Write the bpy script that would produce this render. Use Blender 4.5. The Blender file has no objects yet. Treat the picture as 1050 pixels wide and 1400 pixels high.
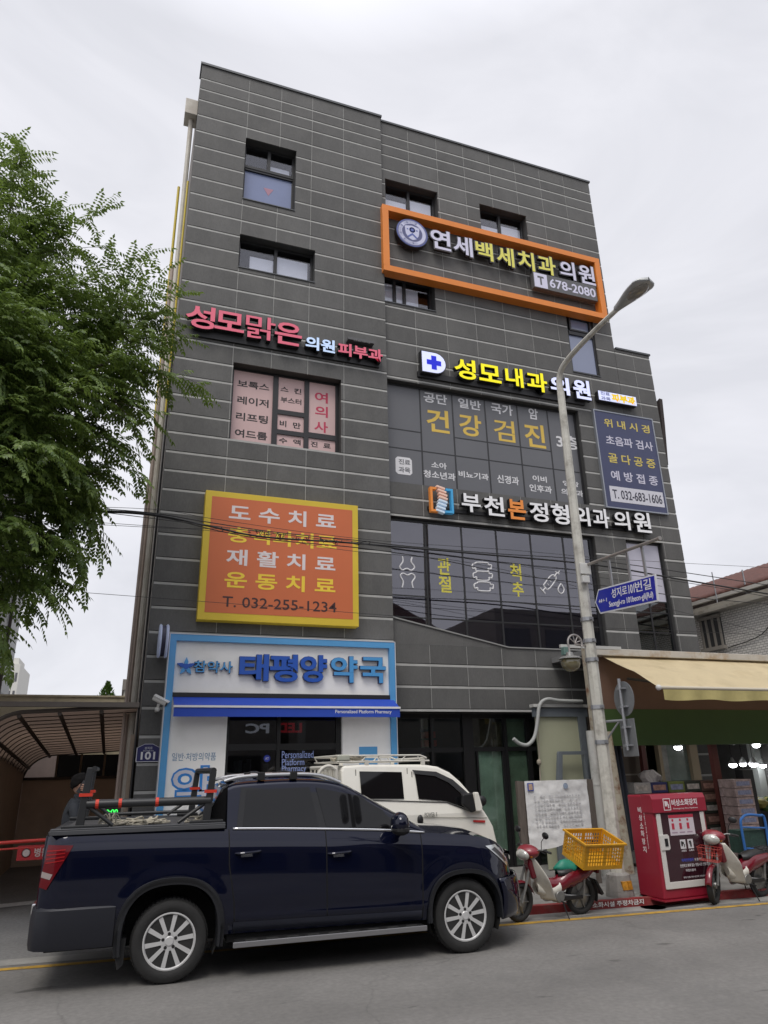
import bpy, bmesh, math, random
from mathutils import Vector, Matrix, noise
C = bpy.context.scene.collection
SC = bpy.context.scene
rad = math.radians
random.seed(7)

# ------------------------------------------------------------------ camera
EYE = 1.9
YAW, PITCH, ROLL, FPX = 0.352679, 0.349957, -0.0223716, 957.773
cf = Vector((math.sin(YAW)*math.cos(PITCH), math.cos(YAW)*math.cos(PITCH), math.sin(PITCH)))
_r = Vector((math.cos(YAW), -math.sin(YAW), 0)); _u = _r.cross(cf)
cr = _r*math.cos(ROLL)+_u*math.sin(ROLL); cu = -_r*math.sin(ROLL)+_u*math.cos(ROLL)
cam_d = bpy.data.cameras.new('camera'); cam = bpy.data.objects.new('camera', cam_d); C.objects.link(cam)
M = Matrix((cr, cu, -cf)).transposed().to_4x4(); M.translation = (0, 0, EYE)
cam.matrix_world = M
cam_d.sensor_fit = 'VERTICAL'; cam_d.sensor_height = 24.0; cam_d.lens = 24.0*FPX/1400
cam_d.clip_end = 2000; cam_d.clip_start = .05
SC.camera = cam

# ------------------------------------------------------------------ world and sun (overcast day)
SUN_EL, SUN_AZ = rad(58), rad(215)
w = bpy.data.worlds.new('World'); SC.world = w; w.use_nodes = True
nt = w.node_tree; N = nt.nodes; L = nt.links; N.clear()
sky = N.new('ShaderNodeTexSky'); sky.sky_type = 'NISHITA'; sky.sun_disc = False
sky.sun_elevation = SUN_EL; sky.sun_rotation = SUN_AZ
b1 = N.new('ShaderNodeBackground'); b1.inputs[1].default_value = .1; L.new(sky.outputs[0], b1.inputs[0])
tc = N.new('ShaderNodeTexCoord'); mp = N.new('ShaderNodeMapping'); L.new(tc.outputs['Generated'], mp.inputs[0])
mp.inputs['Scale'].default_value = (1.0, 1.0, 2.6); mp.inputs['Rotation'].default_value = (0.25, .1, .5)
n1 = N.new('ShaderNodeTexNoise'); L.new(mp.outputs[0], n1.inputs['Vector'])
n1.inputs['Scale'].default_value = 2.3; n1.inputs['Detail'].default_value = 5; n1.inputs['Roughness'].default_value = .55; n1.inputs['Distortion'].default_value = .6
rp = N.new('ShaderNodeValToRGB'); L.new(n1.outputs[0], rp.inputs[0])
rp.color_ramp.elements[0].position = .36; rp.color_ramp.elements[0].color = (.635, .64, .685, 1)
rp.color_ramp.elements[1].position = .62; rp.color_ramp.elements[1].color = (.755, .755, .80, 1)
sx = N.new('ShaderNodeSeparateXYZ'); L.new(tc.outputs['Generated'], sx.inputs[0])
mr = N.new('ShaderNodeMapRange'); L.new(sx.outputs['Z'], mr.inputs[0])      # an overcast sky is brightest overhead
mr.inputs[1].default_value = .80; mr.inputs[2].default_value = 1.0; mr.inputs[3].default_value = 1.0; mr.inputs[4].default_value = 2.3
b2 = N.new('ShaderNodeBackground'); L.new(rp.outputs[0], b2.inputs[0]); L.new(mr.outputs[0], b2.inputs[1])
mx = N.new('ShaderNodeMixShader'); mx.inputs[0].default_value = .95
L.new(b1.outputs[0], mx.inputs[1]); L.new(b2.outputs[0], mx.inputs[2])
wo = N.new('ShaderNodeOutputWorld'); L.new(mx.outputs[0], wo.inputs[0])
sd = bpy.data.lights.new('sun', 'SUN'); sd.energy = 1.5; sd.angle = rad(25); sd.color = (1, .95, .88)
sun = bpy.data.objects.new('sun', sd); C.objects.link(sun)
sdir = Vector((math.sin(SUN_AZ)*math.cos(SUN_EL), math.cos(SUN_AZ)*math.cos(SUN_EL), math.sin(SUN_EL)))
sun.rotation_euler = (-sdir).to_track_quat('-Z', 'Y').to_euler(); sun.location = (0, 0, 30)
SC.view_settings.view_transform = 'Standard'; SC.view_settings.look = 'None'
SC.view_settings.exposure = 0.30; SC.view_settings.gamma = 1.0
SC.render.engine = 'CYCLES'
SC.cycles.max_bounces = 8; SC.cycles.transparent_max_bounces = 12
SC.cycles.use_denoising = True

# ------------------------------------------------------------------ helpers
def ray(x, y): return cf + cr*((x-525)/FPX) - cu*((y-700)/FPX)
def at(x, y, Y):
    d = ray(x, y); p = d*(Y/d.y); return Vector((p.x, Y, p.z+EYE))
def atz(x, y, z=0.0):
    d = ray(x, y); p = d*((z-EYE)/d.z); return Vector((p.x, p.y, z))
def atx(x, y, X):
    d = ray(x, y); p = d*(X/d.x); return Vector((X, p.y, p.z+EYE))
def rect(tl, br, Y):
    a = at(*tl, Y); b = at(*br, Y); return a.x, b.x, b.z, a.z

def lin(c): c /= 255; return c/12.92 if c <= .04045 else ((c+.055)/1.055)**2.4
def s(r, g, b): return (lin(r), lin(g), lin(b))
MATS = {}
def mat(name, col, rough=.6, metal=0., var=0., vs=3., bump=0., bs=60., coat=0., emit=0., isl=0., spec=.5, stretch=None, dirt=None, ds=1.5, fleck=0.):
    if name in MATS: return MATS[name]
    m = bpy.data.materials.new(name); m.use_nodes = True; MATS[name] = m
    t = m.node_tree; n = t.nodes; l = t.links; p = n['Principled BSDF']
    p.inputs['Roughness'].default_value = rough; p.inputs['Metallic'].default_value = metal
    p.inputs['Specular IOR Level'].default_value = spec
    p.inputs['Coat Weight'].default_value = coat; p.inputs['Coat Roughness'].default_value = .04
    c = (*col, 1); src = None
    co = n.new('ShaderNodeTexCoord'); vec = co.outputs['Object']
    if stretch:
        q = n.new('ShaderNodeMapping'); q.inputs['Scale'].default_value = stretch; l.new(vec, q.inputs[0]); vec = q.outputs[0]
    def mul(a, fac_sock, lo, hi):
        r_ = n.new('ShaderNodeMapRange'); l.new(fac_sock, r_.inputs[0]); r_.inputs[1].default_value = .25; r_.inputs[2].default_value = .75
        r_.inputs[3].default_value = lo; r_.inputs[4].default_value = hi
        k = n.new('ShaderNodeMix'); k.data_type = 'RGBA'; k.blend_type = 'MULTIPLY'; k.inputs[0].default_value = 1
        if a is None: k.inputs[6].default_value = c
        else: l.new(a, k.inputs[6])
        l.new(r_.outputs[0], k.inputs[7]); return k.outputs[2]
    if var:
        z = n.new('ShaderNodeTexNoise'); z.inputs['Scale'].default_value = vs; z.inputs['Detail'].default_value = 6; z.inputs['Roughness'].default_value = .65
        l.new(vec, z.inputs['Vector']); src = mul(src, z.outputs[0], 1-var, 1+var)
    if fleck:
        z = n.new('ShaderNodeTexNoise'); z.inputs['Scale'].default_value = vs*22; z.inputs['Detail'].default_value = 2
        l.new(vec, z.inputs['Vector']); src = mul(src, z.outputs[0], 1-fleck, 1+fleck)
    if isl:
        g = n.new('ShaderNodeNewGeometry'); r2 = n.new('ShaderNodeMapRange'); l.new(g.outputs['Random Per Island'], r2.inputs[0])
        r2.inputs[1].default_value = 0; r2.inputs[2].default_value = 1; r2.inputs[3].default_value = .5-.25*isl*2; r2.inputs[4].default_value = .5+.25*isl*2
        src = mul(src, r2.outputs[0], .5, 1.5)
    if dirt:
        z = n.new('ShaderNodeTexNoise'); z.inputs['Scale'].default_value = ds; z.inputs['Detail'].default_value = 8; z.inputs['Roughness'].default_value = .7
        l.new(co.outputs['Object'], z.inputs['Vector'])
        r3 = n.new('ShaderNodeMapRange'); l.new(z.outputs[0], r3.inputs[0]); r3.inputs[1].default_value = .5; r3.inputs[2].default_value = .68
        r3.inputs[3].default_value = 0; r3.inputs[4].default_value = dirt[1]
        k = n.new('ShaderNodeMix'); k.data_type = 'RGBA'; l.new(r3.outputs[0], k.inputs[0])
        if src is None: k.inputs[6].default_value = c
        else: l.new(src, k.inputs[6])
        k.inputs[7].default_value = (*dirt[0], 1); src = k.outputs[2]
    if src is None: p.inputs['Base Color'].default_value = c
    else: l.new(src, p.inputs['Base Color'])
    if bump:
        z = n.new('ShaderNodeTexNoise'); z.inputs['Scale'].default_value = bs; z.inputs['Detail'].default_value = 4; l.new(vec, z.inputs['Vector'])
        bn = n.new('ShaderNodeBump'); bn.inputs['Strength'].default_value = bump; bn.inputs['Distance'].default_value = .01
        l.new(z.outputs[0], bn.inputs['Height']); l.new(bn.outputs[0], p.inputs['Normal'])
    if emit:
        p.inputs['Emission Color'].default_value = c; p.inputs['Emission Strength'].default_value = emit
    return m
def glass(name, tint, refl=.12, rough=.02, wav=0.):
    if name in MATS: return MATS[name]
    m = bpy.data.materials.new(name); m.use_nodes = True; MATS[name] = m
    t = m.node_tree; n = t.nodes; l = t.links; n.clear()
    tr = n.new('ShaderNodeBsdfTransparent'); tr.inputs[0].default_value = (*tint, 1)
    gl = n.new('ShaderNodeBsdfGlossy'); gl.inputs['Roughness'].default_value = rough; gl.inputs[0].default_value = (.92, .92, .97, 1)
    lw = n.new('ShaderNodeFresnel'); ge = n.new('ShaderNodeNewGeometry'); io = n.new('ShaderNodeMapRange'); l.new(ge.outputs['Backfacing'], io.inputs[0]); io.inputs[3].default_value = 1.5; io.inputs[4].default_value = .6667; l.new(io.outputs[0], lw.inputs[0])
    ad = n.new('ShaderNodeMath'); ad.operation = 'ADD'; ad.use_clamp = True; ad.inputs[1].default_value = refl; l.new(lw.outputs[0], ad.inputs[0])
    if wav:
        co = n.new('ShaderNodeTexCoord'); z = n.new('ShaderNodeTexNoise'); z.inputs['Scale'].default_value = 1.3; l.new(co.outputs['Object'], z.inputs['Vector'])
        bn = n.new('ShaderNodeBump'); bn.inputs['Strength'].default_value = wav; bn.inputs['Distance'].default_value = .02
        l.new(z.outputs[0], bn.inputs['Height']); l.new(bn.outputs[0], gl.inputs['Normal'])
    mx = n.new('ShaderNodeMixShader'); l.new(ad.outputs[0], mx.inputs[0]); l.new(tr.outputs[0], mx.inputs[1]); l.new(gl.outputs[0], mx.inputs[2])
    o = n.new('ShaderNodeOutputMaterial'); l.new(mx.outputs[0], o.inputs[0]); return m

WORLD = set()
def root_of(o):
    while o.parent: o = o.parent
    return o
class MB:
    def __init__(self): self.v = []; self.f = []; self.m = []; self.k = 0
    def add(self, vs, fs):
        o = len(self.v); self.v += [tuple(p) for p in vs]
        for f in fs: self.f.append([i+o for i in f]); self.m.append(self.k)
        return self
    def box(self, x0, x1, y0, y1, z0, z1, X=None):
        vs = [Vector(p) for p in ((x0,y0,z0),(x1,y0,z0),(x1,y1,z0),(x0,y1,z0),(x0,y0,z1),(x1,y0,z1),(x1,y1,z1),(x0,y1,z1))]
        if X is not None: vs = [X @ p for p in vs]
        return self.add(vs, [(0,3,2,1),(4,5,6,7),(0,1,5,4),(1,2,6,5),(2,3,7,6),(3,0,4,7)])
    def prism(self, poly, d0, d1, ax='Y', X=None):
        n = len(poly)
        def P(a, b, d):
            p = Vector((a, d, b)) if ax == 'Y' else Vector((d, a, b)) if ax == 'X' else Vector((a, b, d))
            return X @ p if X is not None else p
        vs = [P(a, b, d0) for a, b in poly]+[P(a, b, d1) for a, b in poly]
        return self.add(vs, [list(range(n)), list(range(2*n-1, n-1, -1))]+[(i, i+n, (i+1) % n+n, (i+1) % n) for i in range(n)])
    def tube(self, pts, r, n=8, caps=True, closed=False, X=None, flat=1.0):
        pts = [Vector(p) for p in pts]; m = len(pts)
        rs = r if isinstance(r, (list, tuple)) else [r]*m
        up = None; vs = []
        for i, p in enumerate(pts):
            if closed: d = pts[(i+1) % m]-pts[i-1]
            else: d = pts[min(i+1, m-1)]-pts[max(i-1, 0)]
            d = d.normalized() if d.length > 1e-9 else Vector((0, 0, 1))
            if up is None: up = Vector((0, 0, 1)) if abs(d.z) < .9 else Vector((1, 0, 0))
            a = d.cross(up)
            if a.length < 1e-6: a = d.orthogonal()
            a.normalize(); b = a.cross(d).normalized(); up = b
            for j in range(n):
                t = 2*math.pi*j/n; vs.append(p+a*(rs[i]*math.cos(t))+b*(rs[i]*math.sin(t)*flat))
        fs = []
        for i in range(m if closed else m-1):
            for j in range(n):
                k = (i+1) % m
                fs.append((i*n+j, i*n+(j+1) % n, k*n+(j+1) % n, k*n+j))
        if caps and not closed: fs += [list(range(n-1, -1, -1)), list(range((m-1)*n, m*n))]
        if X is not None: vs = [X @ p for p in vs]
        return self.add(vs, fs)
    def lathe(self, prof, o=(0,0,0), ax=(0,0,1), n=24, X=None, arc=None):
        o = Vector(o); ax = Vector(ax).normalized(); a = ax.orthogonal().normalized(); b = ax.cross(a); vs = []; m = len(prof)
        for (r_, h) in prof:
            for j in range(n):
                t = 2*math.pi*j/n; vs.append(o+ax*h+a*(r_*math.cos(t))+b*(r_*math.sin(t)))
        fs = [(i*n+j, i*n+(j+1) % n, (i+1)*n+(j+1) % n, (i+1)*n+j) for i in range(m-1) for j in range(n)]
        if prof[0][0] > 1e-6: fs.append(list(range(n-1, -1, -1)))
        if prof[-1][0] > 1e-6: fs.append(list(range((m-1)*n, m*n)))
        if X is not None: vs = [X @ p for p in vs]
        return self.add(vs, fs)
    def ball(self, c, r, n=14, sc=(1,1,1), X=None):
        k = n//2; prof = [(math.sin(math.pi*i/k), -math.cos(math.pi*i/k)) for i in range(k+1)]; vs = []; c = Vector(c)
        for (q, h) in prof:
            for j in range(n):
                t = 2*math.pi*j/n; vs.append(c+Vector((q*math.cos(t)*r*sc[0], q*math.sin(t)*r*sc[1], h*r*sc[2])))
        if X is not None: vs = [X @ p for p in vs]
        return self.add(vs, [(i*n+j, i*n+(j+1) % n, (i+1)*n+(j+1) % n, (i+1)*n+j) for i in range(k) for j in range(n)])
    def grid(self, fn, nu, nv, skip=None):
        vs = [fn(i/nu, j/nv) for i in range(nu+1) for j in range(nv+1)]; w_ = nv+1; fs = []
        for i in range(nu):
            for j in range(nv):
                if skip and skip((i+.5)/nu, (j+.5)/nv): continue
                fs.append((i*w_+j, (i+1)*w_+j, (i+1)*w_+j+1, i*w_+j+1))
        return self.add(vs, fs)
    def quad(self, *p): return self.add(p, [list(range(len(p)))])
    def build(self, name, mats, parent=None, smooth=False, bevel=0, weld=False, solid=0, sub=0, bseg=2):
        me = bpy.data.meshes.new(name)
        off = Vector((0, 0, 0))
        if parent is not None and root_of(parent).name in WORLD: off = root_of(parent).location
        me.from_pydata([tuple(Vector(p)-off) for p in self.v], [], self.f)
        if not isinstance(mats, (list, tuple)): mats = [mats]
        for q in mats: me.materials.append(q)
        if len(mats) > 1: me.polygons.foreach_set('material_index', self.m)
        me.validate(); me.update()
        bm = bmesh.new(); bm.from_mesh(me)
        bmesh.ops.remove_doubles(bm, verts=bm.verts, dist=1e-5)
        bmesh.ops.recalc_face_normals(bm, faces=bm.faces); bm.to_mesh(me); bm.free()
        if smooth:
            me.polygons.foreach_set('use_smooth', [True]*len(me.polygons))
            me.set_sharp_from_angle(angle=rad(smooth if smooth is not True else 40))
        o = bpy.data.objects.new(name, me); C.objects.link(o); o.parent = parent
        if solid: md = o.modifiers.new('solid', 'SOLIDIFY'); md.thickness = solid; md.offset = 0
        if bevel: md = o.modifiers.new('bevel', 'BEVEL'); md.width = bevel; md.segments = bseg; md.limit_method = 'ANGLE'; md.angle_limit = rad(40)
        if sub: md = o.modifiers.new('sub', 'SUBSURF'); md.levels = md.render_levels = sub
        return o
def tag(o, label, cat, group=None, kind=None):
    if label: o['label'] = label
    if cat: o['category'] = cat
    if group: o['group'] = group
    if kind: o['kind'] = kind
    return o
def thing(name, label, cat, loc=(0,0,0), rotz=0, group=None, world=True):
    o = bpy.data.objects.new(name, None); C.objects.link(o); o.empty_display_size = .1
    o.location = loc; o.rotation_euler = (0, 0, rotz)
    if world: WORLD.add(o.name)
    return tag(o, label, cat, group)
def struct(name, mb, m, **k):
    o = mb.build(name, m, **k); o['kind'] = 'structure'; return o
def copy_tree(o, parent=None):
    c = o.copy(); C.objects.link(c); c.parent = parent
    for ch in list(o.children): copy_tree(ch, c)
    return c

def glyphs(body, bold, depth, res=3):
    cu_ = bpy.data.curves.new('t', 'FONT'); cu_.body = body; cu_.offset = bold; cu_.extrude = depth; cu_.resolution_u = res
    o = bpy.data.objects.new('t', cu_)
    me = bpy.data.meshes.new_from_object(o)
    vs = [v.co.copy() for v in me.vertices]; fs = [list(p.vertices) for p in me.polygons]
    bpy.data.objects.remove(o); bpy.data.curves.remove(cu_); bpy.data.meshes.remove(me)
    x0 = min(p.x for p in vs); x1 = max(p.x for p in vs); y0 = min(p.y for p in vs); y1 = max(p.y for p in vs)
    return [((p.x-x0)/(x1-x0), (p.y-y0)/(y1-y0), p.z) for p in vs], fs
def letters(mb, body, x0, x1, z0, z1, Y, depth=.002, bold=.02, X=None):
    """words standing in the plane Y=const, facing -Y; front face at Y, depth behind it. With X, the rect is in X's own XZ plane."""
    vs, fs = glyphs(body, bold, .5)
    pts = [Vector((x0+u*(x1-x0), Y+depth*(.5-z_), z0+v_*(z1-z0))) for u, v_, z_ in vs]
    if X is not None: pts = [X @ p for p in pts]
    mb.add(pts, fs); return mb
def words(parent, name, items, m, Y, depth=.002, bold=.02, smooth=False):
    """items: (text, top-left px, bottom-right px) projected on the plane Y, one mesh per word"""
    for body, tl, br in items:
        mb = MB(); x0, x1, z0, z1 = rect(tl, br, Y); letters(mb, body, x0, x1, z0, z1, Y, depth, bold)
        o = mb.build(name, m, parent)
    return o
def frame_xz(mb, x0, x1, z0, z1, t, y0, y1):
    mb.box(x0, x1, y0, y1, z1-t, z1); mb.box(x0, x1, y0, y1, z0, z0+t)
    mb.box(x0, x0+t, y0, y1, z0+t, z1-t); mb.box(x1-t, x1, y0, y1, z0+t, z1-t); return mb
def minus(r, holes):
    """rectangle (x0,x1,z0,z1) minus the holes, as rectangles"""
    x0, x1, z0, z1 = r
    hs = [h for h in holes if h[0] < x1-1e-4 and h[1] > x0+1e-4 and h[2] < z1-1e-4 and h[3] > z0+1e-4]
    if not hs: return [r]
    xs = sorted({x0, x1}|{min(max(v, x0), x1) for h in hs for v in h[:2]}); out = []
    for a, b in zip(xs, xs[1:]):
        if b-a < 1e-4: continue
        c = (a+b)/2; segs = [(z0, z1)]
        for h in hs:
            if h[0] < c < h[1]:
                ns = []
                for p, q in segs:
                    if h[3] <= p or h[2] >= q: ns.append((p, q)); continue
                    if h[2] > p: ns.append((p, h[2]))
                    if h[3] < q: ns.append((h[3], q))
                segs = ns
        out += [(a, b, p, q) for p, q in segs if q-p > 1e-4]
    mer = []
    for q in out:
        if mer and abs(mer[-1][1]-q[0]) < 1e-6 and mer[-1][2:] == q[2:]: mer[-1] = (mer[-1][0], q[1], *q[2:])
        else: mer.append(q)
    return mer
def smoothpath(pts, n=6):
    pts = [Vector(p) for p in pts]; out = []
    for i in range(len(pts)-1):
        p0 = pts[max(i-1, 0)]; p1 = pts[i]; p2 = pts[i+1]; p3 = pts[min(i+2, len(pts)-1)]
        for k in range(n):
            t = k/n; out.append(.5*((2*p1)+(p2-p0)*t+(2*p0-5*p1+4*p2-p3)*t*t+(3*p1-p0-3*p2+p3)*t**3))
    return out+[pts[-1]]

# shared materials
BLACK = mat('black_plastic', (.012,.012,.013), .45, var=.2)
DARKMETAL = mat('dark_window_metal', (.022,.022,.024), .4)
RUBBER = mat('tyre_rubber', (.018,.018,.018), .75, var=.3, vs=8, bump=.3, bs=90)
CHROME = mat('chrome', (.75,.75,.76), .12, 1.)
STEEL = mat('galvanised_steel', (.35,.36,.38), .45, .6, var=.2, vs=6)
ALLOY = mat('silver_alloy', (.60,.60,.60), .38, .25, var=.08)
WHITE = mat('white_paint', (.78,.78,.76), .5, var=.05)
YELLOWP = mat('road_yellow_paint', (.42,.25,.035), .8, var=.35, vs=7, dirt=((.12,.1,.07), .8), ds=6)
# ================================================================== ground
ASPHALT = mat('asphalt', (.168,.162,.154), .85, var=.16, vs=.9, bump=.5, bs=220, fleck=.13, dirt=((.09,.09,.088), .35), ds=.7)
def wear(m):
    n = m.node_tree.nodes; l = m.node_tree.links; p = n['Principled BSDF']; src = p.inputs['Base Color'].links[0].from_socket
    co = n.new('ShaderNodeTexCoord')
    nz = n.new('ShaderNodeTexNoise'); nz.inputs['Scale'].default_value = 1.4; nz.inputs['Detail'].default_value = 5; l.new(co.outputs['Object'], nz.inputs['Vector'])
    ad = n.new('ShaderNodeMix'); ad.data_type = 'RGBA'; ad.blend_type = 'ADD'; ad.inputs[0].default_value = .55; l.new(co.outputs['Object'], ad.inputs[6]); l.new(nz.outputs['Color'], ad.inputs[7])
    vo = n.new('ShaderNodeTexVoronoi'); vo.feature = 'DISTANCE_TO_EDGE'; vo.inputs['Scale'].default_value = .34; l.new(ad.outputs[2], vo.inputs['Vector'])
    lt = n.new('ShaderNodeMapRange'); l.new(vo.outputs['Distance'], lt.inputs[0]); lt.inputs[1].default_value = .0; lt.inputs[2].default_value = .006; lt.inputs[3].default_value = .78; lt.inputs[4].default_value = 1
    gate = n.new('ShaderNodeTexNoise'); gate.inputs['Scale'].default_value = .5; l.new(co.outputs['Object'], gate.inputs['Vector'])
    gm = n.new('ShaderNodeMapRange'); l.new(gate.outputs[0], gm.inputs[0]); gm.inputs[1].default_value = .45; gm.inputs[2].default_value = .6
    mxx = n.new('ShaderNodeMix'); mxx.data_type = 'FLOAT'; l.new(gm.outputs[0], mxx.inputs[0]); mxx.inputs[2].default_value = 1; l.new(lt.outputs[0], mxx.inputs[3])
    st = n.new('ShaderNodeTexNoise'); st.inputs['Scale'].default_value = 2.2; st.inputs['Detail'].default_value = 3
    mp = n.new('ShaderNodeMapping'); mp.inputs['Scale'].default_value = (.6,1.7,1); l.new(co.outputs['Object'], mp.inputs[0]); l.new(mp.outputs[0], st.inputs['Vector'])
    sr = n.new('ShaderNodeMapRange'); l.new(st.outputs[0], sr.inputs[0]); sr.inputs[1].default_value = .66; sr.inputs[2].default_value = .72; sr.inputs[3].default_value = 1; sr.inputs[4].default_value = .5
    # lighter wheel tracks along the street
    sp = n.new('ShaderNodeSeparateXYZ'); l.new(co.outputs['Object'], sp.inputs[0])
    wv = n.new('ShaderNodeMath'); wv.operation = 'SINE'; ml = n.new('ShaderNodeMath'); ml.operation = 'MULTIPLY'; ml.inputs[1].default_value = 3.6; l.new(sp.outputs['Y'], ml.inputs[0]); l.new(ml.outputs[0], wv.inputs[0])
    wr = n.new('ShaderNodeMapRange'); l.new(wv.outputs[0], wr.inputs[0]); wr.inputs[1].default_value = -1; wr.inputs[2].default_value = 1; wr.inputs[3].default_value = .93; wr.inputs[4].default_value = 1.07
    m1 = n.new('ShaderNodeMath'); m1.operation = 'MULTIPLY'; l.new(mxx.outputs[0], m1.inputs[0]); l.new(sr.outputs[0], m1.inputs[1])
    m2 = n.new('ShaderNodeMath'); m2.operation = 'MULTIPLY'; l.new(m1.outputs[0], m2.inputs[0]); l.new(wr.outputs[0], m2.inputs[1])
    k = n.new('ShaderNodeMix'); k.data_type = 'RGBA'; k.blend_type = 'MULTIPLY'; k.inputs[0].default_value = 1; l.new(src, k.inputs[6]); l.new(m2.outputs[0], k.inputs[7]); l.new(k.outputs[2], p.inputs['Base Color'])
wear(ASPHALT)
ASPHALT2 = mat('alley_asphalt', (.17,.168,.165), .9, var=.14, vs=1.1, bump=.4, bs=160, fleck=.2)
CONC = mat('gutter_concrete', (.27,.265,.25), .85, var=.18, vs=3, bump=.3, bs=80, dirt=((.12,.115,.11), .6), ds=2)
PAVE = mat('pavement_concrete', (.20,.195,.185), .9, var=.2, vs=2, bump=.3, bs=70, dirt=((.09,.085,.08), .6), ds=1.6)
REDP = mat('red_kerb_paint', (.22,.022,.022), .7, var=.3, vs=6, dirt=((.12,.085,.08), .8), ds=4)

yl = [(-60,9.9),(-12,9.75),(-6,9.55),(-.93,9.36),(-.18,9.29),(4.71,9.0),(8.75,8.62),(14,8.15),(60,4.0)]     # yellow line, road edge
def ylY(x):
    for (a, b), (c, d) in zip(yl, yl[1:]):
        if x <= c: return b+(d-b)*(x-a)/(c-a)
    return yl[-1][1]
g = MB(); g.quad((-400,-400,0),(400,-400,0),(400,400,0),(-400,400,0))
struct('ground', g, ASPHALT2)
def strip(d0, d1, z, xs): 
    m_ = MB()
    for a, b in zip(xs, xs[1:]): m_.quad((a, ylY(a)+d0, z), (b, ylY(b)+d0, z), (b, ylY(b)+d1, z), (a, ylY(a)+d1, z))
    return m_
XS = [-60,-12,-6,-.93,-.18,1.5,3,4.71,6.5,8.75,11,14,60]
struct('road', strip(-14, .17, .004, XS), ASPHALT)
struct('yellow_line', strip(-.055, .055, .008, XS), YELLOWP)
struct('gutter', strip(.17, .46, .006, XS), CONC)
lm = MB(); p = [atz(0,1241,.008), atz(47,1236,.008), atz(47,1231.5,.008), atz(0,1235.5,.008)]
d = (p[1]-p[0]); lm.quad(p[0]-d*3, p[1]+d*1.2, p[2]+d*1.2, p[3]-d*3)
struct('alley_line', lm, mat('road_white_paint', (.5,.5,.49), .8, var=.3, vs=8))
# pavement (raised right of the truck, dropped to a ramp behind it), with a red painted kerb
pm = MB()
px = [4.3, 5.2, 6.5, 8.75, 11, 14, 60]
h = lambda x: max(.012, min(.10, .012+(x-4.3)/.9*.088))
for a, b in zip(px, px[1:]):
    pm.add([(a, ylY(a)+.56, h(a)), (b, ylY(b)+.56, h(b)), (b, 20, h(b)), (a, 20, h(a))], [(0,1,2,3)])
pm.add([(.3, ylY(.3)+.46, .012), (4.3, ylY(4.3)+.46, .012), (4.3, 20, .012), (.3, 20, .012)], [(0,1,2,3)])
struct('pavement', pm, PAVE)
km = MB()
for a, b in zip(px, px[1:]):
    A = [(a, ylY(a)+.46, 0), (a, ylY(a)+.47, h(a)+.004), (a, ylY(a)+.57, h(a)+.006), (a, ylY(a)+.57, 0)]
    B = [(b, ylY(b)+.46, 0), (b, ylY(b)+.47, h(b)+.004), (b, ylY(b)+.57, h(b)+.006), (b, ylY(b)+.57, 0)]
    km.add(A+B, [(0,4,5,1),(1,5,6,2),(2,6,7,3),(0,1,2,3),(7,6,5,4)])
kb = struct('kerb', km, REDP)
# painted white lettering on the red kerb
kx0, kx1 = 6.35, 7.15
X = Matrix.Translation((kx0, ylY(kx0)+.458, .02)) @ Matrix.Rotation(math.atan2(ylY(kx1)-ylY(kx0), kx1-kx0), 4, 'Z')
kl = MB(); letters(kl, '소화시설 주정차금지', 0, .8, .01, .075, -.002, .004, .012, X)
struct('kerb_lettering', kl, WHITE)
mh = MB(); c = atz(893,1240,.009); mh.lathe([(.0,0),(.17,0)], c, (0,0,1), 28)
struct('manhole_cover', mh, mat('manhole_iron', (.14,.135,.13), .6, .4, var=.3, vs=20))
# ================================================================== clinic building
DL, DR = 12.5, 12.6
COURSES = [17.50,17.08,16.75,16.41,15.94,15.47,15.02,14.58,14.13,13.68,13.24,12.79,12.35,11.86,11.39,10.93,10.46,10.01,9.56,9.15,8.74,8.33,7.93,7.53,7.15,6.77,6.33,5.91,5.46,5.01,4.58,4.15,3.74,3.33,2.90,2.45,2.03,1.61,1.2,.8,.4,.0]
STONE = mat('dark_stone', (.096,.0950,.0925), .70, var=.20, vs=2.0, bump=.25, bs=120, isl=.13, fleck=.10, stretch=(1,1,.4), dirt=((.135,.132,.124), .4), ds=1.7)
STONED = mat('shaded_stone_reveal', (.05,.05,.05), .75, var=.15)  # darker copy of the stone, shade of reveals and soffit put into the colour
CAULK = mat('joint_sealant', (.40,.40,.385), .8, var=.15, vs=4)
SIDE = mat('side_wall_render', (.19,.17,.155), .85, var=.15, vs=1.5, dirt=((.1,.09,.08), .6), ds=1)
COPE = mat('roof_coping_metal', (.10,.105,.11), .4, .5)
bld = thing('clinic_building', 'five storey clinic building clad in dark grey stone panels with pale joints', 'building', (6.2, 12.6, 0))
L_HOLES = [(1.41,2.60,13.87,15.65),(1.41,3.09,12.01,12.88),(1.44,3.70,7.95,9.66),(.84,4.46,0,3.0)]
R_HOLES = [(4.86,6.28,14.72,15.65),(7.47,8.86,14.72,15.65),(4.76,6.06,11.99,12.84),(9.72,10.54,11.05,12.78),(4.76,9.72,7.50,9.95),(4.76,9.72,4.13,6.75),(10.57,11.62,3.2,6.75),(4.76,8.85,0,2.88),(9.6,10.9,.95,2.55)]
stone = MB(); caulk = MB(); back = MB()
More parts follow.
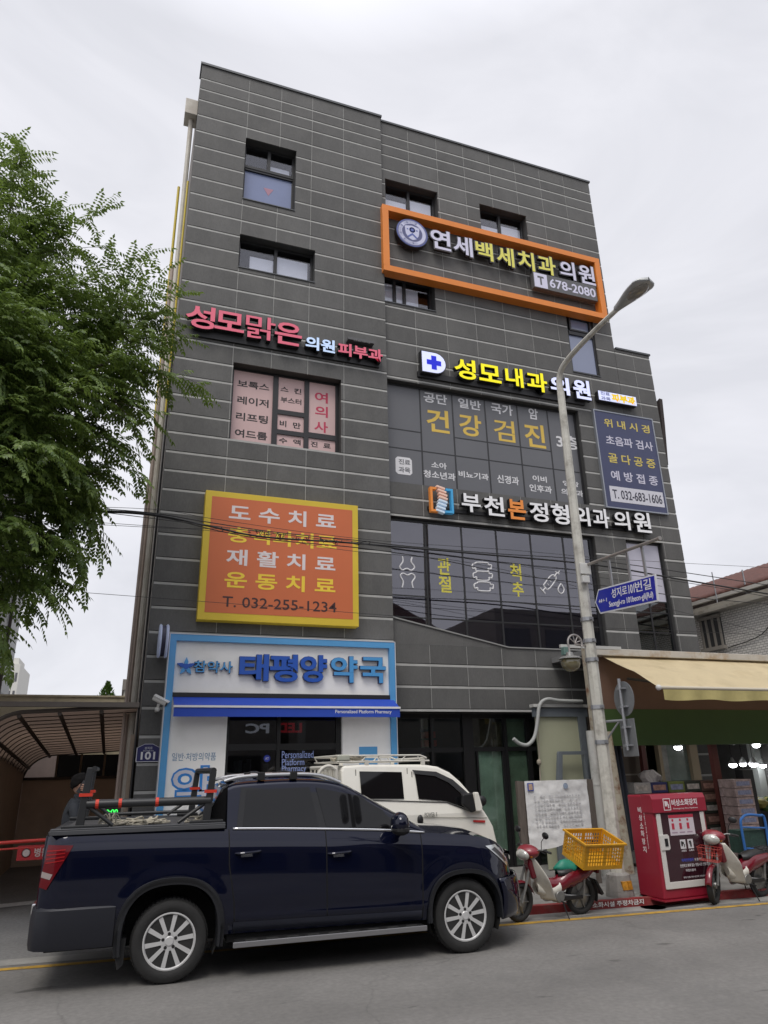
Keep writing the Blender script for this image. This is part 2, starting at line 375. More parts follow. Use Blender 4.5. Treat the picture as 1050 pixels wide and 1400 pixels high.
def clad(x0, x1, zt, joints, holes, Y):
    zs = [z for z in COURSES if z < zt-.1]; zs = [zt]+zs
    js = [x0]+joints+[x1]
    for zi in range(len(zs)-1):
        z1 = zs[zi]-(.022 if zi else 0); z0 = zs[zi+1]+.034
        for a, b in zip(js, js[1:]):
            a2 = a+(.006 if a != x0 else 0); b2 = b-(.006 if b != x1 else 0)
            for r_ in minus((a2, b2, z0, z1), holes): stone.box(r_[0], r_[1], Y, Y+.03, r_[2], r_[3])
        if zi < len(zs)-2:
            for r_ in minus((x0+.002, x1-.002, zs[zi+1]-.022, zs[zi+1]+.022), holes): caulk.box(r_[0], r_[1], Y+.006, Y+.031, r_[2], r_[3])
    for j in joints:
        for r_ in minus((j-.006, j+.006, .0, zt), holes+[(x0, x1, z-.022, z+.034) for z in zs[1:]]): caulk.box(r_[0], r_[1], Y+.005, Y+.031, r_[2], r_[3])
    for r_ in minus((x0, x1, 0, zt-.03), holes): back.box(r_[0], r_[1], Y+.03, Y+.33, r_[2], r_[3])
LJ = [1.42, 2.20, 2.97, 3.76]
RJ = [5.52, 6.32, 7.10, 7.88, 8.66, 9.44, 10.22]
def flush():
    global stone, caulk, back
    stone.build('stone_cladding', STONE, bld); caulk.build('joint_seam', CAULK, bld); back.build('wall', STONED, bld)
    stone = MB(); caulk = MB(); back = MB()
clad(.30, 4.74, 17.52, LJ, L_HOLES, DL); flush()
clad(4.74, 11.09, 17.50, RJ, R_HOLES, DR)
stone.prism([(4.76,4.13),(7.26,4.13),(4.76,4.63)], DR, DR+.3); flush()
clad(11.10, 12.19, 11.97, [11.66], R_HOLES, DR); flush()
st = MB(); st.prism([(4.76,4.63),(7.26,4.13),(9.72,4.13),(9.72,4.155),(7.265,4.155),(4.76,4.657)], DR-.025, DR+.2); st.build('sill_flashing', mat('sill_metal', (.30,.30,.29), .5, .3), bld)
sw = MB(); sw.box(.30,.45,12.83,24,0,17.4); sw.box(12.04,12.19,12.93,24,0,11.9); sw.box(10.94,11.09,12.93,24,11.9,17.4); sw.box(.45,12.04,23.8,24,0,11.7); sw.box(.45,10.94,23.8,24,11.7,17.3)
sw.build('side_wall', SIDE, bld)
sl = MB()
for z in (3.05, 7.05, 10.2): sl.box(.46,12.03,12.94,23.8,z,z+.2)
sl.box(.46,10.93,12.94,23.8,13.3,13.5)
sl.box(.46,10.93,12.94,23.8,16.9,17.1); sl.box(10.95,12.03,12.94,23.8,11.5,11.7)
sl.box(.46,12.03,15.2,15.3,3.25,16.9 if False else 11.4); sl.box(.46,10.9,15.2,15.3,11.4,16.9)
sl.box(.46,12.03,15.6,15.7,.013,3.0)
sl.build('floor_slab', mat('dark_interior', (.05,.05,.052), .9), bld)
cp = MB(); cp.box(.27,4.77,12.47,12.9,17.52,17.58); cp.build('roof_coping', COPE, bld)
cp = MB(); cp.box(4.77,11.13,12.57,12.99,17.50,17.555); cp.build('roof_coping', COPE, bld)
cp = MB(); cp.box(11.13,12.22,12.57,12.99,11.97,12.02); cp.box(12.1,12.22,12.99,24,11.92,11.97)
cp.build('roof_coping', COPE, bld)

GL = glass('window_glass', (.92,.93,.96), .04)
GLBLUE = mat('blue_film_glass', (.20,.24,.40), .12, spec=.9, var=.05)
BLIND = mat('pale_blind', (.82,.83,.85), .8, var=.06)
GREYIN = mat('grey_interior', (.10,.105,.11), .8)
def window(x0, x1, z0, z1, Y, mull, blinds=(), trans=None, glassm=None, gap=.05):
    wd = .05; yb = Y+.20
    fr = MB(); frame_xz(fr, x0+.002, x1-.002, z0+.002, z1-.002, wd, yb, yb+.07)
    for m_ in mull: fr.box(m_-.035, m_+.035, yb-.01, yb+.07, z0+wd, z1-wd)
    wn = fr.build('window', DARKMETAL, bld, bevel=.004)
    pn = MB(); pn.box(x0+wd, x1-wd, yb+.03, yb+.04, z0+wd, z1-wd); pn.build('pane', glassm or GL, wn)
    if blinds:
        bl = MB()
        for a, b, c, e in blinds: bl.box(a, b, yb+.055, yb+.06, c, e)
        bl.build('blind', BLIND, wn)
    si = MB(); si.box(x0, x1, max(Y, DR if x0 > 4.74 else DL)-.02, max(yb, (DR if x0 > 4.74 else DL)+.03), z0-.022, z0); si.build('sill', COPE, wn)
    return wn
# left tower, topmost: two small sashes over a blue filmed fixed pane
w1 = window(1.41,2.60,13.87,15.65,DL,[])
f = MB(); f.box(1.45,2.56,DL+.17,DL+.26,14.88,15.02); f.box(1.44,2.57,DL+.155,DL+.26,14.93,14.955); f.box(1.96,2.03,DL+.18,DL+.26,15.02,15.6); f.build('transom', DARKMETAL, w1)
f = MB(); f.box(1.46,2.545,DL+.215,DL+.228,13.92,14.88); f.build('filmed_or_lit_pane', GLBLUE, w1)
f = MB(); f.prism([(1.90,14.52),(2.13,14.52),(2.015,14.31)], DL+.211, DL+.214); f.build('triangle_mark', mat('red_mark', (.40,.2,.27), .5), w1)
f = MB(); f.box(2.05,2.5,DL+.3,DL+.31,15.05,15.28); f.build('blind', BLIND, w1)
window(1.41,3.09,12.01,12.88,DL,[2.24], [(1.68,2.2,12.06,12.55),(2.28,2.98,12.06,12.68)])
window(4.86,6.28,14.72,15.65,DR,[5.55], [(4.95,5.5,14.8,15.25),(5.58,6.18,14.8,15.4)])
window(7.47,8.86,14.72,15.65,DR,[8.14], [(7.55,8.1,14.8,15.2),(8.18,8.78,14.8,15.35)])
window(4.76,6.06,11.99,12.84,DR,[5.1,5.35], [(4.82,5.07,12.05,12.7),(5.13,5.32,12.05,12.7),(5.4,5.72,12.05,12.65)])
w4 = window(9.72,10.54,11.05,12.78,DR-.16,[])
f = MB(); f.box(9.77,10.49,DR+.02,DR+.11,12.17,12.28); frame_xz(f, 9.80,10.46,12.28,12.70,.045,DR+.0,DR+.05); f.build('transom', DARKMETAL, w4)
f = MB(); f.box(9.775,10.485,DR+.065,DR+.068,11.1,12.17); f.box(9.85,10.41,DR+.065,DR+.068,12.33,12.65); f.build('filmed_or_lit_pane', mat('sky_film', (.22,.25,.36), .08, spec=1.), w4)

# clinic window with pink poster film (third storey, left tower)
PINK = mat('pink_film', (.62,.44,.43), .45, spec=.3, var=.03)
TXTB = mat('black_print', (.025,.022,.024), .6); TXTR = mat('red_print', (.50,.045,.10), .6)
yw = DL+.20
fr = MB(); frame_xz(fr, 1.442,3.698,7.952,9.658,.045,yw,yw+.07)
m1 = (at(378,520,yw).x, at(388,520,yw).x)[0:2]; xm1 = at(376,560,yw).x; xm2 = at(419,565,yw).x; xr = at(458.5,570,yw).x
z_a = at(395,564.8,yw).z; z_b = at(395,592,yw).z; z_c = at(440,597,yw).z
fr.box(xm1-.055, xm1+.055, yw-.012, yw+.06, 7.99, 9.62); fr.box(xm2-.05, xm2+.05, yw-.012, yw+.06, 7.99, 9.62); fr.box(xr, 3.66, yw-.01, yw+.06, 7.99, 9.62)
fr.box(xm1+.05, xm2-.05, yw-.008, yw+.06, z_a-.05, z_a+.05); fr.box(xm1+.05, xm2-.05, yw-.008, yw+.06, z_b-.05, z_b+.05); fr.box(xm2+.05, xr, yw-.008, yw+.06, z_c-.06, z_c+.06)
w3 = fr.build('window', DARKMETAL, bld)
f = MB(); f.box(1.48,3.66,yw+.02,yw+.03,7.99,9.62); f.build('pane', PINK, w3)
words(w3, 'dark_lettering', [('보톡스',(325,519),(368,535)),('레이저',(324.8,540.6),(367,557.7)),('리프팅',(322.9,562.9),(366,580)),('여드름',(321.5,585.7),(365,602.5)),
    ('스  킨',(383.8,527.6),(412,539.4)),('부스터',(383.8,542),(412,554)),('비  만',(382.5,574.3),(410.9,586.7)),('수  액',(381.5,597.7),(410.9,609)),('진  료',(424.8,602.9),(452,613.9))], TXTB, yw+.017, .003, .022)
words(w3, 'red_lettering', [('여',(430.5,534.9),(448.2,552)),('의',(430.9,553.9),(448.2,571.4)),('사',(429.9,574.9),(448.2,592.4))], TXTR, yw+.017, .003, .022)

# third storey right: grey filmed curtain wall with white and yellow lettering
GREYF = mat('grey_window_film', (.125,.128,.14), .35, spec=.5, var=.05, vs=1)
yw = DR+.16
MX3 = [at(574.5,560,yw).x, at(621,600,yw).x, at(666,600,yw).x, at(710.5,600,yw).x, at(754,620,yw).x]
zu = at(530,584.8,yw).z; zl = at(530,610.5,yw).z
fr = MB(); frame_xz(fr, 4.762,9.718,7.502,9.948,.05,yw-.02,yw+.06)
for x in MX3: fr.box(x-.016, x+.016, yw-.006, yw+.05, 7.55, 9.9)
cols = [4.81]+MX3+[9.67]
for i, (a, b) in enumerate(zip(cols, cols[1:])):
    fr.box(a+.016, b-.016, yw-.004, yw+.05, zl-.012, zl+.012)
    if i in (0, 2, 3, 4): fr.box(a+.016, b-.016, yw-.004, yw+.05, zu-.012, zu+.012)
w5 = fr.build('window', DARKMETAL, bld)
f = MB(); f.box(4.8,9.67,yw,yw+.01,7.55,9.9); f.build('pane', GREYF, w5)
TXTW = mat('white_print', (.70,.70,.72), .6); TXTY = mat('yellow_print', (.68,.47,.09), .6)
yt = yw-.004
words(w5, 'white_lettering', [('공단',(578.8,535.3),(611.7,554.3)),('일반',(625.9,543.5),(658,561.6)),('국가',(670.7,549.9),(701.6,569)),('암',(722,557),(736.3,574.3)),('3층',(759.5,593),(792,616)),
    ('소아',(589.6,630.7),(611,642)),('청소년과',(578.8,642),(623,657.5)),('비뇨기과',(626.8,643),(668.4,657)),('신경과',(679.3,648.5),(710,663.5)),('이비',(727.7,649.3),(747.9,660)),('인후과',(723.5,661.3),(755,675)),('영상',(769,656.6),(792,666.5)),('의학과',(767,667.3),(798,679.7))], TXTW, yt, .003, .02)
words(w5, 'yellow_lettering', [('건',(582.4,557.6),(615,593.3)),('강',(626.8,564.3),(659.4,598.7)),('진',(715.7,577.7),(747,613.7))], TXTY, yt, .003, .020)
words(w5, 'yellow_lettering', [('검',(674,572),(705,605.6))], TXTY, yt, .003, .010)
x0, x1, z0, z1 = rect((540.5,623.6),(563.8,650.2),yt)
f = MB(); f.prism([(x0+.05,z0),(x1-.05,z0),(x1,z0+.05),(x1,z1-.05),(x1-.05,z1),(x0+.05,z1),(x0,z1-.05),(x0,z0+.05)], yt, yt+.003); lb = f.build('white_label', TXTW, w5)
words(w5, 'label_lettering', [('진료',(545,627),(561,636)),('과목',(545,637.5),(561,647))], GREYF, yt-.003, .003, .015)

# second storey right: mirror tinted curtain wall with line icons
TINT = glass('mirror_tinted_glass', (.34,.32,.40), .12, .015, wav=.03)
yw = DR+.14; k = .3238
def q2(x, y): return at(520+x*k, 690+y*k, yw)
MX2 = [q2(192,200).x, q2(346,200).x, q2(497,250).x, q2(642,250).x, q2(780,250).x]
fr = MB()
fr.box(4.762,9.718,yw-.02,yw+.06,6.69,6.748); fr.box(4.762,4.80,yw-.02,yw+.06,4.66,6.69); fr.box(9.64,9.718,yw-.03,yw+.06,4.16,6.69)
def zbot(x): return 4.66-(x-4.76)*.2 if x < 7.26 else 4.16
for x in MX2: fr.box(x-.018, x+.018, yw-.01, yw+.05, zbot(x), 6.69)
cols = [4.80]+MX2+[9.64]
zc = q2(100,380).z; zd = q2(280,484).z; ze = q2(430,404).z
for i, (a, b) in enumerate(zip(cols, cols[1:])):
    if i not in (1,): fr.box(a+.018, b-.018, yw-.008, yw+.05, ze-.012, ze+.012)
    fr.box(a+.018, b-.018, yw-.008, yw+.05, max(zd, 4.55 if i == 0 else 0)-.012, max(zd, 4.55 if i == 0 else 0)+.012)
w6 = fr.build('window', DARKMETAL, bld)
f = MB(); f.prism([(4.80,4.65),(7.26,4.15),(9.64,4.15),(9.64,6.69),(4.80,6.69)], yw, yw+.01); f.build('pane', TINT, w6)
f = MB(); f.box(4.82,9.6,yw+.25,yw+.26,4.2,6.7); f.build('roller_blind', mat('violet_grey_blind', (.27,.25,.33), .8), w6)
LEM = mat('lemon_print', (.62,.56,.08), .6)
yt = yw-.003
words(w6, 'yellow_lettering', [('관',(597.7,761.9),(616.5,786.5)),('절',(599.3,787),(617.8,810.5)),('척',(696.5,770.3),(713.6,794.3)),('추',(699.7,795.2),(716.9,816.3)),('통',(788,777),(805,799)),('증',(790,801),(807,823))], LEM, yt, .003, .02)
ic = MB()
def icon(pts, closed=False, r=.014):
    P = [q2(*p) for p in pts]; P = [Vector((p.x, yt, p.z)) for p in P]
    if not closed: P = smoothpath(P, 4)
    else: P = smoothpath(P+[P[0]], 4)[:-1]
    ic.tube(P, r*1.15, 6, closed=closed)
icon([(92,218),(95,240),(82,262),(92,276),(112,270),(130,278),(144,264),(130,242),(134,222)])
icon([(92,350),(96,325),(84,300),(96,290),(114,298),(132,292),(146,306),(134,328),(138,352)])
for yy in (262, 300, 345):
    dx = (yy-262)*.10
    icon([(400+dx,yy-14),(388+dx,yy-8),(390+dx,yy+8),(402+dx,yy+6),(406+dx,yy+18),(452+dx,yy+20),(455+dx,yy+8),(466+dx,yy+10),(468+dx,yy-6),(456+dx,yy-8),(450+dx,yy-16),(408+dx,yy-18)], True)
icon([(688,340),(722,298),(742,312),(708,358)], True, .012); icon([(698,350),(684,366)]); icon([(674,352),(696,376)]); icon([(733,304),(745,288)]); icon([(738,282),(754,294)]); icon([(748,290),(756,281)])
for t_ in (0.3, .6): icon([(688+t_*34+6, 340-t_*42+5),(696+t_*34+4, 340-t_*42+12)], False, .008)
icon([(762,333),(750,356),(758,374),(770,372),(775,356)], True, .012)
ic.build('line_icon', TXTW, w6)

# right hand narrow window: pale film above, green-tinted clear panes below
yw = DR+.12
fr = MB(); frame_xz(fr, 10.572,11.618,3.202,6.748,.05,yw-.02,yw+.06); fr.box(11.06,11.10,yw-.01,yw+.05,3.25,6.7)
zt_ = at(880,822,yw).z
for z in (zt_, at(880,837,yw).z, at(880,864,yw).z): fr.box(10.62,11.57,yw-.008,yw+.05,z-.015,z+.015)
w7 = fr.build('window', DARKMETAL, bld)
f = MB(); f.box(10.62,11.57,yw,yw+.01,3.25,zt_); f.build('pane', glass('green_glass', (.30,.40,.36), .08), w7)
f = MB(); f.box(10.62,11.57,yw,yw+.01,zt_,6.7); f.build('filmed_or_lit_pane', mat('white_lilac_film', (.52,.51,.60), .3), w7)
f = MB(); f.box(10.6,11.6,yw+.5,yw+.52,3.25,zt_+.1); f.build('room_back', mat('green_room', (.10,.13,.11), .8, var=.5, vs=3), w7)
f = MB()
for i in range(6): f.box(10.63,11.56,yw+.08,yw+.085,zt_-.05-i*.045,zt_-.025-i*.045)
f.build('slat_blind', mat('mint_slats', (.5,.6,.55), .6), w7)

# ground floor entrance, recessed glass doors in black frames
yw = 13.0
BF = mat('black_door_frame', (.013,.013,.014), .35)
fr = MB()
for a, b in ((4.76,4.84),(5.62,5.67),(6.30,6.52),(7.22,7.27),(7.72,7.80),(8.76,8.85)): fr.box(a, b, yw-.06, yw+.06, .013, 2.86)
for a, b in ((4.84,5.62),(5.67,6.30),(6.52,7.22),(7.27,7.72),(7.80,8.76)): fr.box(a, b, yw-.04, yw+.05, 2.16, 2.24); fr.box(a, b, yw-.04, yw+.05, 2.78, 2.86); fr.box(a, b, yw-.04, yw+.05, .02, .12)
fr.box(6.585,6.62,yw-.03,yw+.04,.12,2.16); fr.box(7.15,7.22,yw-.03,yw+.04,.12,2.16)
en = fr.build('entrance', BF, bld)
f = MB()
for a, b in ((4.84,5.62),(5.67,6.30),(6.52,7.22),(7.27,7.72),(7.80,8.76)): f.box(a, b, yw, yw+.01, .12, 2.80)
f.build('pane', glass('entrance_glass', (.70,.76,.72), .06), en)
f = MB(); f.box(6.5,7.75,13.35,13.4,.02,2.75); f.build('pale_partition', mat('greenish_partition', (.30,.34,.31), .6, var=.3, vs=1.5), en)
f = MB(); f.box(6.62,7.15,yw+.03,yw+.035,.12,2.16); f.build('filmed_or_lit_pane', mat('greenish_lit_tone', (.62,.72,.67), .25, var=.45, vs=1.6), en)  # pale opaque sheet, its colour stands in for the lit interior behind the glass
f = MB(); f.box(7.27,7.72,yw+.03,yw+.035,.12,2.78); f.build('filmed_or_lit_pane', mat('green_grey_lit_tone', (.40,.47,.40), .2, var=.5, vs=1.8), en)  # second sheet, interior light likewise put into its colour
f = MB(); f.box(6.53,7.21,yw+.1,yw+.12,2.25,2.78); f.build('lattice_screen', mat('brown_lattice', (.14,.09,.07), .7, var=.5, vs=14), en)
f = MB(); f.box(5.72,5.98,yw+.5,yw+.7,2.28,2.40); f.box(5.74,5.96,yw+.5,yw+.7,2.44,2.56); f.build('red_light_box', mat('red_box', (.45,.03,.03), .5), en)
f = MB(); f.box(4.75,8.86,12.93,13.0,2.86,2.95); f.build('soffit', STONED, en)
# pipes on the left side of the building
p1 = MB(); p1.tube([(.18,12.95,.0),(.18,12.95,16.2)], .055, 10)
pp = p1.build('downpipe', mat('cream_pipe', (.55,.52,.46), .6, var=.15, dirt=((.3,.25,.2), .6), ds=1), bld)
p1 = MB(); p1.box(.02,.30,12.75,13.15,16.2,16.65); p1.build('gutter_box', mat('cream_pipe', (0,0,0)), bld, bevel=.01)
p1 = MB(); p1.tube([(.235,12.75,8.4),(.235,12.75,14.2)], .022, 8); p1.tube([(.06,13.4,8.6),(.06,13.4,14.6)], .03, 8); p1.build('gas_pipe', mat('yellow_gas_pipe', (.55,.42,.03), .5), bld)
p1 = MB(); p1.tube([(.1,13.2,0),(.1,13.2,12.2)], .045, 8); p1.tube([(.05,12.85,0),(.05,12.85,7)], .025, 8); p1.build('conduit', mat('rust_pink_pipe', (.36,.29,.25), .7, var=.2), bld)
p1 = MB(); p1.tube([(.26,12.6,0),(.262,12.6,10)], .02, 6); p1.build('cable', BLACK, bld)
# ================================================================== signs on the clinic
SB = mat('sign_black_side', (.012,.012,.014), .5)
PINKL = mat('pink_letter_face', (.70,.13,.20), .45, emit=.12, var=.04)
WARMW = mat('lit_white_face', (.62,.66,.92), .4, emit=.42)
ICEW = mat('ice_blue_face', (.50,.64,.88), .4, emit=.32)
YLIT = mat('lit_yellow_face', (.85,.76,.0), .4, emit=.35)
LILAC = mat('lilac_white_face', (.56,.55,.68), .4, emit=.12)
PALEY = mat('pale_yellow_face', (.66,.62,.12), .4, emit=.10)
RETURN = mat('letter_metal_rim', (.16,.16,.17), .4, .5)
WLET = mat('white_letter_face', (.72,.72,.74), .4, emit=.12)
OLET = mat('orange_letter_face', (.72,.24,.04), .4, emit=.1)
def channel(root, body, tl, br, Y, m, bold=.035, depth=.11, rim=None, side=None):
    x0, x1, z0, z1 = rect(tl, br, Y)
    mb = MB(); letters(mb, body, x0, x1, z0, z1, Y, .006, bold); o = mb.build('lettering', m, root)
    e = .012
    mb = MB(); letters(mb, body, x0-e*.4, x1+e*.4, z0-e*.4, z1+e*.4, Y+.006, depth, bold+.008); mb.build('letter_side', side or SB, o)
    if rim: mb = MB(); letters(mb, body, x0-e*2, x1+e*2, z0-e*2, z1+e*2, Y+.012, .02, bold+.025); mb.build('letter_rim', rim, o)
    return x0, x1, z0, z1
def rail(root, x0, x1, z, Y0, Y1, t=.05):
    mb = MB(); mb.box(x0, x1, Y0, Y1, z-t, z+t); mb.build('mounting_rail', SB, root)

Y = 12.33
sg = thing('clinic_sign', 'pink raised letters with small ice blue and pink letters, above the pink poster window', 'sign', (2.5, 12.45, 10.4)); 
for b, tl, br in (('성',(255.5,414),(293,452)),('모',(295,423),(333.5,455.5)),('맑',(337,428.5),(376,467)),('은',(376.5,438),(412.5,474.5))): channel(sg, b, tl, br, Y, PINKL, .020 if b != '맑' else .006)
channel(sg, '의원', (418,458.5),(458,483.5), Y, ICEW, .03); channel(sg, '피부과', (462.5,467.5),(523.5,495.5), Y, PINKL, .03)
rail(sg, .6, 4.55, 10.18, 12.45, 12.5, .09)
tg = MB(); x0,x1,z0,z1 = rect((476,459),(512,472.5),Y); tg.box(x0,x1,Y,12.5,z0+.05,z1-.02); o = tg.build('small_plate', mat('grey_plate', (.10,.10,.105), .5), sg)
words(o, 'plate_lettering', [('진료과목',(483,463),(506,470))], mat('faint_grey', (.16,.16,.165), .5), Y-.003, .003, .01)

Y = 12.42
sg = thing('clinic_sign', 'lit yellow and white raised letters with a blue cross badge, above the grey filmed window', 'sign', (7, 12.5, 9.9))
for b, tl, br in (('성',(620.5,488),(651.5,520.5)),('모',(654,496),(686,524.5)),('내',(690,500.5),(716.5,530.5)),('과',(719,506.5),(749.5,537.5))): channel(sg, b, tl, br, Y, YLIT, .022)
channel(sg, '의', (751,512.5),(780,541), Y, WARMW, .03); channel(sg, '원', (782,517),(809,547.5), Y, WARMW, .03)
x0,x1,z0,z1 = rect((576.5,479),(610,513),Y)
zc = (z0+z1)/2; hh = (z1-z0)/2-.01
def dshape(e):
    return [(x0-e,zc-hh-e)]+[(x1-hh+(hh+e)*math.sin(t*math.pi/12), zc-(hh+e)*math.cos(t*math.pi/12)) for t in range(13)]+[(x0-e,zc+hh+e)]
mb = MB(); mb.prism(dshape(.02), Y+.004, Y+.14); o = mb.build('badge_box', SB, sg)
mb = MB(); mb.prism(dshape(0), Y-.002, Y+.01); mb.build('badge_face', WARMW, o)
mb = MB(); cx_ = (x0+x1)/2; a = hh*.68; t = hh*.24
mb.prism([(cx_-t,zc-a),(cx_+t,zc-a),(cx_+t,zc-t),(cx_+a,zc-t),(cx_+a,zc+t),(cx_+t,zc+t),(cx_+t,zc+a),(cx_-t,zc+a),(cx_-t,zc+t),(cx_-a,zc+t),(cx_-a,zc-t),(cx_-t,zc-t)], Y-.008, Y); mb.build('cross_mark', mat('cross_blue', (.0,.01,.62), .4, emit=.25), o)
x0,x1,z0,z1 = rect((817,533),(872,558),Y)
z0 += .04; mb = MB(); mb.box(x0,x1,Y+.004,Y+.15,z0,z1); o = mb.build('side_box', SB, sg, bevel=.03)
mb = MB(); mb.box(x0+.012,x1-.012,Y-.004,Y+.01,z0+.012,z1-.012); mb.build('box_face', WARMW, o, bevel=.02)
mb = MB(); zm = (z0+z1)/2; letters(mb, '피부과', x0+(x1-x0)*.34, x1-.05, zm-.11, zm+.11, Y-.008, .004, .05); mb.build('box_lettering', mat('amber_face', (.80,.55,.0), .4, emit=.3), o)
mb = MB(); letters(mb, '진료', x0+.07, x0+(x1-x0)*.3, zm+.02, zm+.12, Y-.008, .004, .01); letters(mb, '과목', x0+.07, x0+(x1-x0)*.3, zm-.12, zm-.02, Y-.008, .004, .01); mb.build('small_lettering', mat('slate_print', (.15,.17,.35), .5), o)
rail(sg, 5.5, 9.9, 10.17, 12.54, 12.6, .07)

# orthopaedic sign
sg = thing('clinic_sign', 'white raised letters with one orange syllable and a spine emblem, above the mirror tinted window', 'sign', (7, 12.5, 7))
L_ = [('부',(630.5,673.5),(658,701.5)),('천',(661,677),(690.5,706.5))]
for b, tl, br in L_: channel(sg, b, tl, br, Y, WLET, .02)
channel(sg, '본', (693.5,681.5),(720.5,711.5), Y, OLET, .025)
for b, tl, br in (('정',(723,685),(751,714.5)),('형',(752.5,687.5),(780,718)),('외',(782,691.5),(808,719.5)),('과',(809,694),(835,722.5)),('의',(838,697.5),(863,725)),('원',(864.5,699),(892,729))): channel(sg, b, tl, br, Y, WLET, .02)
mb = MB(); x0,x1,z0,z1 = rect((588,665),(621,702),Y)
xm = (x0+x1)/2
mb.box(x0,x0+.05,Y,Y+.1,z0,z1); mb.box(x0+.05,xm-.12,Y,Y+.1,z1-.05,z1); mb.box(x0+.05,xm-.05,Y,Y+.1,z0,z0+.05); mb.build('orange_bracket', OLET, sg)
mb = MB(); mb.box(x1-.05,x1,Y,Y+.1,z0,z1); mb.box(xm+.1,x1-.05,Y,Y+.1,z1-.05,z1); mb.box(xm+.05,x1-.05,Y,Y+.1,z0,z0+.05); mb.build('blue_bracket', mat('sky_blue_face', (.05,.33,.62), .4, emit=.1), sg)
mb = MB(); n_ = 8
for i in range(n_):
    zz = z1+.04-(z1-z0+.06)*(i+.5)/n_; xx = xm-.02+.05*math.sin(i*.55); X = Matrix.Translation((xx, Y-.01, zz)) @ Matrix.Rotation(.25, 4, 'Y')
    mb.k = 0 if i < 4 else 1; mb.box(-.10,.10,-.01,.1,-.026,.022, X)
mb.build('spine_emblem', [mat('peach_face', (.78,.52,.42), .4, emit=.1), mat('ice_face', (.60,.72,.85), .4, emit=.1)], sg, bevel=.01)
rail(sg, 5.6, 11.2, 6.98, 12.56, 12.6, .04)

# orange frame and the dental sign in it
Yo = 12.36
fr = thing('sign_frame', 'large orange rectangular frame on the upper right of the facade', 'sign frame', (7.8, 12.5, 13.6))
mb = MB(); ORANGE = mat('orange_frame_paint', (.74,.23,.035), .4, var=.05)
t_ = .155
X0,X1,Z0,Z1 = 4.68, 10.84, 12.66, 14.58
frame_xz(mb, X0, X1, Z0, Z1, t_, Yo, 12.6); mb.build('frame', ORANGE, fr, bevel=.004)
Y = 12.40
sg = thing('clinic_sign', 'lilac white and pale yellow raised letters with a round seal inside the orange frame', 'sign', (7.8, 12.5, 13.5))
for b, tl, br, m_ in (('연',(588,311),(617,344),LILAC),('세',(619,320),(647,352),LILAC),('백',(649.5,328),(675,358),PALEY),('세',(678,335),(704,366),PALEY),('치',(707,341),(732,371.5),PALEY),('과',(734.5,347),(761,378),PALEY),('의',(764,354.5),(788,384),LILAC),('원',(789.5,360),(815,391),LILAC)):
    channel(sg, b, tl, br, Y, m_, .02, .1, rim=RETURN)
c = at(563.5,318.5,Y); R_ = .40
mb = MB(); mb.lathe([(0,0),(R_+.015,0),(R_+.015,.12),(0,.12)], (c.x,Y+.006,c.z), (0,1,0), 40); o = mb.build('seal_side', SB, sg)
SEALB = mat('seal_blue', (.10,.13,.36), .45, emit=.08); SEALW = mat('seal_white', (.50,.51,.66), .45, emit=.1)
mb = MB(); mb.lathe([(0,0),(R_,0),(R_,.01),(0,.01)], (c.x,Y-.004,c.z), (0,1,0), 40); mb.build('seal_blue_disc', SEALB, o)
mb = MB()
for a, b in ((R_*.95,R_*.88),(R_*.66,R_*.62)):
    mb.lathe([(a,-.004),(a,.002),(b,.002),(b,-.004),(a,-.004)], (c.x,Y-.004,c.z), (0,1,0), 40)
word = 'UNIVERSITY UNIVERSITY'
for i in range(26):
    an = rad(-200+i*8.8); 
    if i % 9 == 8: continue
    X = Matrix.Translation((c.x+R_*.77*math.sin(an), Y-.008, c.z+R_*.77*math.cos(an))) @ Matrix.Rotation(an, 4, 'Y')
    letters(mb, 'UNIVERSITY'[i % 9], -.018, .018, -.03, .03, 0, .006, .01, X)
sh = [(-.19,.17),(.0,.21),(.19,.17),(.17,-.05),(.10,-.17),(0,-.22),(-.10,-.17),(-.17,-.05)]
mb.prism([(c.x+a, c.z+b) for a, b in sh], Y-.010, Y-.003); mb.build('seal_ring', SEALW, o)
mb = MB(); mb.lathe([(.075,-.004),(.075,.002),(.042,.002),(.042,-.004),(.075,-.004)], (c.x,Y-.011,c.z+.08), (0,1,0), 24)
mb.prism([(c.x-.13,c.z-.13),(c.x,c.z-.01),(c.x+.13,c.z-.13),(c.x+.10,c.z-.16),(c.x,c.z-.07),(c.x-.10,c.z-.16)], Y-.014, Y-.008)
for sx_ in (-.12,.12): mb.box(c.x+sx_-.02,c.x+sx_+.02,Y-.014,Y-.008,c.z+.07,c.z+.10)
mb.build('seal_crest', SEALB, o)
x0,x1,z0,z1 = rect((729,377),(817.5,412),Y); z1 = at(817.5,394,Y).z
mb = MB(); mb.box(x0,x1,Y,Y+.14,z0,z1+.04); o = mb.build('phone_board', mat('phone_board_grey', (.11,.11,.115), .5), sg, bevel=.006)
zz = (z0+z1+.04)/2; hh = (z1-z0+.04)/2
mb = MB(); mb.box(x0+.02,x0+.40,Y-.004,Y+.01,zz-hh+.02,zz+hh-.02); q = mb.build('t_square', LILAC, o)
mb = MB(); letters(mb, 'T', x0+.12, x0+.30, zz-.13, zz+.13, Y-.008, .004, .03); mb.build('t_letter', mat('phone_board_grey',(0,0,0)), q)
mb = MB(); letters(mb, '678-2080', x0+.47, x1-.04, zz-.14, zz+.14, Y-.004, .006, .018); mb.build('phone_lettering', LILAC, o)

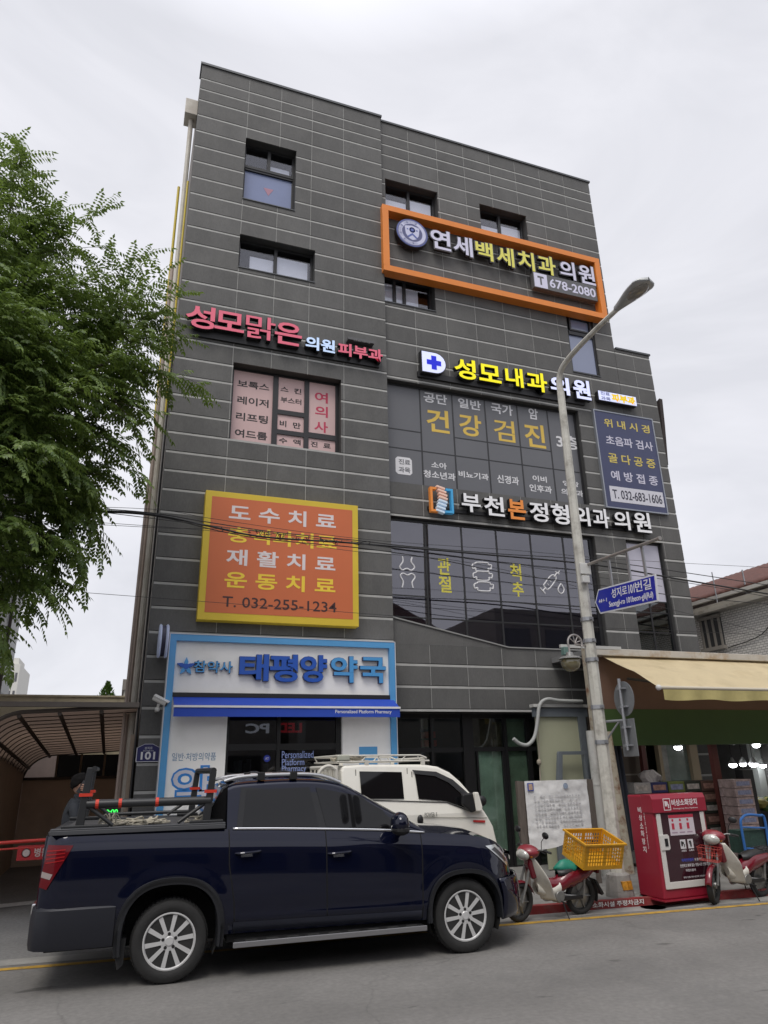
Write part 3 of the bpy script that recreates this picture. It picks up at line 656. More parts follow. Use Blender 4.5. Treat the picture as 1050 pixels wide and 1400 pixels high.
# yellow bordered billboard
Y = 12.28
sg = thing('billboard', 'large orange board with yellow border, white and yellow words and a phone number', 'billboard', (2.5, 12.4, 5.5))
x0,x1,z0,z1 = 1.06, 3.975, 4.36, 6.75
mb = MB(); mb.box(x0,x1,Y,12.5,z0,z1); mb.build('board', mat('billboard_yellow', (.66,.48,.035), .5, var=.06, vs=1.2), sg, bevel=.004)
mb = MB(); mb.box(x0+.115,x1-.115,Y-.003,Y+.01,z0+.13,z1-.11); mb.build('panel', mat('billboard_orange', (.58,.145,.05), .5, var=.05, vs=1), sg)
BW = mat('billboard_white', (.72,.66,.66), .5); BY = mat('billboard_yellow_print', (.86,.62,.05), .5); BB = mat('billboard_brown', (.05,.02,.02), .5)
words(sg, 'white_lettering', [('도 수 치 료',(313.9,689),(459.2,724.3)),('재 활 치 료',(310,749.5),(458.5,782.5))], BW, Y-.006, .003, .022)
words(sg, 'yellow_lettering', [('충격파치료',(312.4,719.3),(460,752.8)),('운 동 치 료',(307.7,780.5),(458.5,812.2))], BY, Y-.006, .003, .022)
words(sg, 'phone_lettering', [('T. 032-255-1234',(304.5,814.7),(460,837.5))], BB, Y-.006, .003, .008)

# blue notice board on the right
Y = 12.54
sg = thing('notice_board', 'slate blue vertical board with white and yellow words and a white phone strip', 'sign', (11, 12.58, 8.7))
mb = MB(); mb.box(10.14,11.86,Y,12.6,7.49,10.0); mb.build('board', mat('board_blue', (.048,.056,.125), .4, var=.08, vs=1.5), sg)
mb = MB(); frame_xz(mb, 10.11,11.89,7.46,10.03,.03,Y-.012,12.6); mb.build('frame', mat('board_alloy', (.32,.34,.38), .4, .5), sg)
NY = mat('notice_yellow', (.62,.50,.12), .5); NW = mat('notice_white', (.58,.57,.68), .5)
words(sg, 'yellow_lettering', [('위 내 시 경',(825,571.5),(889,593)),('골 다 공 증',(830.8,618.5),(897,641))], NY, Y-.004, .004, .016)
words(sg, 'white_lettering', [('초음파 검사',(827.5,594.5),(893.7,617)),('예 방 접 종',(834.5,642.5),(900.5,664.5))], NW, Y-.004, .004, .016)
x0,x1,z0,z1 = rect((833,666),(909,694),Y); z1 = at(909,677,Y).z
mb = MB(); mb.box(x0,x1,Y-.004,Y+.01,z0,z1+.06); o = mb.build('phone_strip', mat('strip_white', (.60,.60,.66), .5), sg)
mb = MB(); zz = (z0+z1+.06)/2; letters(mb, 'T. 032-683-1606', x0+.07, x1-.05, zz-.115, zz+.115, Y-.007, .003, .012); mb.build('phone_lettering', mat('strip_print', (.03,.03,.05), .5), o)

# projecting sign blades on the right-hand side of the building
mb = MB(); X = Matrix.Translation((12.55,13.2,9.95)) @ Matrix.Rotation(rad(6), 4, 'Y')
mb.prism([(-.30,-.95),(.28,-.9),(.30,.55),(.22,.95),(.05,.88),(-.28,1.0),(-.30,.2)], -.05, .05, 'X', X); 
sg = thing('projecting_sign', 'dark weathered sign seen edge on at the right corner of the clinic', 'sign', (12.4, 13.2, 9.9))
mb.build('board', mat('rust_dark', (.035,.026,.024), .8, var=.4), sg); mb = MB()
for z_ in (9.3,10.6): mb.box(12.19,12.5,13.15,13.22,z_,z_+.05)
mb.build('bracket', SB, sg)
dp = MB(); dp.tube([(12.30,13.6,0),(12.30,13.6,9.2)], .07, 8); o = dp.build('drain_pipe', mat('pale_drain', (.45,.46,.46), .6), None); tag(o, 'pale drain pipe running down the right side wall of the clinic', 'pipe')
sc_ = MB(); c = Vector((.53, 12.18, 3.95))
sg = thing('round_projecting_sign', 'small round sign seen edge on with two pale rims, beside the pharmacy panel', 'sign', (.53, 12.4, 3.95))
mb = MB(); mb.lathe([(0,-.03),(.25,-.03),(.25,.03),(0,.03)], c, (1,0,0), 32); mb.box(.5,.56,12.4,12.5,3.9,4.0); mb.build('core', mat('navy_core', (.02,.02,.05), .5), sg)
for sx_ in (-.055,.055):
    mb = MB(); mb.lathe([(.0,-.022),(.26,-.022),(.28,0),(.26,.022),(0,.022)], c+Vector((sx_,0,0)), (1,0,0), 32); mb.build('rim_disc', mat('pale_blue_rim', (.42,.48,.66), .35, emit=.05), sg, smooth=True)

# ================================================================== pharmacy shopfront
ph = thing('pharmacy_shopfront', 'white pharmacy shopfront with light blue border and big blue raised letters', 'shopfront', (2.6, 12.35, 0))
BLUEB = mat('light_blue_border', (.09,.32,.62), .4, var=.05); WPAN = mat('white_panel', (.87,.865,.85), .5, var=.03, vs=1.2, dirt=((.68,.68,.65), .4), ds=1)
Y = 12.2; X0,X1,Z1 = .645, 4.64, 4.08
mb = MB(); b = .105
mb.box(X0,X1,Y,12.5,Z1-b,Z1); mb.box(X0,X0+b,Y,12.5,0.013,Z1-b); mb.box(X1-b,X1,Y,12.5,.013,Z1-b); mb.build('border', BLUEB, ph, bevel=.004)
mb = MB(); mb.box(X0-.012,X1+.012,Y-.006,12.5,Z1+.001,Z1+.014); mb.box(X0-.014,X0-.001,Y-.006,12.5,.013,Z1); mb.box(X1+.001,X1+.014,Y-.006,12.5,.013,Z1); mb.build('edge_trim', mat('pale_trim', (.6,.62,.66), .4), ph)
mb = MB(); mb.box(X0+b,X1-b,Y+.08,12.5,3.09,Z1-b); mb.build('sign_panel', WPAN, ph)
dx0 = at(309.5,1000,Y+.1).x; dx1 = at(467,1000,Y+.1).x
mb = MB(); mb.box(X0+b,dx0,Y+.05,12.5,.013,3.09); mb.build('side_panel', WPAN, ph)
mb = MB(); mb.box(dx1,X1-b,Y+.05,12.5,.013,3.09); mb.build('side_panel', WPAN, ph)
DB = mat('deep_blue_letter', (.015,.085,.42), .4, emit=.03); LB = mat('sky_letter', (.07,.29,.60), .4, emit=.03); NAVY = mat('navy_side', (.01,.03,.12), .5)
for bdy, tl, br in (('태',(328.4,893.5),(367,931)),('평',(369.5,894),(407,932.5)),('양',(411,895),(447,933))): channel(ph, bdy, tl, br, Y-.0, DB, .03, .08, side=NAVY)
for bdy, tl, br in (('약',(452.6,896.5),(489,933.5)),('국',(492.5,898),(528,934))): channel(ph, bdy, tl, br, Y, LB, .025, .08, side=NAVY)
channel(ph, '참약사', (266,903),(317.5,920), Y+.02, LB, .01, .06, side=NAVY)
c = at(254.5,911,Y+.02); mb = MB()
for i in range(5):
    X = Matrix.Translation((c.x,Y+.02,c.z)) @ Matrix.Rotation(rad(72*i), 4, 'Y'); mb.k = 1 if i in (1,4) else 0
    mb.prism([(-.022,0),(.022,0),(.032,.08),(.0,.155),(-.032,.08)], 0, .06, X=X)
mb.k = 1; mb.lathe([(0,0),(.045,0),(.045,.07),(0,.07)], (c.x,Y+.012,c.z), (0,1,0), 16)
mb.build('star_emblem', [LB, DB], ph)
# printed panel left of the door
Yp = Y+.047
words(ph, 'small_lettering', [('일반·처방의약품',(235.5,1029.5),(295,1039.5))], mat('steel_blue_print', (.10,.22,.38), .5), Yp, .003, .0)
x0,x1,z0,z1 = rect((235,1047),(292,1104),Yp)
mb = MB(); letters(mb, '약', x0, x1, z0, z1, Yp, .003, .06); o = mb.build('big_syllable', mat('print_blue', (.03,.22,.62), .5), ph)
mb = MB(); letters(mb, '약', x0+.03, x1-.03, z0+.03, z1-.03, Yp-.003, .003, .005); mb.build('syllable_core', mat('print_lilac', (.58,.58,.66), .5), o)
x0,x1,z0,z1 = rect((491,1021),(516,1048),Yp); mb = MB(); mb.box(x0,x1,Yp-.01,Yp+.01,z0,z1); mb.build('blue_poster', BLUEB, ph)
# glazed door
yd = 12.36; mb = MB()
xa = at(380,1030,yd).x
for a, e in ((dx0,dx0+.05),(xa-.03,xa+.03),(dx1-.09,dx1)): mb.box(a, e, yd-.03, yd+.05, .013, 3.08)
zt = at(380,1021,yd).z
for a, e in ((dx0+.05,xa-.03),(xa+.03,dx1-.09)): mb.box(a, e, yd-.02, yd+.04, zt-.05, zt+.05); mb.box(a, e, yd-.02, yd+.04, .02, .14); mb.box(a, e, yd-.02, yd+.04, 2.98, 3.08)
o = mb.build('door', BF, ph)
mb = MB(); mb.box(dx0+.05,dx1-.09,yd+.005,yd+.012,.14,2.98); mb.build('pane', glass('shop_glass', (.6,.62,.64), .05), o)
words(o, 'door_lettering', [('Personalized',(385.5,1027),(428.5,1036)),('Platform',(385.5,1037.5),(416,1046)),('Pharmacy',(385.5,1047),(418.5,1056.5))], mat('periwinkle_print', (.26,.33,.62), .5, emit=.06), yd-.002, .003, .004)
c = at(365,1037,yd); mb = MB(); mb.lathe([(0,0),(.055,0),(.055,.004),(0,.004)], (c.x,yd-.002,c.z), (0,1,0), 20); q = mb.build('round_sticker', mat('sticker_blue', (.02,.04,.32), .4), o)
mb = MB(); letters(mb, 'AT', c.x-.03, c.x+.03, c.z-.02, c.z+.02, yd-.005, .002, .0); mb.build('sticker_mark', TXTW, q)
mb = MB()
for z_ in (.5,.95,1.4,1.85): mb.box(1.6,3.4,14.9,15.2,z_,z_+.03)
for x_ in (1.6,2.5,3.37): mb.box(x_,x_+.03,14.9,15.2,.02,2.1)
sh_ = mb.build('shelf_unit', mat('shelf_white', (.35,.35,.35), .6), ph)
mb = MB()
for i in range(46):
    x_ = 1.62+random.random()*1.7; z_ = random.choice((.53,.98,1.43,1.88)); mb.box(x_,x_+.08,14.95,15.1,z_,z_+.1+random.random()*.18)
mb.build('medicine_box', mat('medicine_boxes', (.3,.34,.36), .6, isl=.5), sh_)
# reflection of a sign opposite, put in as glowing mirrored letters behind the glass
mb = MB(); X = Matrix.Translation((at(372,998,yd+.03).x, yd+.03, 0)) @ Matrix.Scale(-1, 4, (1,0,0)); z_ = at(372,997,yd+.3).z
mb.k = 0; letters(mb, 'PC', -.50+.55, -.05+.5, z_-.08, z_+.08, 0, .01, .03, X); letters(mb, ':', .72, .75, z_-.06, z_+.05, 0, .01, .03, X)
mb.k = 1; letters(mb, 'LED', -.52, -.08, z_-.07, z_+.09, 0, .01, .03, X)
mb.build('reflected_lettering', [mat('white_reflection_glow', (.5,.5,.55), .5, emit=.25), mat('red_reflection_glow', (.5,.02,.03), .5, emit=.2)], ph)
# blue awning
aw = thing('awning', 'blue pharmacy awning with a white edge line and white printed words', 'awning', (2.65, 12.1, 3.0))
AWB = mat('awning_blue', (.012,.055,.40), .6, var=.06, vs=3)
ax0, ax1 = .77, 4.60; yf, zf = 11.93, at(400,967,11.93).z
mb = MB(); mb.prism([(12.28,3.085),(yf,zf+.012),(yf,zf),(12.28,3.06)], ax0, ax1, 'X'); mb.build('fabric', AWB, aw)
mb = MB(); mb.box(ax0-.01,ax1+.01,yf-.03,yf,zf-.012,zf+.02); mb.build('front_bar', mat('bar_white', (.7,.7,.72), .4), aw)
mb = MB(); mb.box(ax0,ax1,yf-.014,yf-.008,zf-.155,zf-.014); o = mb.build('valance', AWB, aw)
words(o, 'valance_lettering', [('Personalized Platform Pharmacy',(458.5,970.3),(535.5,976.8))], TXTW, yf-.017, .002, .006)
mb = MB(); mb.box(ax0-.02,ax1+.02,12.22,12.28,3.06,3.13); mb.build('cassette', SB, aw)
# house number plaque
Y = 12.47
sg = thing('number_plaque', 'navy house number plaque reading 101 on the stone left of the pharmacy', 'plaque', (.4, 12.49, 2.2))
x0,x1,z0,z1 = rect((187.5,1018),(217.5,1041.5),Y); xm = (x0+x1)/2
def pl(e): return [(x0+e,z0+e),(x1-e,z0+e),(x1-e,z1-.05),(xm+.06,z1-e*.6+.01),(xm-.06,z1-e*.6+.01),(x0+e,z1-.05)]
mb = MB(); mb.prism(pl(0), Y, 12.5); o = mb.build('plate', mat('plaque_white', (.6,.6,.65), .4), sg)
mb = MB(); mb.prism(pl(.012), Y-.003, Y+.01); mb.build('face', mat('plaque_navy', (.02,.02,.11), .35), sg)
mb = MB(); letters(mb, '101', x0+.07, x1-.07, z0+.035, z0+.155, Y-.006, .003, .03); letters(mb, '성지로', xm-.06, xm+.06, z1-.075, z1-.035, Y-.006, .002, .0); letters(mb, 'Seongji-ro', xm-.08, xm+.08, z1-.11, z1-.085, Y-.006, .002, .0); mb.build('lettering', TXTW, sg)
# security camera
sg = thing('security_camera', 'white bullet security camera on a bracket left of the pharmacy border', 'camera', (.55, 12.45, 3.0))
c = at(219,958,12.2); X = Matrix.Translation(c) @ Matrix.Rotation(rad(-22), 4, 'Z') @ Matrix.Rotation(rad(18), 4, 'X') @ Matrix.Rotation(rad(28),4,'Y')
mb = MB(); mb.tube([(-.12,.0,0),(.11,0,0)], .045, 14, X=X); mb.box(-.12,.14,-.05,.05,.035,.05, X); mb.build('housing', mat('camera_white', (.6,.6,.58), .4), sg, smooth=True)
mb = MB(); mb.tube([(.11,0,0),(.125,0,0)], .042, 14, X=X); mb.build('lens', BLACK, sg)
mb = MB(); mb.tube([c+Vector((-.02,.02,-.05)), c+Vector((-.03,.06,-.14)), c+Vector((-.04,.29,-.14))], .022, 8); mb.ball(c+Vector((-.03,.06,-.13)), .04); mb.build('bracket', mat('camera_white',(0,0,0)), sg, smooth=True)
# ================================================================== street lamp pole and what hangs on it
POLE = mat('weathered_pole_paint', (.52,.51,.46), .7, var=.15, vs=5, dirt=((.22,.20,.17), .7), ds=3.5)
GREYM = mat('grey_bracket', (.28,.29,.31), .5, .4)
bx, by = 6.99, 9.53
lp = thing('street_lamp', 'tall pale tapered street lamp pole with a curved arm and cobra head lamp', 'street lamp', (bx, by, .1))
mb = MB()
mb.tube([(bx,by,.1),(bx,by,2.0),(bx,by,5.0),(bx+.03,by,8.35)], [.105,.098,.085,.066], 8); mb.build('pole', POLE, lp)
mb = MB(); mb.lathe([(.20,0),(.20,.03),(.165,.28),(.12,.31),(.10,.31)], (bx,by,.1), (0,0,1), 10); base = mb.build('base_collar', mat('collar_concrete', (.26,.25,.235), .85, var=.25, vs=6, dirt=((.1,.09,.08), .7), ds=5), lp)
mb = MB()
for a in (-100,-72): 
    X = Matrix.Translation((bx,by,.28)) @ Matrix.Rotation(rad(a), 4, 'Z'); mb.prism([(-.035,-.05),(.045,-.05),(.03,.06),(-.05,.06)], -.03, .03, X=Matrix.Translation((bx,by,.25)) @ Matrix.Rotation(rad(a+90), 4, 'Z') @ Matrix.Translation((0,-.165,0)))
mb.build('hazard_patch', mat('hazard_orange', (.55,.25,.02), .7, var=.4, vs=20), base)
P_ = smoothpath([(bx+.03,by,8.25),(bx+.03,by,8.55),(bx+.03,by-.12,8.74),(bx+.02,by-.5,8.83),(bx,by-1.2,8.86),(bx,by-1.9,8.87)], 5)
mb = MB(); mb.tube(P_, [.062-.022*i/(len(P_)-1) for i in range(len(P_))], 8); mb.build('arm', POLE, lp, smooth=True)
# cobra head along -Y
hy = by-1.78
mb = MB(); n_ = 14
def head(u, v):
    L_ = .80; t = u; y = hy-t*L_
    wd_ = .05+.135*math.sin(min(1, t*1.25)*math.pi*.5)**1.6 if t < .8 else .185*math.sqrt(max(0, 1-((t-.8)/.2)**2))+.01
    hh_ = .045+.065*math.sin(math.pi*min(1, .15+t*.85))
    a = v*2*math.pi; sz = math.sin(a)
    return Vector((bx+wd_*math.cos(a), y, 8.875+(hh_*1.1*sz if sz > 0 else hh_*.55*sz)+.0*t))
mb.grid(head, 16, 18); mb.build('lamp_head', mat('lamp_head_grey', (.36,.37,.37), .4, .3), lp, smooth=True)
mb = MB(); mb.ball((bx, hy-.52, 8.86), .13, 16, (1.05,1.8,.62)); mb.build('lamp_lens', mat('lamp_glass', (.20,.185,.16), .08, spec=.9, var=.35, vs=4), lp, smooth=True)
# steel bands round the pole
for z_ in (4.1, 3.75, 3.45, 2.72, 2.2):
    mb = MB(); mb.lathe([(.098,-.03),(.104,-.03),(.104,.03),(.098,.03)], (bx,by,z_), (0,0,1), 12); mb.box(bx-.02,bx+.02,by-.135,by-.09,z_-.02,z_+.02); mb.build('steel_band', STEEL, lp)
mb = MB(); mb.box(bx-.10,bx+.10,by-.14,by-.09,4.83,5.02); mb.box(bx-.10,bx+.04,by-.16,by-.1,4.68,4.80); mb.build('cable_clamp', mat('clamp_white', (.55,.55,.53), .5), lp, bevel=.01)

# street name sign
sx_ = 7.16
ss = thing('street_name_sign', 'blue and white arrow street name plate hanging from a steel arm on the lamp pole', 'sign', (sx_, by, 4.3))
mb = MB(); mb.tube([(bx+.05,by-.05,5.0),(sx_,7.80,4.97)], .025, 10); mb.lathe([(.0,0),(.032,0),(.032,.03),(0,.03)], (sx_,7.82,4.97), (0,-1,0), 12)
mb.build('arm', mat('arm_steel', (.34,.32,.30), .35, .6), ss, smooth=True)
mb = MB()
for yy in (9.0, 8.55, 8.2): mb.box(sx_-.012,sx_+.012,yy-.02,yy+.02,4.45,4.96)
mb.build('hanger', STEEL, ss)
A = Vector((sx_-.02, 9.46, 4.375)); dirv = Vector((0, 7.985-9.34, 4.275-4.365)).normalized()
up = Vector((1,0,0)).cross(dirv).normalized(); up = up if up.z > 0 else -up
X = Matrix(((-dirv.cross(up)).normalized()*-1, dirv, up)).transposed()
X = Matrix((dirv, up.cross(dirv)*-1 if False else Vector((1,0,0)), up)).transposed().to_4x4(); X.translation = A
Lp, hp = 1.46, .20
o_ = [(0,0),(.11,-hp),(Lp,-hp),(Lp,hp),(.11,hp)]
mb = MB(); mb.prism(o_, 0, .025, X=X); pl_ = mb.build('plate', mat('sign_white', (.66,.67,.70), .4), ss)
e = .022; o2 = [(.03,0),(.125,-hp+e),(Lp-e,-hp+e),(Lp-e,hp-e),(.125,hp-e)]
mb = MB(); mb.prism(o2, -.003, .01, X=X); mb.build('plate_face', mat('sign_blue', (.012,.025,.34), .35), ss)
for tx_ in (('성지로', .44, .82, .0, .15, .012),('101', .855, .99, .005, .14, .02),('번길', 1.01, 1.36, .0, .16, .012),('Seongji-ro 101beon-gil(Rd)', .36, 1.38, -.155, -.04, .012),('44←1', .10, .31, -.03, .03, .008)):
    mb = MB(); letters(mb, tx_[0], *tx_[1:5], -.006, .003, tx_[5], X); mb.build('lettering', mat('sign_lettering', (.72,.72,.75), .5), ss)

# traffic signs seen from behind on their own short post
ts = thing('traffic_sign', 'round and rectangular traffic signs seen from behind on a grey bracket post', 'sign', (7.2, 9.2, 2.7))
ALU = mat('bare_aluminium', (.26,.27,.28), .5, .55, var=.15, vs=5)
XS_ = Matrix.Translation((7.2,9.2,2.82)) @ Matrix.Rotation(rad(-94), 4, 'Z')   # plate normal turned towards the street
mb = MB(); mb.lathe([(0,0),(.26,0),(.26,.006),(0,.006)], (0,.045,0), (0,1,0), 36, X=XS_); mb.build('disc', ALU, ts)
mb = MB(); mb.box(-.19,.19,.04,.05,-.84,-.30, XS_); mb.build('plate', ALU, ts, bevel=.004)
mb = MB(); mb.tube([(0,-.0,.30),(0,0,-.75)], .024, 10, X=XS_)
for z_ in (.15,-.12,-.42,-.68): mb.box(-.10,.10,-.01,.042,z_-.012,z_+.012, XS_); mb.box(-.012,.012,-.04,.0,z_-.02,z_+.02,XS_)
mb.build('post', STEEL, ts, smooth=True)
mb = MB(); q0 = Vector((bx+.1,by-.03,2.50)); q1 = Vector((7.2,9.2,2.50)); mb.tube([q0,q1], .02, 8); mb.tube([q1.lerp(q0,.25), Vector((bx+.08,by-.05,2.25))], .014, 6); mb.tube([q0+Vector((-.03,0,0)), q0+Vector((-.02,0,-.27))], .02, 6)
mb.build('bracket', GREYM, ts)

# globe lantern on a scroll bracket
c = at(780,905,9.45)
gl = thing('globe_lantern', 'small hooded globe lantern on a wheel shaped scroll bracket fixed to the lamp pole', 'lantern', (c.x, c.y, c.z))
mb = MB(); mb.lathe([(.0,-.15),(.07,-.136),(.12,-.10),(.148,-.04),(.148,.02),(.12,.06)], c, (0,0,1), 24); mb.build('globe', mat('amber_smoke_globe', (.16,.14,.075), .08, spec=.9, coat=.4), gl, smooth=True)
mb = MB(); mb.lathe([(.185,.045),(.15,.075),(.06,.10),(.05,.15),(.0,.15)], c, (0,0,1), 24); mb.lathe([(.185,.045),(.13,.06),(.0,.07)], c, (0,0,1), 24); mb.build('hood', mat('hood_zinc', (.30,.30,.29), .4, .6), gl, smooth=60)
wc = c+Vector((.12,.0,.30)); mb = MB()
ring = [wc+Vector((.13*math.cos(t), 0, .13*math.sin(t))) for t in [math.pi*(-.15+1.3*i/16) for i in range(17)]]
mb.tube([c+Vector((0,0,.15)),c+Vector((0,0,.25))]+ring[::-1], .016, 8)
for t in (60,100,140,20): mb.tube([wc, wc+Vector((.13*math.cos(rad(t)),0,.13*math.sin(rad(t))))], .008, 6)
mb.tube([wc+Vector((.0,0,-.02)), Vector((bx-.09,by,wc.z-.02))], .018, 8); mb.build('scroll_bracket', mat('bracket_chrome', (.45,.42,.40), .3, .7), gl, smooth=True)
p_ = at(768,890,10.6); t_ = thing('teal_box', 'small teal metal box on the end of a white rail behind the globe lantern', 'box', (p_.x,10.6,p_.z)); mb = MB(); mb.box(p_.x-.02,p_.x+.08,10.5,10.6,p_.z-.08,p_.z+.06); mb.build('housing', mat('teal_paint', (.12,.20,.18), .5), t_, bevel=.01); mb = MB(); mb.box(p_.x+.0,8.45,10.61,10.66,p_.z+.065,p_.z+.12); mb.build('rail', mat('rail_white', (.5,.5,.48), .6), t_)

# leaning rusty shop post and white rainwater pipe
p0 = atz(859,1194,.1); mb = MB(); p1_ = at(831,1020,p0.y); mb.tube([p0, p1_+Vector((-.02,0,.25))], .11, 12)
tag(mb.build('shop_post', mat('rusty_cream_paint', (.42,.38,.30), .7, var=.15, vs=6, dirt=((.16,.055,.02), .95), ds=5), None, smooth=True), 'cream painted steel post with rust patches, standing behind the street lamp pole', 'post')
pa = at(807,1013,11.2); mb = MB(); mb.tube([(pa.x+.02,11.2,.1),(pa.x+.02,11.2,2.45)], .075, 12); mb.lathe([(.082,-.02),(.082,.02)], (pa.x+.02,11.2,1.55), (0,0,1), 12)
tag(mb.build('rainwater_pipe', mat('pale_pvc', (.50,.50,.47), .5, var=.1, dirt=((.2,.19,.17), .6), ds=2), None, smooth=True), 'pale plastic rainwater pipe between the white notice panel and the lamp pole', 'pipe')

# faded paper noticeboard on the pavement
Y = 10.6
nb = thing('poster_board', 'wooden framed board with a faded crumpled white paper notice on the pavement', 'notice board', (6.75, Y, .1))
x0,x1,z0,z1 = 6.06,7.50,.72,1.655
WOOD = mat('weathered_wood', (.12,.10,.085), .8, var=.3, vs=12, stretch=(6,6,.6))
for aa in ((x0,x0+.04,x0+.08),(x1-.12,x1-.08,x1-.04)):
    mb = MB()
    for i, a in enumerate(aa): mb.box(a,a+.04,Y-.012+.006*i,Y+.05,z0-.02,z1-.004*i)
    mb.build('side_board', WOOD, nb)
def paper(u, v):
    x = x0+.13+u*(x1-x0-.26); z = z1-.005-v*(z1-z0+.02+.05*math.sin(u*5+.5)*(v**3))
    n_ = noise.fractal((x*7, z*7, 1.3), 1, 2, 4)*.012; b_ = max(0, 1-((u-.25)/.28)**2)*max(0, v-.72)*.25
    return Vector((x, Y-.02+n_-b_*max(0,1-v)*1.0, z))
def mat_paper():
    m = mat('faded_paper', (.72,.72,.71), .7, var=.05, vs=5, bump=.4, bs=25, dirt=((.46,.47,.49), .4), ds=9); return m
mb = MB(); mb.grid(paper, 50, 36); mb.build('paper_notice', mat_paper(), nb, smooth=True)
mb = MB()
random.seed(4)
for r_ in range(8):
    zz = 1.40-r_*.062; cx0 = x0+.27
    for k_ in range(16):
        if random.random() < .12: continue
        xx = cx0+k_*.055+random.random()*.01; mb.box(xx, xx+.025+random.random()*.02, Y-.038, Y-.036, zz, zz+.018+random.random()*.014)
mb.build('faded_lettering', mat('faded_ink', (.54,.54,.55), .8, var=.3, vs=30), nb)
mb = MB(); mb.box(x0+.17,x0+.28,Y-.04,Y-.036,1.50,1.62); o = mb.build('corner_picture', mat('blue_frame_print', (.05,.09,.36), .5), nb); mb = MB(); mb.box(x0+.19,x0+.26,Y-.043,Y-.039,1.515,1.605); mb.build('picture_print', mat('orange_photo_print', (.5,.35,.25), .5, var=.4, vs=30), o)
mb = MB(); mb.lathe([(0,0),(.045,0),(.045,.003),(0,.003)], (x0+.88,Y-.042,1.56), (0,1,0), 18); mb.build('round_stamp', mat('stamp_blue', (.28,.34,.44), .6, var=.4, vs=40), nb)
for a in (x0+.05,x1-.1):
    mb = MB(); mb.box(a,a+.06,Y+.0,Y+.06,.1,.72); mb.build('leg', WOOD, nb)
mb = MB(); mb.box(x0+.12,x1-.12,Y+.02,Y+.04,z0,z1-.02); mb.build('backing', WOOD, nb)

# cream sheet panel with a grey steel frame, loose inner frame, and the looping conduit
Y = 12.2
pn = thing('sheet_panel', 'pale green sheet metal panel in a grey steel frame beside the entrance', 'panel', (8.1, Y, .1))
GF = mat('blue_grey_frame', (.14,.16,.18), .6, var=.1)
mb = MB(); mb.box(7.50,8.52,Y,Y+.03,.12,2.84); mb.build('sheet', mat('pale_green_sheet', (.40,.41,.29), .6, var=.05, vs=1.5), pn)
mb = MB(); mb.box(7.46,8.66,Y-.05,Y+.05,2.76,2.93); mb.box(8.44,8.60,Y-.05,Y+.05,.1,2.76); mb.build('frame', GF, pn)
mb = MB(); mb.box(7.42,8.70,Y-.1,Y+.05,2.935,2.99); mb.build('top_channel', mat('top_channel_white', (.5,.5,.48), .5), pn)
fl = thing('loose_frame', 'loose grey metal door frame leaning against the pale green panel', 'frame', (7.9, 12.1, .1))
mb = MB(); mb.prism([(7.60,.8),(7.72,.8),(7.89,2.12),(7.82,2.12),(7.80,2.08)], 11.98, 12.06); mb.box(7.84,8.42,12.0,12.06,2.06,2.12); mb.box(8.37,8.42,12.0,12.06,.1,2.06); mb.box(7.60,7.72,12.0,12.06,.1,.8); mb.build('bars', GF, fl, bevel=.004)
P_ = [at(796,959,12.05),at(765,958,12.05),at(748,956,12.05),at(738,964,12.05),at(735,985,12.05),at(731,1007,12.05),at(722,1018,12.05),at(711,1017,12.05),at(702,1010,12.05)]
mb = MB(); mb.tube(smoothpath(P_, 6), .035, 10); tag(mb.build('flexible_conduit', mat('conduit_grey', (.36,.37,.36), .6, bump=.6, bs=60), None, smooth=True), 'grey flexible conduit looping over the corner of the pale green panel', 'conduit')
mb = MB(); mb.tube([at(736,1000,12.1),at(738,1050,12.1),at(739,1070,12.1)], .012, 6); mb.ball(at(737,1042,12.08), .045, 10, (1,1,1.2)); tag(mb.build('rope_knot', mat('dirty_rope', (.35,.31,.25), .9), None), 'thin knotted cord hanging beside the pale green panel', 'cord')

# ================================================================== emergency hydrant cabinet
FL, BL, FR = atz(909,1231,.1), atz(882,1224,.1), atz(979,1223,.1)
ux = (FR-FL).normalized(); uy = Vector((-ux.y, ux.x, 0)); Wc = .98; Dc = .50; Hc = 1.34
Xc = Matrix((ux, uy, Vector((0,0,1)))).transposed().to_4x4(); Xc.translation = FL
hy_ = thing('hydrant_cabinet', 'red emergency fire hydrant cabinet with white door frame and dark glass on the pavement', 'cabinet', tuple(FL))
CRED = mat('cabinet_red', (.27,.013,.032), .4, var=.06, vs=2, coat=.1)
mb = MB(); mb.prism([(0,0),(Dc,0),(Dc,Hc),(.0,Hc),(-.0,Hc-.02)], 0, Wc, 'X', X=Xc); bo = mb.build('body', CRED, hy_, bevel=.02)
mb = MB(); mb.prism([(-.035,Hc-.235),(-.035,Hc-.05),(-.005,Hc+.012),(.2,Hc+.012),(.2,Hc-.235)], -.012, Wc+.012, 'X', X=Xc); mb.build('header', CRED, hy_, bevel=.008)
mb = MB()
dx = [.045, Wc-.045]; dz = [.13, Hc-.245]
mb.box(dx[0],dx[0]+.075,-.018,.0,dz[0],dz[1],Xc); mb.box(dx[1]-.075,dx[1],-.018,0,dz[0],dz[1],Xc); mb.box(dx[0]+.075,dx[1]-.075,-.018,0,dz[0],dz[0]+.085,Xc)
dr = mb.build('door', mat('cabinet_white', (.60,.58,.55), .45), hy_, bevel=.004)
mb = MB(); mb.box(dx[0]+.075,dx[1]-.075,-.012,-.001,dz[0]+.085,dz[1],Xc); mb.build('pane', mat('cabinet_dark_glass', (.035,.008,.014), .08, spec=.8), dr)
mb = MB(); mb.prism([(.05,.62),(.19,.62),(.21,.64),(.21,.80),(.19,.82),(.05,.82)], -.03, -.012, X=Xc); hn = mb.build('handle_plate', mat('cabinet_white',(0,0,0)), dr, bevel=.004)
mb = MB(); mb.box(.12,.175,-.036,-.028,.67,.77,Xc); mb.build('handle', BLACK, hn)
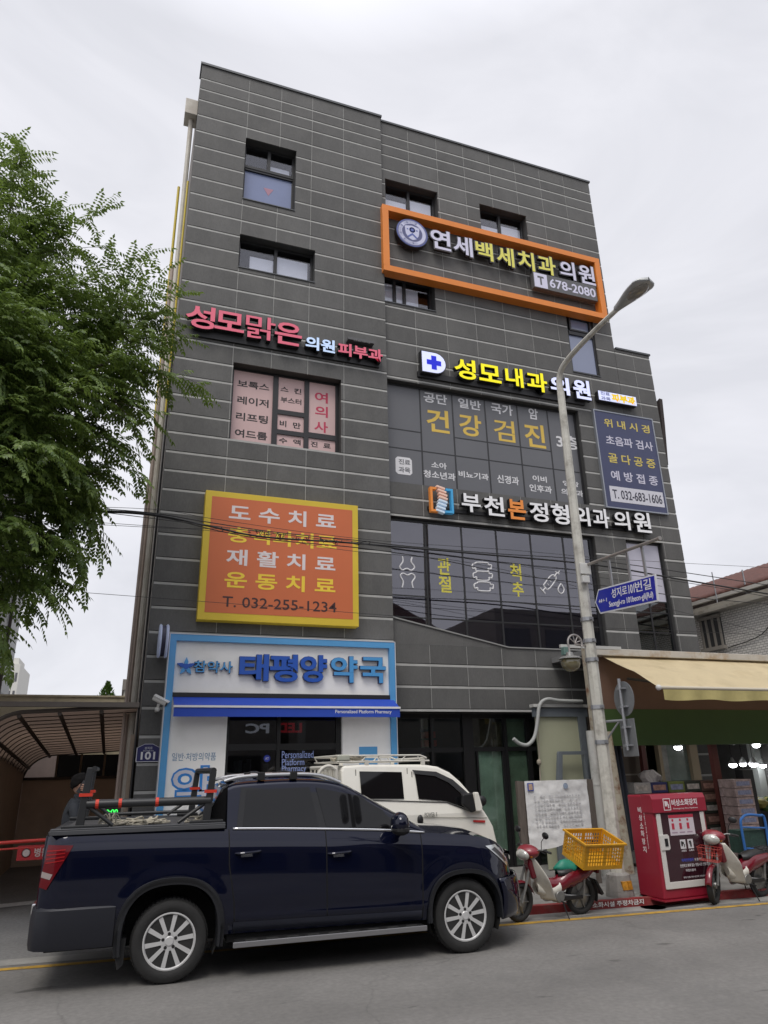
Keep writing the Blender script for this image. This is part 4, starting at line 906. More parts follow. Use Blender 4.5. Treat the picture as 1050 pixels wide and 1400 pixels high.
mb = MB(); mb.box(.26,.72,-.016,-.011,.80,1.07,Xc); ps = mb.build('instruction_sheet', mat('sheet_pink_white', (.58,.52,.56), .5), dr)
mb = MB(); mb.box(.26,.72,-.019,-.0155,1.03,1.07,Xc)
for i in range(3): mb.box(.30+i*.14,.345+i*.14,-.019,-.0155,.88,.96,Xc); mb.lathe([(0,0),(.018,0),(.018,.003),(0,.003)],(.325+i*.14,-.0155,1.0),(0,-1,0),10,X=Xc)
mb.build('sheet_print', mat('sheet_red', (.45,.03,.06), .5), ps)
mb = MB()
for i in range(3): mb.box(.29+i*.14,.39+i*.14,-.018,-.0155,.83,.845,Xc)
mb.build('sheet_text', mat('sheet_mauve', (.35,.25,.32), .5), ps)
WD = mat('decal_white', (.62,.60,.62), .5)
for i, cx_ in enumerate((.46,.60)):
    mb = MB(); mb.prism([(cx_-.05,.62),(cx_+.05,.62),(cx_+.05,.74),(cx_-.05,.74)], -.015, -.0118, X=Xc); d_ = mb.build('pictogram', WD, dr)
    mb = MB()
    if i == 0: mb.box(cx_-.035,cx_-.01,-.017,-.0145,.655,.72,Xc); mb.box(cx_-.01,cx_+.015,-.017,-.0145,.68,.71,Xc); mb.box(cx_+.015,cx_+.03,-.017,-.0145,.64,.68,Xc)
    else: mb.box(cx_-.012,cx_+.015,-.017,-.0145,.64,.70,Xc); mb.box(cx_-.02,cx_+.01,-.017,-.0145,.70,.72,Xc); mb.box(cx_-.03,cx_-.02,-.017,-.0145,.68,.715,Xc)
    mb.build('pictogram_mark', BLACK, d_)
    mb = MB(); letters(mb, ('소화전','소화기')[i], cx_-.045, cx_+.045, .58, .608, -.0135, .002, .02, Xc); mb.build('caption', WD, dr)
mb = MB(); letters(mb, '와 함께하는', .63,.80,.455,.49,-.0135,.002,.015,Xc); letters(mb, '안전하고 화재 없는 전통시장 만들기', .35,.86,.385,.425,-.0135,.002,.015,Xc); letters(mb, '부천소방서', .44,.62,.325,.36,-.0135,.002,.01,Xc); letters(mb, '중앙 전통시장 상인회 안전관리 문의', .38,.86,.245,.268,-.0135,.002,.0,Xc); mb.build('lettering', WD, dr)
mb = MB(); letters(mb, '화재안전협회', .39,.61,.455,.495,-.0135,.002,.015,Xc); mb.build('blue_lettering', mat('decal_blue', (.05,.08,.45), .5), dr)
mb = MB(); letters(mb, '비상소화장치', .34,.82,Hc-.15,Hc-.06,-.037,.002,.025,Xc); letters(mb, 'Emergency Fire Hydrant', .36,.82,Hc-.20,Hc-.175,-.037,.002,.0,Xc)
for a,b_,c_,d_ in ((.185,.315,Hc-.205,Hc-.195),(.185,.315,Hc-.055,Hc-.045),(.185,.195,Hc-.195,Hc-.055),(.305,.315,Hc-.195,Hc-.055)): mb.box(a,b_,-.038,-.034,c_,d_,Xc)
mb.box(.21,.25,-.038,-.034,Hc-.15,Hc-.08,Xc); mb.box(.25,.27,-.038,-.034,Hc-.13,Hc-.09,Xc); mb.box(.265,.285,-.038,-.034,Hc-.175,Hc-.12,Xc)
mb.build('header_lettering', mat('header_white', (.68,.62,.63), .5), hy_)
XL = Xc @ Matrix.Translation((-.001,Dc,0)) @ Matrix.Rotation(rad(-90), 4, 'Z')
for i, ch in enumerate('비상소화장치'):
    mb = MB(); letters(mb, ch, .20,.27,1.10-i*.105,1.18-i*.105,-.001,.002,.02,XL); mb.build('side_lettering', mat('header_white',(0,0,0)), bo)
mb = MB(); letters(mb, 'Emergency Fire Hydrant', 0,.55,-.012,.012,-.001,.002,.0, XL @ Matrix.Translation((.32,0,1.18)) @ Matrix.Rotation(rad(90),4,'Y')); mb.build('side_lettering', mat('header_white',(0,0,0)), bo)
mb = MB(); mb.box(-.03,Wc+.03,-.03,Dc,-.02,.0,Xc); mb.build('plinth', CRED, hy_)

# ================================================================== market shop on the right
Y = 11.3
sh = thing('market_shop', 'open fronted market shop lean-to with brown and green fascia beside the clinic', 'shop', (10.5, Y, .1))
BRN = mat('fascia_brown', (.13,.075,.055), .7, var=.12, vs=2); GRN = mat('fascia_green', (.030,.068,.014), .6, var=.1, vs=1.5)
mb = MB(); mb.box(8.24,14.38,Y,Y+.08,2.84,3.95); mb.build('fascia', BRN, sh)
mb = MB(); mb.box(8.24,14.385,Y-.012,Y+.09,2.19,2.838); mb.build('green_fascia', GRN, sh)
mb = MB(); mb.box(8.12,8.235,Y-.05,Y+.06,2.15,4.0); mb.build('end_trim', mat('rusty_cream_paint',(0,0,0)), sh)
mb = MB(); mb.box(8.24,12.18,Y+.08,12.58,3.85,3.95); mb.box(12.22,14.38,Y+.08,16,3.85,3.95); mb.build('lean_to_roof', mat('corrugated_roof', (.2,.2,.2), .7), sh)
mb = MB(); mb.box(14.30,14.40,Y+.1,16,.1,3.84); mb.box(12.2,14.3,15.9,16,.1,3.84); mb.build('wall', mat('shop_inner_wall', (.16,.155,.15), .8, var=.2), sh)
mb = MB(); cq = at(1041,1080,13.5); mb.box(cq.x-.10,cq.x+.10,13.4,13.6,.1,3.84); mb.build('column', mat('column_white', (.5,.52,.5), .6), sh)
mb = MB(); mb.box(10.98,11.12,11.5,11.6,.1,2.9); mb.box(9.95,10.05,12.3,12.4,.1,2.9); mb.build('red_brown_post', mat('post_maroon', (.10,.025,.02), .6), sh)
wx0, wx1 = 10.62, 11.35
mb = MB(); mb.box(wx0-.08,wx0,12.5,12.62,1.2,2.3); mb.box(wx1,wx1+.2,12.5,12.62,.6,2.25); mb.box(wx0-.1,wx1+.22,12.48,12.62,2.25,2.32); mb.build('window_frame', mat('beige_frame', (.5,.4,.27), .6), sh)
mb = MB(); mb.box(wx0,wx1,12.59,12.6,1.2,2.25); mb.build('window_pane', mat('serving_window', (.26,.32,.28), .2, var=.3, vs=3), sh)
mb = MB(); mb.box(wx0+.02,wx0+.18,12.56,12.57,1.2,2.25); mb.build('window_curtain', mat('clear_plastic', (.38,.38,.36), .3, var=.4, vs=6), sh)
mb = MB(); mb.box(8.95,10.3,12.585,12.6,.1,3.0); mb.build('brown_panel', mat('brown_stone_panel', (.13,.10,.075), .7, var=.15), sh)
mb = MB()
for z_ in (1.65,2.17,): mb.box(8.95,10.3,12.578,12.588,z_,z_+.03)
mb.build('panel_joint', mat('joint_beige', (.35,.3,.25), .7), sh)
mb = MB()
def curt(u, v): return Vector((8.62+u*.42, 11.75+.05*math.sin(u*26)*(.4+.6*v)-.1*v, 2.6-v*2.2))
mb.grid(curt, 50, 8); tag(mb.build('curtain', mat('navy_curtain', (.03,.035,.05), .7), None, smooth=True), 'dark navy gathered curtain hanging behind the rusty shop post', 'curtain')
mb = MB()
def curt(u, v): return Vector((12.45+u*.6-.3*v*v*(u), 14.2+.08*math.sin(u*22), 2.1-v*1.5))
mb.grid(curt, 40, 8); tag(mb.build('curtain', mat('black_curtain', (.018,.018,.022), .7), None, smooth=True), 'black drape hanging inside the lit market shop near the white column', 'curtain')
# beige awning
aw = thing('awning', 'large faded beige market awning with a scalloped hanging edge over the shop', 'awning', (11, 10.6, 3.5))
BEI = mat('awning_beige', (.72,.60,.38), .8, var=.10, vs=2.0, dirt=((.42,.33,.18), .5), ds=1.4)
m_ = BEI.node_tree; tr_ = m_.nodes.new('ShaderNodeBsdfTranslucent'); tr_.inputs[0].default_value = (.7,.57,.34,1); mx_ = m_.nodes.new('ShaderNodeMixShader'); mx_.inputs[0].default_value = .3
m_.links.new(m_.nodes['Principled BSDF'].outputs[0], mx_.inputs[1]); m_.links.new(tr_.outputs[0], mx_.inputs[2]); m_.links.new(mx_.outputs[0], m_.nodes['Material Output'].inputs[0])
XA, XB = 8.47, 14.4
ya, za, yb_, zb_ = 11.22, 3.80, 9.80, 3.07
mb = MB(); mb.grid(lambda u, v: Vector((XA+u*(XB-XA), ya+(yb_-ya)*v, za+(zb_-za)*(v*.80 if v < .62 else .496+(v-.62)*1.326)-.03*math.sin(math.pi*v)-.015*math.sin(u*9+1)*math.sin(math.pi*v)-.012*math.sin(u*40)*math.sin(math.pi*v))), 80, 10); mb.build('fabric', BEI, aw, smooth=True)
mb = MB(); mb.grid(lambda u, v: Vector((XA+.05+u*(XB-XA-.05), yb_-.03+.018*math.sin(u*60)*v, zb_-.03-v*(.17+.012*math.sin(u*30)))), 160, 5); mb.build('valance', mat('valance_olive', (.42,.36,.15), .8, var=.15, vs=4), aw, smooth=True)
mb = MB(); mb.tube([(XA,yb_-.01,zb_),(XB,yb_-.01,zb_)], .03, 10); mb.build('front_bar', mat('bar_cream', (.55,.50,.40), .5), aw)
mb = MB(); mb.ball((XA-.02,yb_-.01,zb_), .05, 10); mb.build('bar_cap', mat('cap_white', (.6,.6,.6), .5), aw, smooth=True)
mb = MB(); mb.box(8.28,14.42,11.1,11.298,3.80,3.93); mb.build('cassette', mat('cassette_cream', (.50,.47,.42), .6, var=.12, dirt=((.33,.2,.08), .8), ds=2.5), aw, bevel=.01)
mb = MB()
for x_ in (9.0, 13.6): mb.tube([(x_,11.25,3.4),(x_+.6,10.5,3.2),(x_,9.85,3.05)], .025, 8)
mb.build('folding_arm', mat('arm_dark', (.06,.06,.06), .5), aw)
# lamps
BULB = mat('lit_bulb', (.95,.97,1.0), .4, emit=16.)
for i, (px_, py_, Y_, r_) in enumerate(((927,1022,11.6,.07),(1034,1019,11.6,.07),(1002,1046,13.0,.08),(1016,1045,13.1,.07),(1030,1045,13.0,.085),(1043,1047,13.2,.07))):
    c = at(px_, py_, Y_)
    lab = ['lit pendant bulb at the green fascia edge above the red hydrant cabinet','lit pendant bulb at the green fascia edge above the blue hand truck'][i] if i < 2 else 'lit white pendant bulb hanging in the back of the market shop'
    t_ = thing('pendant_lamp', lab, 'lamp', tuple(c), group='pendant lamps in the market shop')
    mb = MB(); mb.ball(c, r_, 12, (1.1,1.1,.7)); mb.build('bulb', BULB, t_, smooth=True)
    mb = MB(); mb.lathe([(r_*1.2,.02),(r_*.5,.12),(.02,.16),(.0,.16)], c, (0,0,1), 16); mb.build('shade', mat('lamp_shade_white', (.5,.5,.5), .5), t_, smooth=60)
    mb = MB(); mb.tube([c+Vector((0,0,.15)),(c.x,c.y,3.86)], .006, 5); mb.build('cord', BLACK, t_)
# stacked fruit cartons
CM = [mat('carton_white', (.38,.36,.35), .7, var=.25, vs=9), mat('carton_navy', (.025,.03,.12), .6, var=.3, vs=9), mat('carton_lime', (.14,.17,.04), .6, var=.4, vs=9), mat('carton_dark', (.03,.035,.025), .7, var=.4, vs=8), mat('carton_brown', (.11,.06,.045), .7, var=.3, vs=8), mat('carton_red', (.34,.26,.25), .6, var=.5, vs=12)]
LABS = ['white printed fruit carton','navy blue fruit carton','lime green fruit carton','dark open fruit carton','brown fruit carton','red and white fruit carton']
random.seed(11)
def carton(x, y, z, w_, d_, h_, k, lab):
    t_ = thing('fruit_carton', lab, 'carton', (x+w_/2, y+d_/2, z), group='fruit cartons stacked in the market shop')
    mb = MB(); mb.box(x,x+w_,y,y+d_,z,z+h_); mb.build('box', CM[k], t_, bevel=.006)
    mb = MB(); mb.box(x+w_*.12,x+w_*.88,y-.003,y+.002,z+h_*.25,z+h_*.75); mb.build('label_print', mat('carton_print_%s' % 'pale warm cool'.split()[k % 3], [(.42,.38,.35),(.36,.20,.16),(.22,.24,.36)][k % 3], .6, var=.5, vs=22), t_)
tops = [0,1,2,3,4,4]
for col in range(6):
    x = 9.22+col*.40; nlev = 7
    for lv in range(nlev):
        z = .14+lv*.20; k = tops[col] if lv >= nlev-2 else (0 if col in (0,) else 4 if lv % 2 else 3)
        carton(x, 11.75+random.uniform(-.01,.01), z, .385, .5, .19, k, f'{LABS[k]}, {"topmost" if lv==nlev-1 else ["lowest","second up","third up","fourth up","fifth up","sixth up"][lv]} in the {["first","second","third","fourth","fifth","sixth"][col]} stack from the curtain')
for lv in range(9):
    z = .14+lv*.158; k = 5
    carton(10.95-.0*lv, 11.05, z, .42, .4, .15, k, f'red and white fruit carton, {["lowest","second up","third up","fourth up","fifth up","sixth up","seventh up","eighth up","topmost"][lv]} in the tall stack right of the hydrant cabinet')
tb = thing('display_table', 'low dark table carrying the back row of fruit cartons', 'table', (10.4,12,.1)); mb = MB(); mb.box(9.15,11.7,11.7,12.3,.1,.135); mb.build('top', mat('pallet_dark', (.05,.04,.03), .8), tb)
pb = thing('pallet', 'small dark pallet under the tall stack of red and white cartons', 'pallet', (11.1,11.2,.1)); mb = MB(); mb.box(10.9,11.45,11.0,11.5,.1,.135); mb.build('deck', mat('pallet_dark',(0,0,0)), pb)
# white bag on the cartons
c = at(892,1062,11.9); mb = MB(); mb.ball((c.x,12.0,c.z-.05), .20, 14, (1.15,.7,.9)); o = mb.build('paper_bag', mat('bag_white', (.42,.38,.36), .7, var=.15), None)
tag(o, 'crumpled white bag resting on the fruit cartons under the shop awning', 'bag')
for v in o.data.vertices: v.co += Vector((noise.noise(v.co*6), noise.noise(v.co*6+Vector((5,0,0))), noise.noise(v.co*5+Vector((0,9,0)))))*.13
# hazard striped post
t_ = thing('hazard_post', 'black post with slanted yellow hazard stripes inside the market shop', 'post', (11.6,11.35,.1))
mb = MB(); mb.box(11.46,11.72,11.3,11.5,.1,1.72); mb.build('post', mat('post_black', (.015,.015,.017), .5), t_, bevel=.008)
mb = MB()
for i in range(4): mb.prism([(11.47,1.18-i*.22),(11.58,1.30-i*.22),(11.58,1.42-i*.22),(11.47,1.30-i*.22)], 11.294, 11.3)
mb.build('stripe', mat('stripe_yellow', (.50,.28,.03), .6), t_)
# produce shelves deep inside
random.seed(5)
t_ = thing('produce_stand', 'low produce stand with green and yellow goods under the shop lamps', 'stand', (13.2,12.9,.1))
mb = MB(); mb.box(12.25,14.25,12.7,13.3,.1,.85); mb.build('base', mat('stand_dark', (.03,.03,.03), .8), t_)
mb = MB()
for i in range(90): 
    c = Vector((12.32+random.random()*1.85,12.75+random.random()*.5,.9+random.random()*.12)); mb.k = random.randrange(3); mb.ball(c, .07+random.random()*.05, 8)
o = mb.build('produce', [mat('produce_green', (.05,.10,.02), .5), mat('produce_yellow', (.30,.25,.06), .5), mat('produce_pale', (.3,.3,.25), .5)], t_, smooth=True)
# blue hand truck in front of the shop
t_ = thing('hand_truck', 'blue tubular hand truck with a dark netted crate behind the right motorbike', 'hand truck', (10.35,10.2,.1))
BLU = mat('hand_truck_blue', (.03,.13,.38), .4)
a0 = atz(1013,1190,.12); Yh = 9.9
pts = [at(1022,1178,Yh), at(1013,1128,Yh), at(1015,1118,Yh), at(1022,1114,Yh), at(1038,1115,Yh), at(1045,1119,Yh), at(1052,1160,Yh), at(1058,1185,Yh)]
mb = MB(); mb.tube(smoothpath(pts, 4), .022, 8); 
for y_ in (1131,1160): mb.tube([at(1014+(y_-1128)*.2,y_,Yh), at(1046+(y_-1131)*.22,y_+1,Yh)], .014, 8)
e0 = pts[0]; e1 = pts[-1]
mb.tube([e0,(e0.x,Yh,.2)], .022, 8); mb.tube([e1,(e1.x,Yh,.2)], .022, 8); mb.tube([(e0.x,Yh,.2),(e0.x,Yh-.3,.13)], .02, 8); mb.tube([(e1.x,Yh,.2),(e1.x,Yh-.3,.13)], .02, 8); mb.build('frame', BLU, t_, smooth=True)
mb = MB()
for x_ in (e0.x-.06,e1.x+.06): mb.lathe([(.04,-.025),(.1,-.025),(.1,.025),(.04,.025)], (x_,Yh+.05,.2), (1,0,0), 18)
mb.build('wheel', RUBBER, t_)
mb = MB(); q_ = at(1030,1165,Yh); mb.box(e0.x+.04,e1.x-.04,Yh+.03,Yh+.35,.45,q_.z+.32); mb.build('netted_crate', mat('dark_green_net', (.02,.05,.04), .7, var=.5, vs=25), t_)

# ================================================================== wires
WB = mat('cable_black', (.01,.01,.011), .5)
Yw = 10.9
def wire(px, r, lab, Y=Yw):
    P = [at(x, y, Y) for x, y in px]; a = P[0]-(P[1]-P[0]).normalized()*5; b = P[-1]+(P[-1]-P[-2]).normalized()*6
    mb = MB(); mb.tube([a]+smoothpath(P, 6)+[b], r, 6); return tag(mb.build('overhead_cable', WB, None, smooth=True), lab, 'cable', 'overhead cables across the facade')
wire([(0,696),(100,697),(205,703),(285,719),(360,734),(490,743),(640,756),(811,772),(930,792),(1050,812)], .016, 'thickest black overhead cable crossing the orange billboard and the mirror tinted window')
wire([(0,694),(100,694),(205,701),(285,714),(380,728),(490,739),(560,747),(680,757),(830,768),(1050,800)], .008, 'thin black cable running just above the thickest overhead cable')
wire([(0,697),(130,700),(215,706),(300,726),(370,738),(490,749),(600,765),(700,785),(820,800),(930,815),(1050,826)], .008, 'thin black cable that sags lowest across the mirror tinted window')
wire([(150,718),(230,722),(330,724),(430,733),(520,746)], .004, 'fine black wire crossing the upper part of the orange billboard', Yw+.1)
wire([(0,690),(205,696),(290,709),(420,728),(540,741),(700,752),(850,765),(1050,776)], .004, 'fine black wire highest in the bundle over the mirror tinted window', Yw+.2)
wire([(430,736),(560,752),(700,770),(860,786),(960,800),(1050,816)], .006, 'thin black wire running between the bundle strands to the right edge', Yw-.1)
wire([(-40,705),(160,716),(330,730),(470,752),(560,760),(640,769),(760,795),(830,812)], .004, 'fine black wire dipping towards the lamp pole sign arm', Yw+.15)
wire([(540,842),(620,848),(700,853),(820,858),(1050,868)], .004, 'single fine wire low across the foot of the mirror tinted window', Yw+.3)
random.seed(3); mb = MB()
for i in range(26):
    x_ = random.uniform(300,520); y_ = 722+(x_-285)*.105; c = at(x_, y_+random.uniform(-2,2), Yw-.02); P = [c+Vector((random.uniform(-.05,.05),random.uniform(-.03,.03),random.uniform(-.05,.05))) for _ in range(4)]; mb.tube(smoothpath(P,3), .006, 4)
tag(mb.build('cable_ties', WB, None), 'tangled cable ties and loose wire ends on the overhead bundle', 'cable ties')

# ================================================================== left: car ramp shelter, walls, far buildings
ra = thing('ramp_shelter', 'brown corrugated curved roof shelter over a car ramp left of the clinic', 'shelter', (-.9, 15, 0))
PLASTIC = mat('brown_corrugated_sheet', (.20,.145,.115), .5, var=.12, vs=2)
m_ = PLASTIC.node_tree; tr_ = m_.nodes.new('ShaderNodeBsdfTranslucent'); tr_.inputs[0].default_value = (.30,.215,.165,1); mx_ = m_.nodes.new('ShaderNodeMixShader'); mx_.inputs[0].default_value = .65
m_.links.new(m_.nodes['Principled BSDF'].outputs[0], mx_.inputs[1]); m_.links.new(tr_.outputs[0], mx_.inputs[2]); m_.links.new(mx_.outputs[0], m_.nodes['Material Output'].inputs[0])
YA, YB = 12.45, 19.0
def prof(t, dz):   # cross-section: flat roof then quarter bend down the left side
    if t < .5: u = t/.5; return Vector((.24-u*1.60, 0, 2.92+dz-u*.09))
    a = (t-.5)/.5*math.pi/2; return Vector((-1.36-.66*math.sin(a), 0, 2.83+dz-.62*(1-math.cos(a))))
mb = MB()
def rf(u, v):
    p = prof(u, -.46*v); p.y = YA+(YB-YA)*v
    p.z += .022*math.sin(v*2*math.pi*30); return p
mb.grid(rf, 24, 320); mb.build('roof_sheet', PLASTIC, ra, smooth=True)
RST = mat('shelter_steel', (.07,.055,.045), .6, var=.2)
mb = MB()
mb.tube([prof(t/20,.0)+Vector((0,YA,.0)) for t in range(21)], .035, 6); mb.tube([prof(t/20,-.46)+Vector((0,YB,0)) for t in range(21)], .05, 6)
for tt in (.17,.36,.56,.80): mb.tube([prof(tt,-.05)+Vector((0,YA,0)), prof(tt,-.51)+Vector((0,YB,0))], .035, 6)
mb.build('roof_frame', RST, ra)
mb = MB()
for q_ in range(1, 15): mb.tube([prof(t/20,-.46*q_/15-.02)+Vector((0,YA+(YB-YA)*q_/15,0)) for t in range(21)], .013, 5)
mb.build('roof_rib', mat('rib_brown', (.10,.075,.06), .7), ra)
mb = MB(); mb.box(-3.2,.26,YA-.12,YA-.02,2.90,2.975); mb.build('front_beam', mat('beam_weathered', (.15,.13,.115), .7, var=.15), ra)
mb = MB(); mb.box(-2.05,-1.98,YA+.06,YB,.01,2.25); mb.build('side_wall', mat('corrugated_dark_wall', (.42,.34,.27), .8, var=.2, vs=3, stretch=(1,8,.4)), ra)
mb = MB(); mb.box(.18,.24,12.7,19,.0,2.5); mb.build('right_wall', mat('ramp_right_wall', (.34,.27,.21), .8, var=.2), ra)
mb = MB(); mb.box(-1.97,.17,YB-.05,YB+.05,.01,1.80); mb.build('back_wall', mat('ramp_back_wall', (.55,.44,.35), .8, var=.15, vs=2), ra)
mb = MB(); mb.box(-1.97,.17,YB-.08,YB+.06,1.80,1.86); mb.build('wall_cap', RST, ra)
for i in range(3):
    a_ = -1.33+i*.52; mb = MB(); mb.box(a_,a_+.045,YB-.03,YB+.03,1.86,2.36); mb.build('window_post', mat('post_beige', (.2,.16,.12), .7), ra)
    mb = MB(); mb.box(a_+.045,a_+.52,YB,YB+.02,1.86,2.34); mb.build('window_pane', mat('ramp_dark_glass', (.008,.008,.009), .15), ra)
mb = MB(); mb.box(-4.5,-.9,20.2,20.5,0,3.2); tag(mb.build('rear_wall', mat('pink_render', (.62,.50,.46), .8, var=.15), None), 'pinkish rendered wall seen through the curved end of the ramp shelter', 'wall')
mb = MB(); mb.box(-8,.25,22,22.3,0,3.95); mb.box(-8,.25,21.97,22.32,3.951,4.0); tag(mb.build('boundary_wall', mat('cream_wall', (.60,.53,.38), .8, var=.15, vs=2, dirt=((.25,.22,.16), .7), ds=1.5), None), 'long cream boundary wall behind the ramp shelter', 'wall')
t_ = thing('grey_tower_block', 'tall pale grey panelled building at the far left edge with a dark drain pipe', 'building', (-8,20,0))
GP = mat('pale_grey_panel', (.46,.47,.47), .7, var=.08, vs=.5)
mb = MB(); mb.box(-14,-3.5,13.5,26,0,11.5); mb.build('wall', GP, t_)
mb = MB()
for i in range(13): mb.box(-3.5,-3.492,13.5,26.0,.6+i*.85,.62+i*.85)
for i in range(4): mb.box(-3.5,-3.4925,15+i*3,15.02+i*3,0,11.5); mb.build('panel_joint', mat('joint_dark_grey', (.22,.22,.22), .7), t_)
mb = MB(); mb.tube([(-3.44,23.6,0),(-3.44,23.6,11.4)], .05, 8); mb.build('drain_pipe', mat('pipe_rust_dark', (.06,.05,.045), .7), t_)
mb = MB(); mb.box(-14.02,-3.49,13.48,26.02,0,4.3); mb.build('plinth', mat('plinth_grey', (.28,.29,.29), .7), t_)
t_ = thing('apartment_block', 'distant white apartment block with small windows beyond the cream wall', 'building', (-15,125,0))
AW = mat('apartment_white', (.60,.59,.55), .8, var=.04)
mb = MB(); mb.box(-17.6,-14.9,118,131,0,17.6); mb.box(-17.2,-15.3,119,126,17.6,18.6); mb.build('wall', AW, t_)
for i in range(6):
    for j in range(2): mb = MB(); mb.box(-16.0+j*.6,-15.7+j*.6,117.97,118.03,2+i*2.6,3.3+i*2.6); mb.build('window', mat('apartment_window', (.10,.10,.11), .3), t_)
mb = MB(); mb.box(-16.7,-16.4,117.96,118.03,1,16.5); mb.box(-16.9,-16.2,117.96,118.03,16.0,16.9); mb.build('stair_strip', mat('apartment_grey', (.3,.3,.3), .7), t_)
t_ = thing('grey_rooftop_house', 'small grey flat roofed house just left of the clinic behind the cream wall', 'building', (.2,42,0))
mb = MB(); mb.box(.0,3.5,40,46,0,6.0); mb.build('wall', mat('house_pale', (.45,.43,.38), .8), t_); mb = MB(); mb.box(-.1,3.6,39.9,46.1,6.0,6.55); mb.build('roof', mat('roof_brown_grey', (.20,.18,.16), .8), t_)
# parking barrier and LED box by the ramp
t_ = thing('parking_barrier', 'red barrier arm with a red sign panel across the ramp entrance', 'barrier', (-4, 11.4, 0))
RB = mat('barrier_red', (.50,.03,.02), .45)
mb = MB(); mb.tube([(-4,11.4,1.02),(-.62,11.4,1.08)], .022, 8); mb.tube([(-4,11.4,.94),(-.62,11.4,1.0)], .012, 8); mb.build('arm', RB, t_)
mb = MB(); mb.box(-1.13,-.72,11.39,11.41,.84,1.02); o = mb.build('panel', mat('panel_red', (.38,.02,.025), .5), t_)
mb = MB(); letters(mb, '병원', -.92,-.75,.875,.985,11.386,.003,.02); mb.lathe([(.055,0),(.055,.003),(.045,.003),(.045,0),(.055,0)], (-1.02,11.385,.93), (0,1,0), 18); mb.build('panel_lettering', mat('panel_pale', (.5,.42,.4), .5), o)
mb = MB(); mb.box(-4.2,-3.9,11.2,11.5,0.005,1.15); mb.build('post', RB, t_, bevel=.02)
t_ = thing('led_display', 'small black parking display with lit green characters at the ramp entrance', 'display', (.02,12.3,1))
c = at(153,1113,12.0); mb = MB(); mb.box(c.x-.12,c.x+.12,12.0,12.08,c.z-.09,c.z+.09); mb.box(c.x-.03,c.x+.03,12.02,12.06,.005,c.z-.09); mb.build('housing', BLACK, t_)
mb = MB(); letters(mb, '0:00', c.x-.09, c.x+.08, c.z+.0, c.z+.065, 11.996, .003, .03); mb.build('green_characters', mat('led_green', (.05,.75,.10), .5, emit=1.2), t_)
mb = MB(); letters(mb, '만차', c.x-.08, c.x+.02, c.z-.07, c.z-.01, 11.996, .003, .03); mb.build('amber_characters', mat('led_amber', (.8,.35,.05), .5, emit=1.0), t_)

# ================================================================== right: tiled roof house
XH = 14.5
t_ = thing('tiled_roof_house', 'white brick house with red tiled roof and a concrete cornice on the right', 'house', (16.5,12,0))
def mat_brick():
    m = bpy.data.materials.new('white_brick'); m.use_nodes = True; n = m.node_tree.nodes; l = m.node_tree.links
    co = n.new('ShaderNodeTexCoord'); mp_ = n.new('ShaderNodeMapping'); mp_.inputs['Rotation'].default_value = (rad(90),0,rad(90)); l.new(co.outputs['Object'], mp_.inputs[0])
    sp = n.new('ShaderNodeSeparateXYZ'); l.new(co.outputs['Object'], sp.inputs[0]); cb = n.new('ShaderNodeCombineXYZ'); l.new(sp.outputs['Y'], cb.inputs[0]); l.new(sp.outputs['Z'], cb.inputs[1])
    b = n.new('ShaderNodeTexBrick'); b.inputs['Scale'].default_value = 4.2; b.inputs['Mortar Size'].default_value = .03; b.inputs['Color1'].default_value = (.72,.70,.66,1); b.inputs['Color2'].default_value = (.62,.60,.57,1); b.inputs['Mortar'].default_value = (.28,.27,.25,1)
    l.new(cb.outputs[0], b.inputs['Vector']); l.new(b.outputs[0], n['Principled BSDF'].inputs['Base Color']); n['Principled BSDF'].inputs['Roughness'].default_value = .85
    bp = n.new('ShaderNodeBump'); bp.inputs['Strength'].default_value = .5; bp.inputs['Distance'].default_value = .01; bp.invert = True; l.new(b.outputs['Fac'], bp.inputs['Height']); l.new(bp.outputs[0], n['Principled BSDF'].inputs['Normal']); return m
mb = MB(); mb.box(XH,22,7,20,0,5.55); mb.build('wall', mat_brick(), t_)
CON = mat('stained_concrete', (.33,.31,.27), .85, var=.2, vs=2, dirt=((.13,.115,.09), .8), ds=1.6)
mb = MB(); mb.box(XH-.30,22.1,6.8,20.2,5.551,5.63); mb.box(XH-.18,22.1,6.9,20.1,5.631,5.76); mb.build('cornice', CON, t_)
mb = MB(); mb.box(XH+.40,21.5,7.2,19.8,5.761,6.15); mb.build('upper_wall', mat('pink_white_render', (.42,.36,.36), .8, var=.15), t_)
mb = MB(); mb.box(XH+.25,XH+.40,12.9,13.3,5.77,5.88); mb.box(XH+.34,XH+.39,13.5,14.4,5.77,5.90); mb.build('green_trim', mat('trim_green', (.16,.32,.26), .6), t_)
TILE = mat('roof_tile_red', (.11,.042,.032), .8, var=.25, vs=9, bump=.8, bs=14, dirt=((.06,.03,.025), .6), ds=2)
mb = MB()
def roof(u, v):
    y = 20-u*13; x = XH+.1+v*3.2; z = 6.02+v*1.36+.03*abs(math.sin(u*62*math.pi))
    return Vector((x, y, z))
mb.grid(roof, 496, 6); mb.build('roof', TILE, t_, smooth=True, solid=.06)
mb = MB(); mb.prism([(XH+.12,6.0),(XH+3.3,7.3),(XH+6.4,6.0)], 19.2, 19.5); mb.build('gable', mat('pink_white_render',(0,0,0)), t_)
mb = MB(); mb.box(XH+.02,XH+.12,6.7,20,5.92,6.01); mb.build('eave_gutter', mat('gutter_white', (.5,.49,.46), .6), t_)
y0_, y1_ = 14.1, 14.75; z0_, z1_ = 4.68, 5.42
mb = MB(); mb.box(XH-.05,XH+.02,y0_-.02,y1_,z0_,z1_); wn = mb.build('window', mat('bay_window_dark', (.05,.052,.055), .2), t_)
mb = MB()
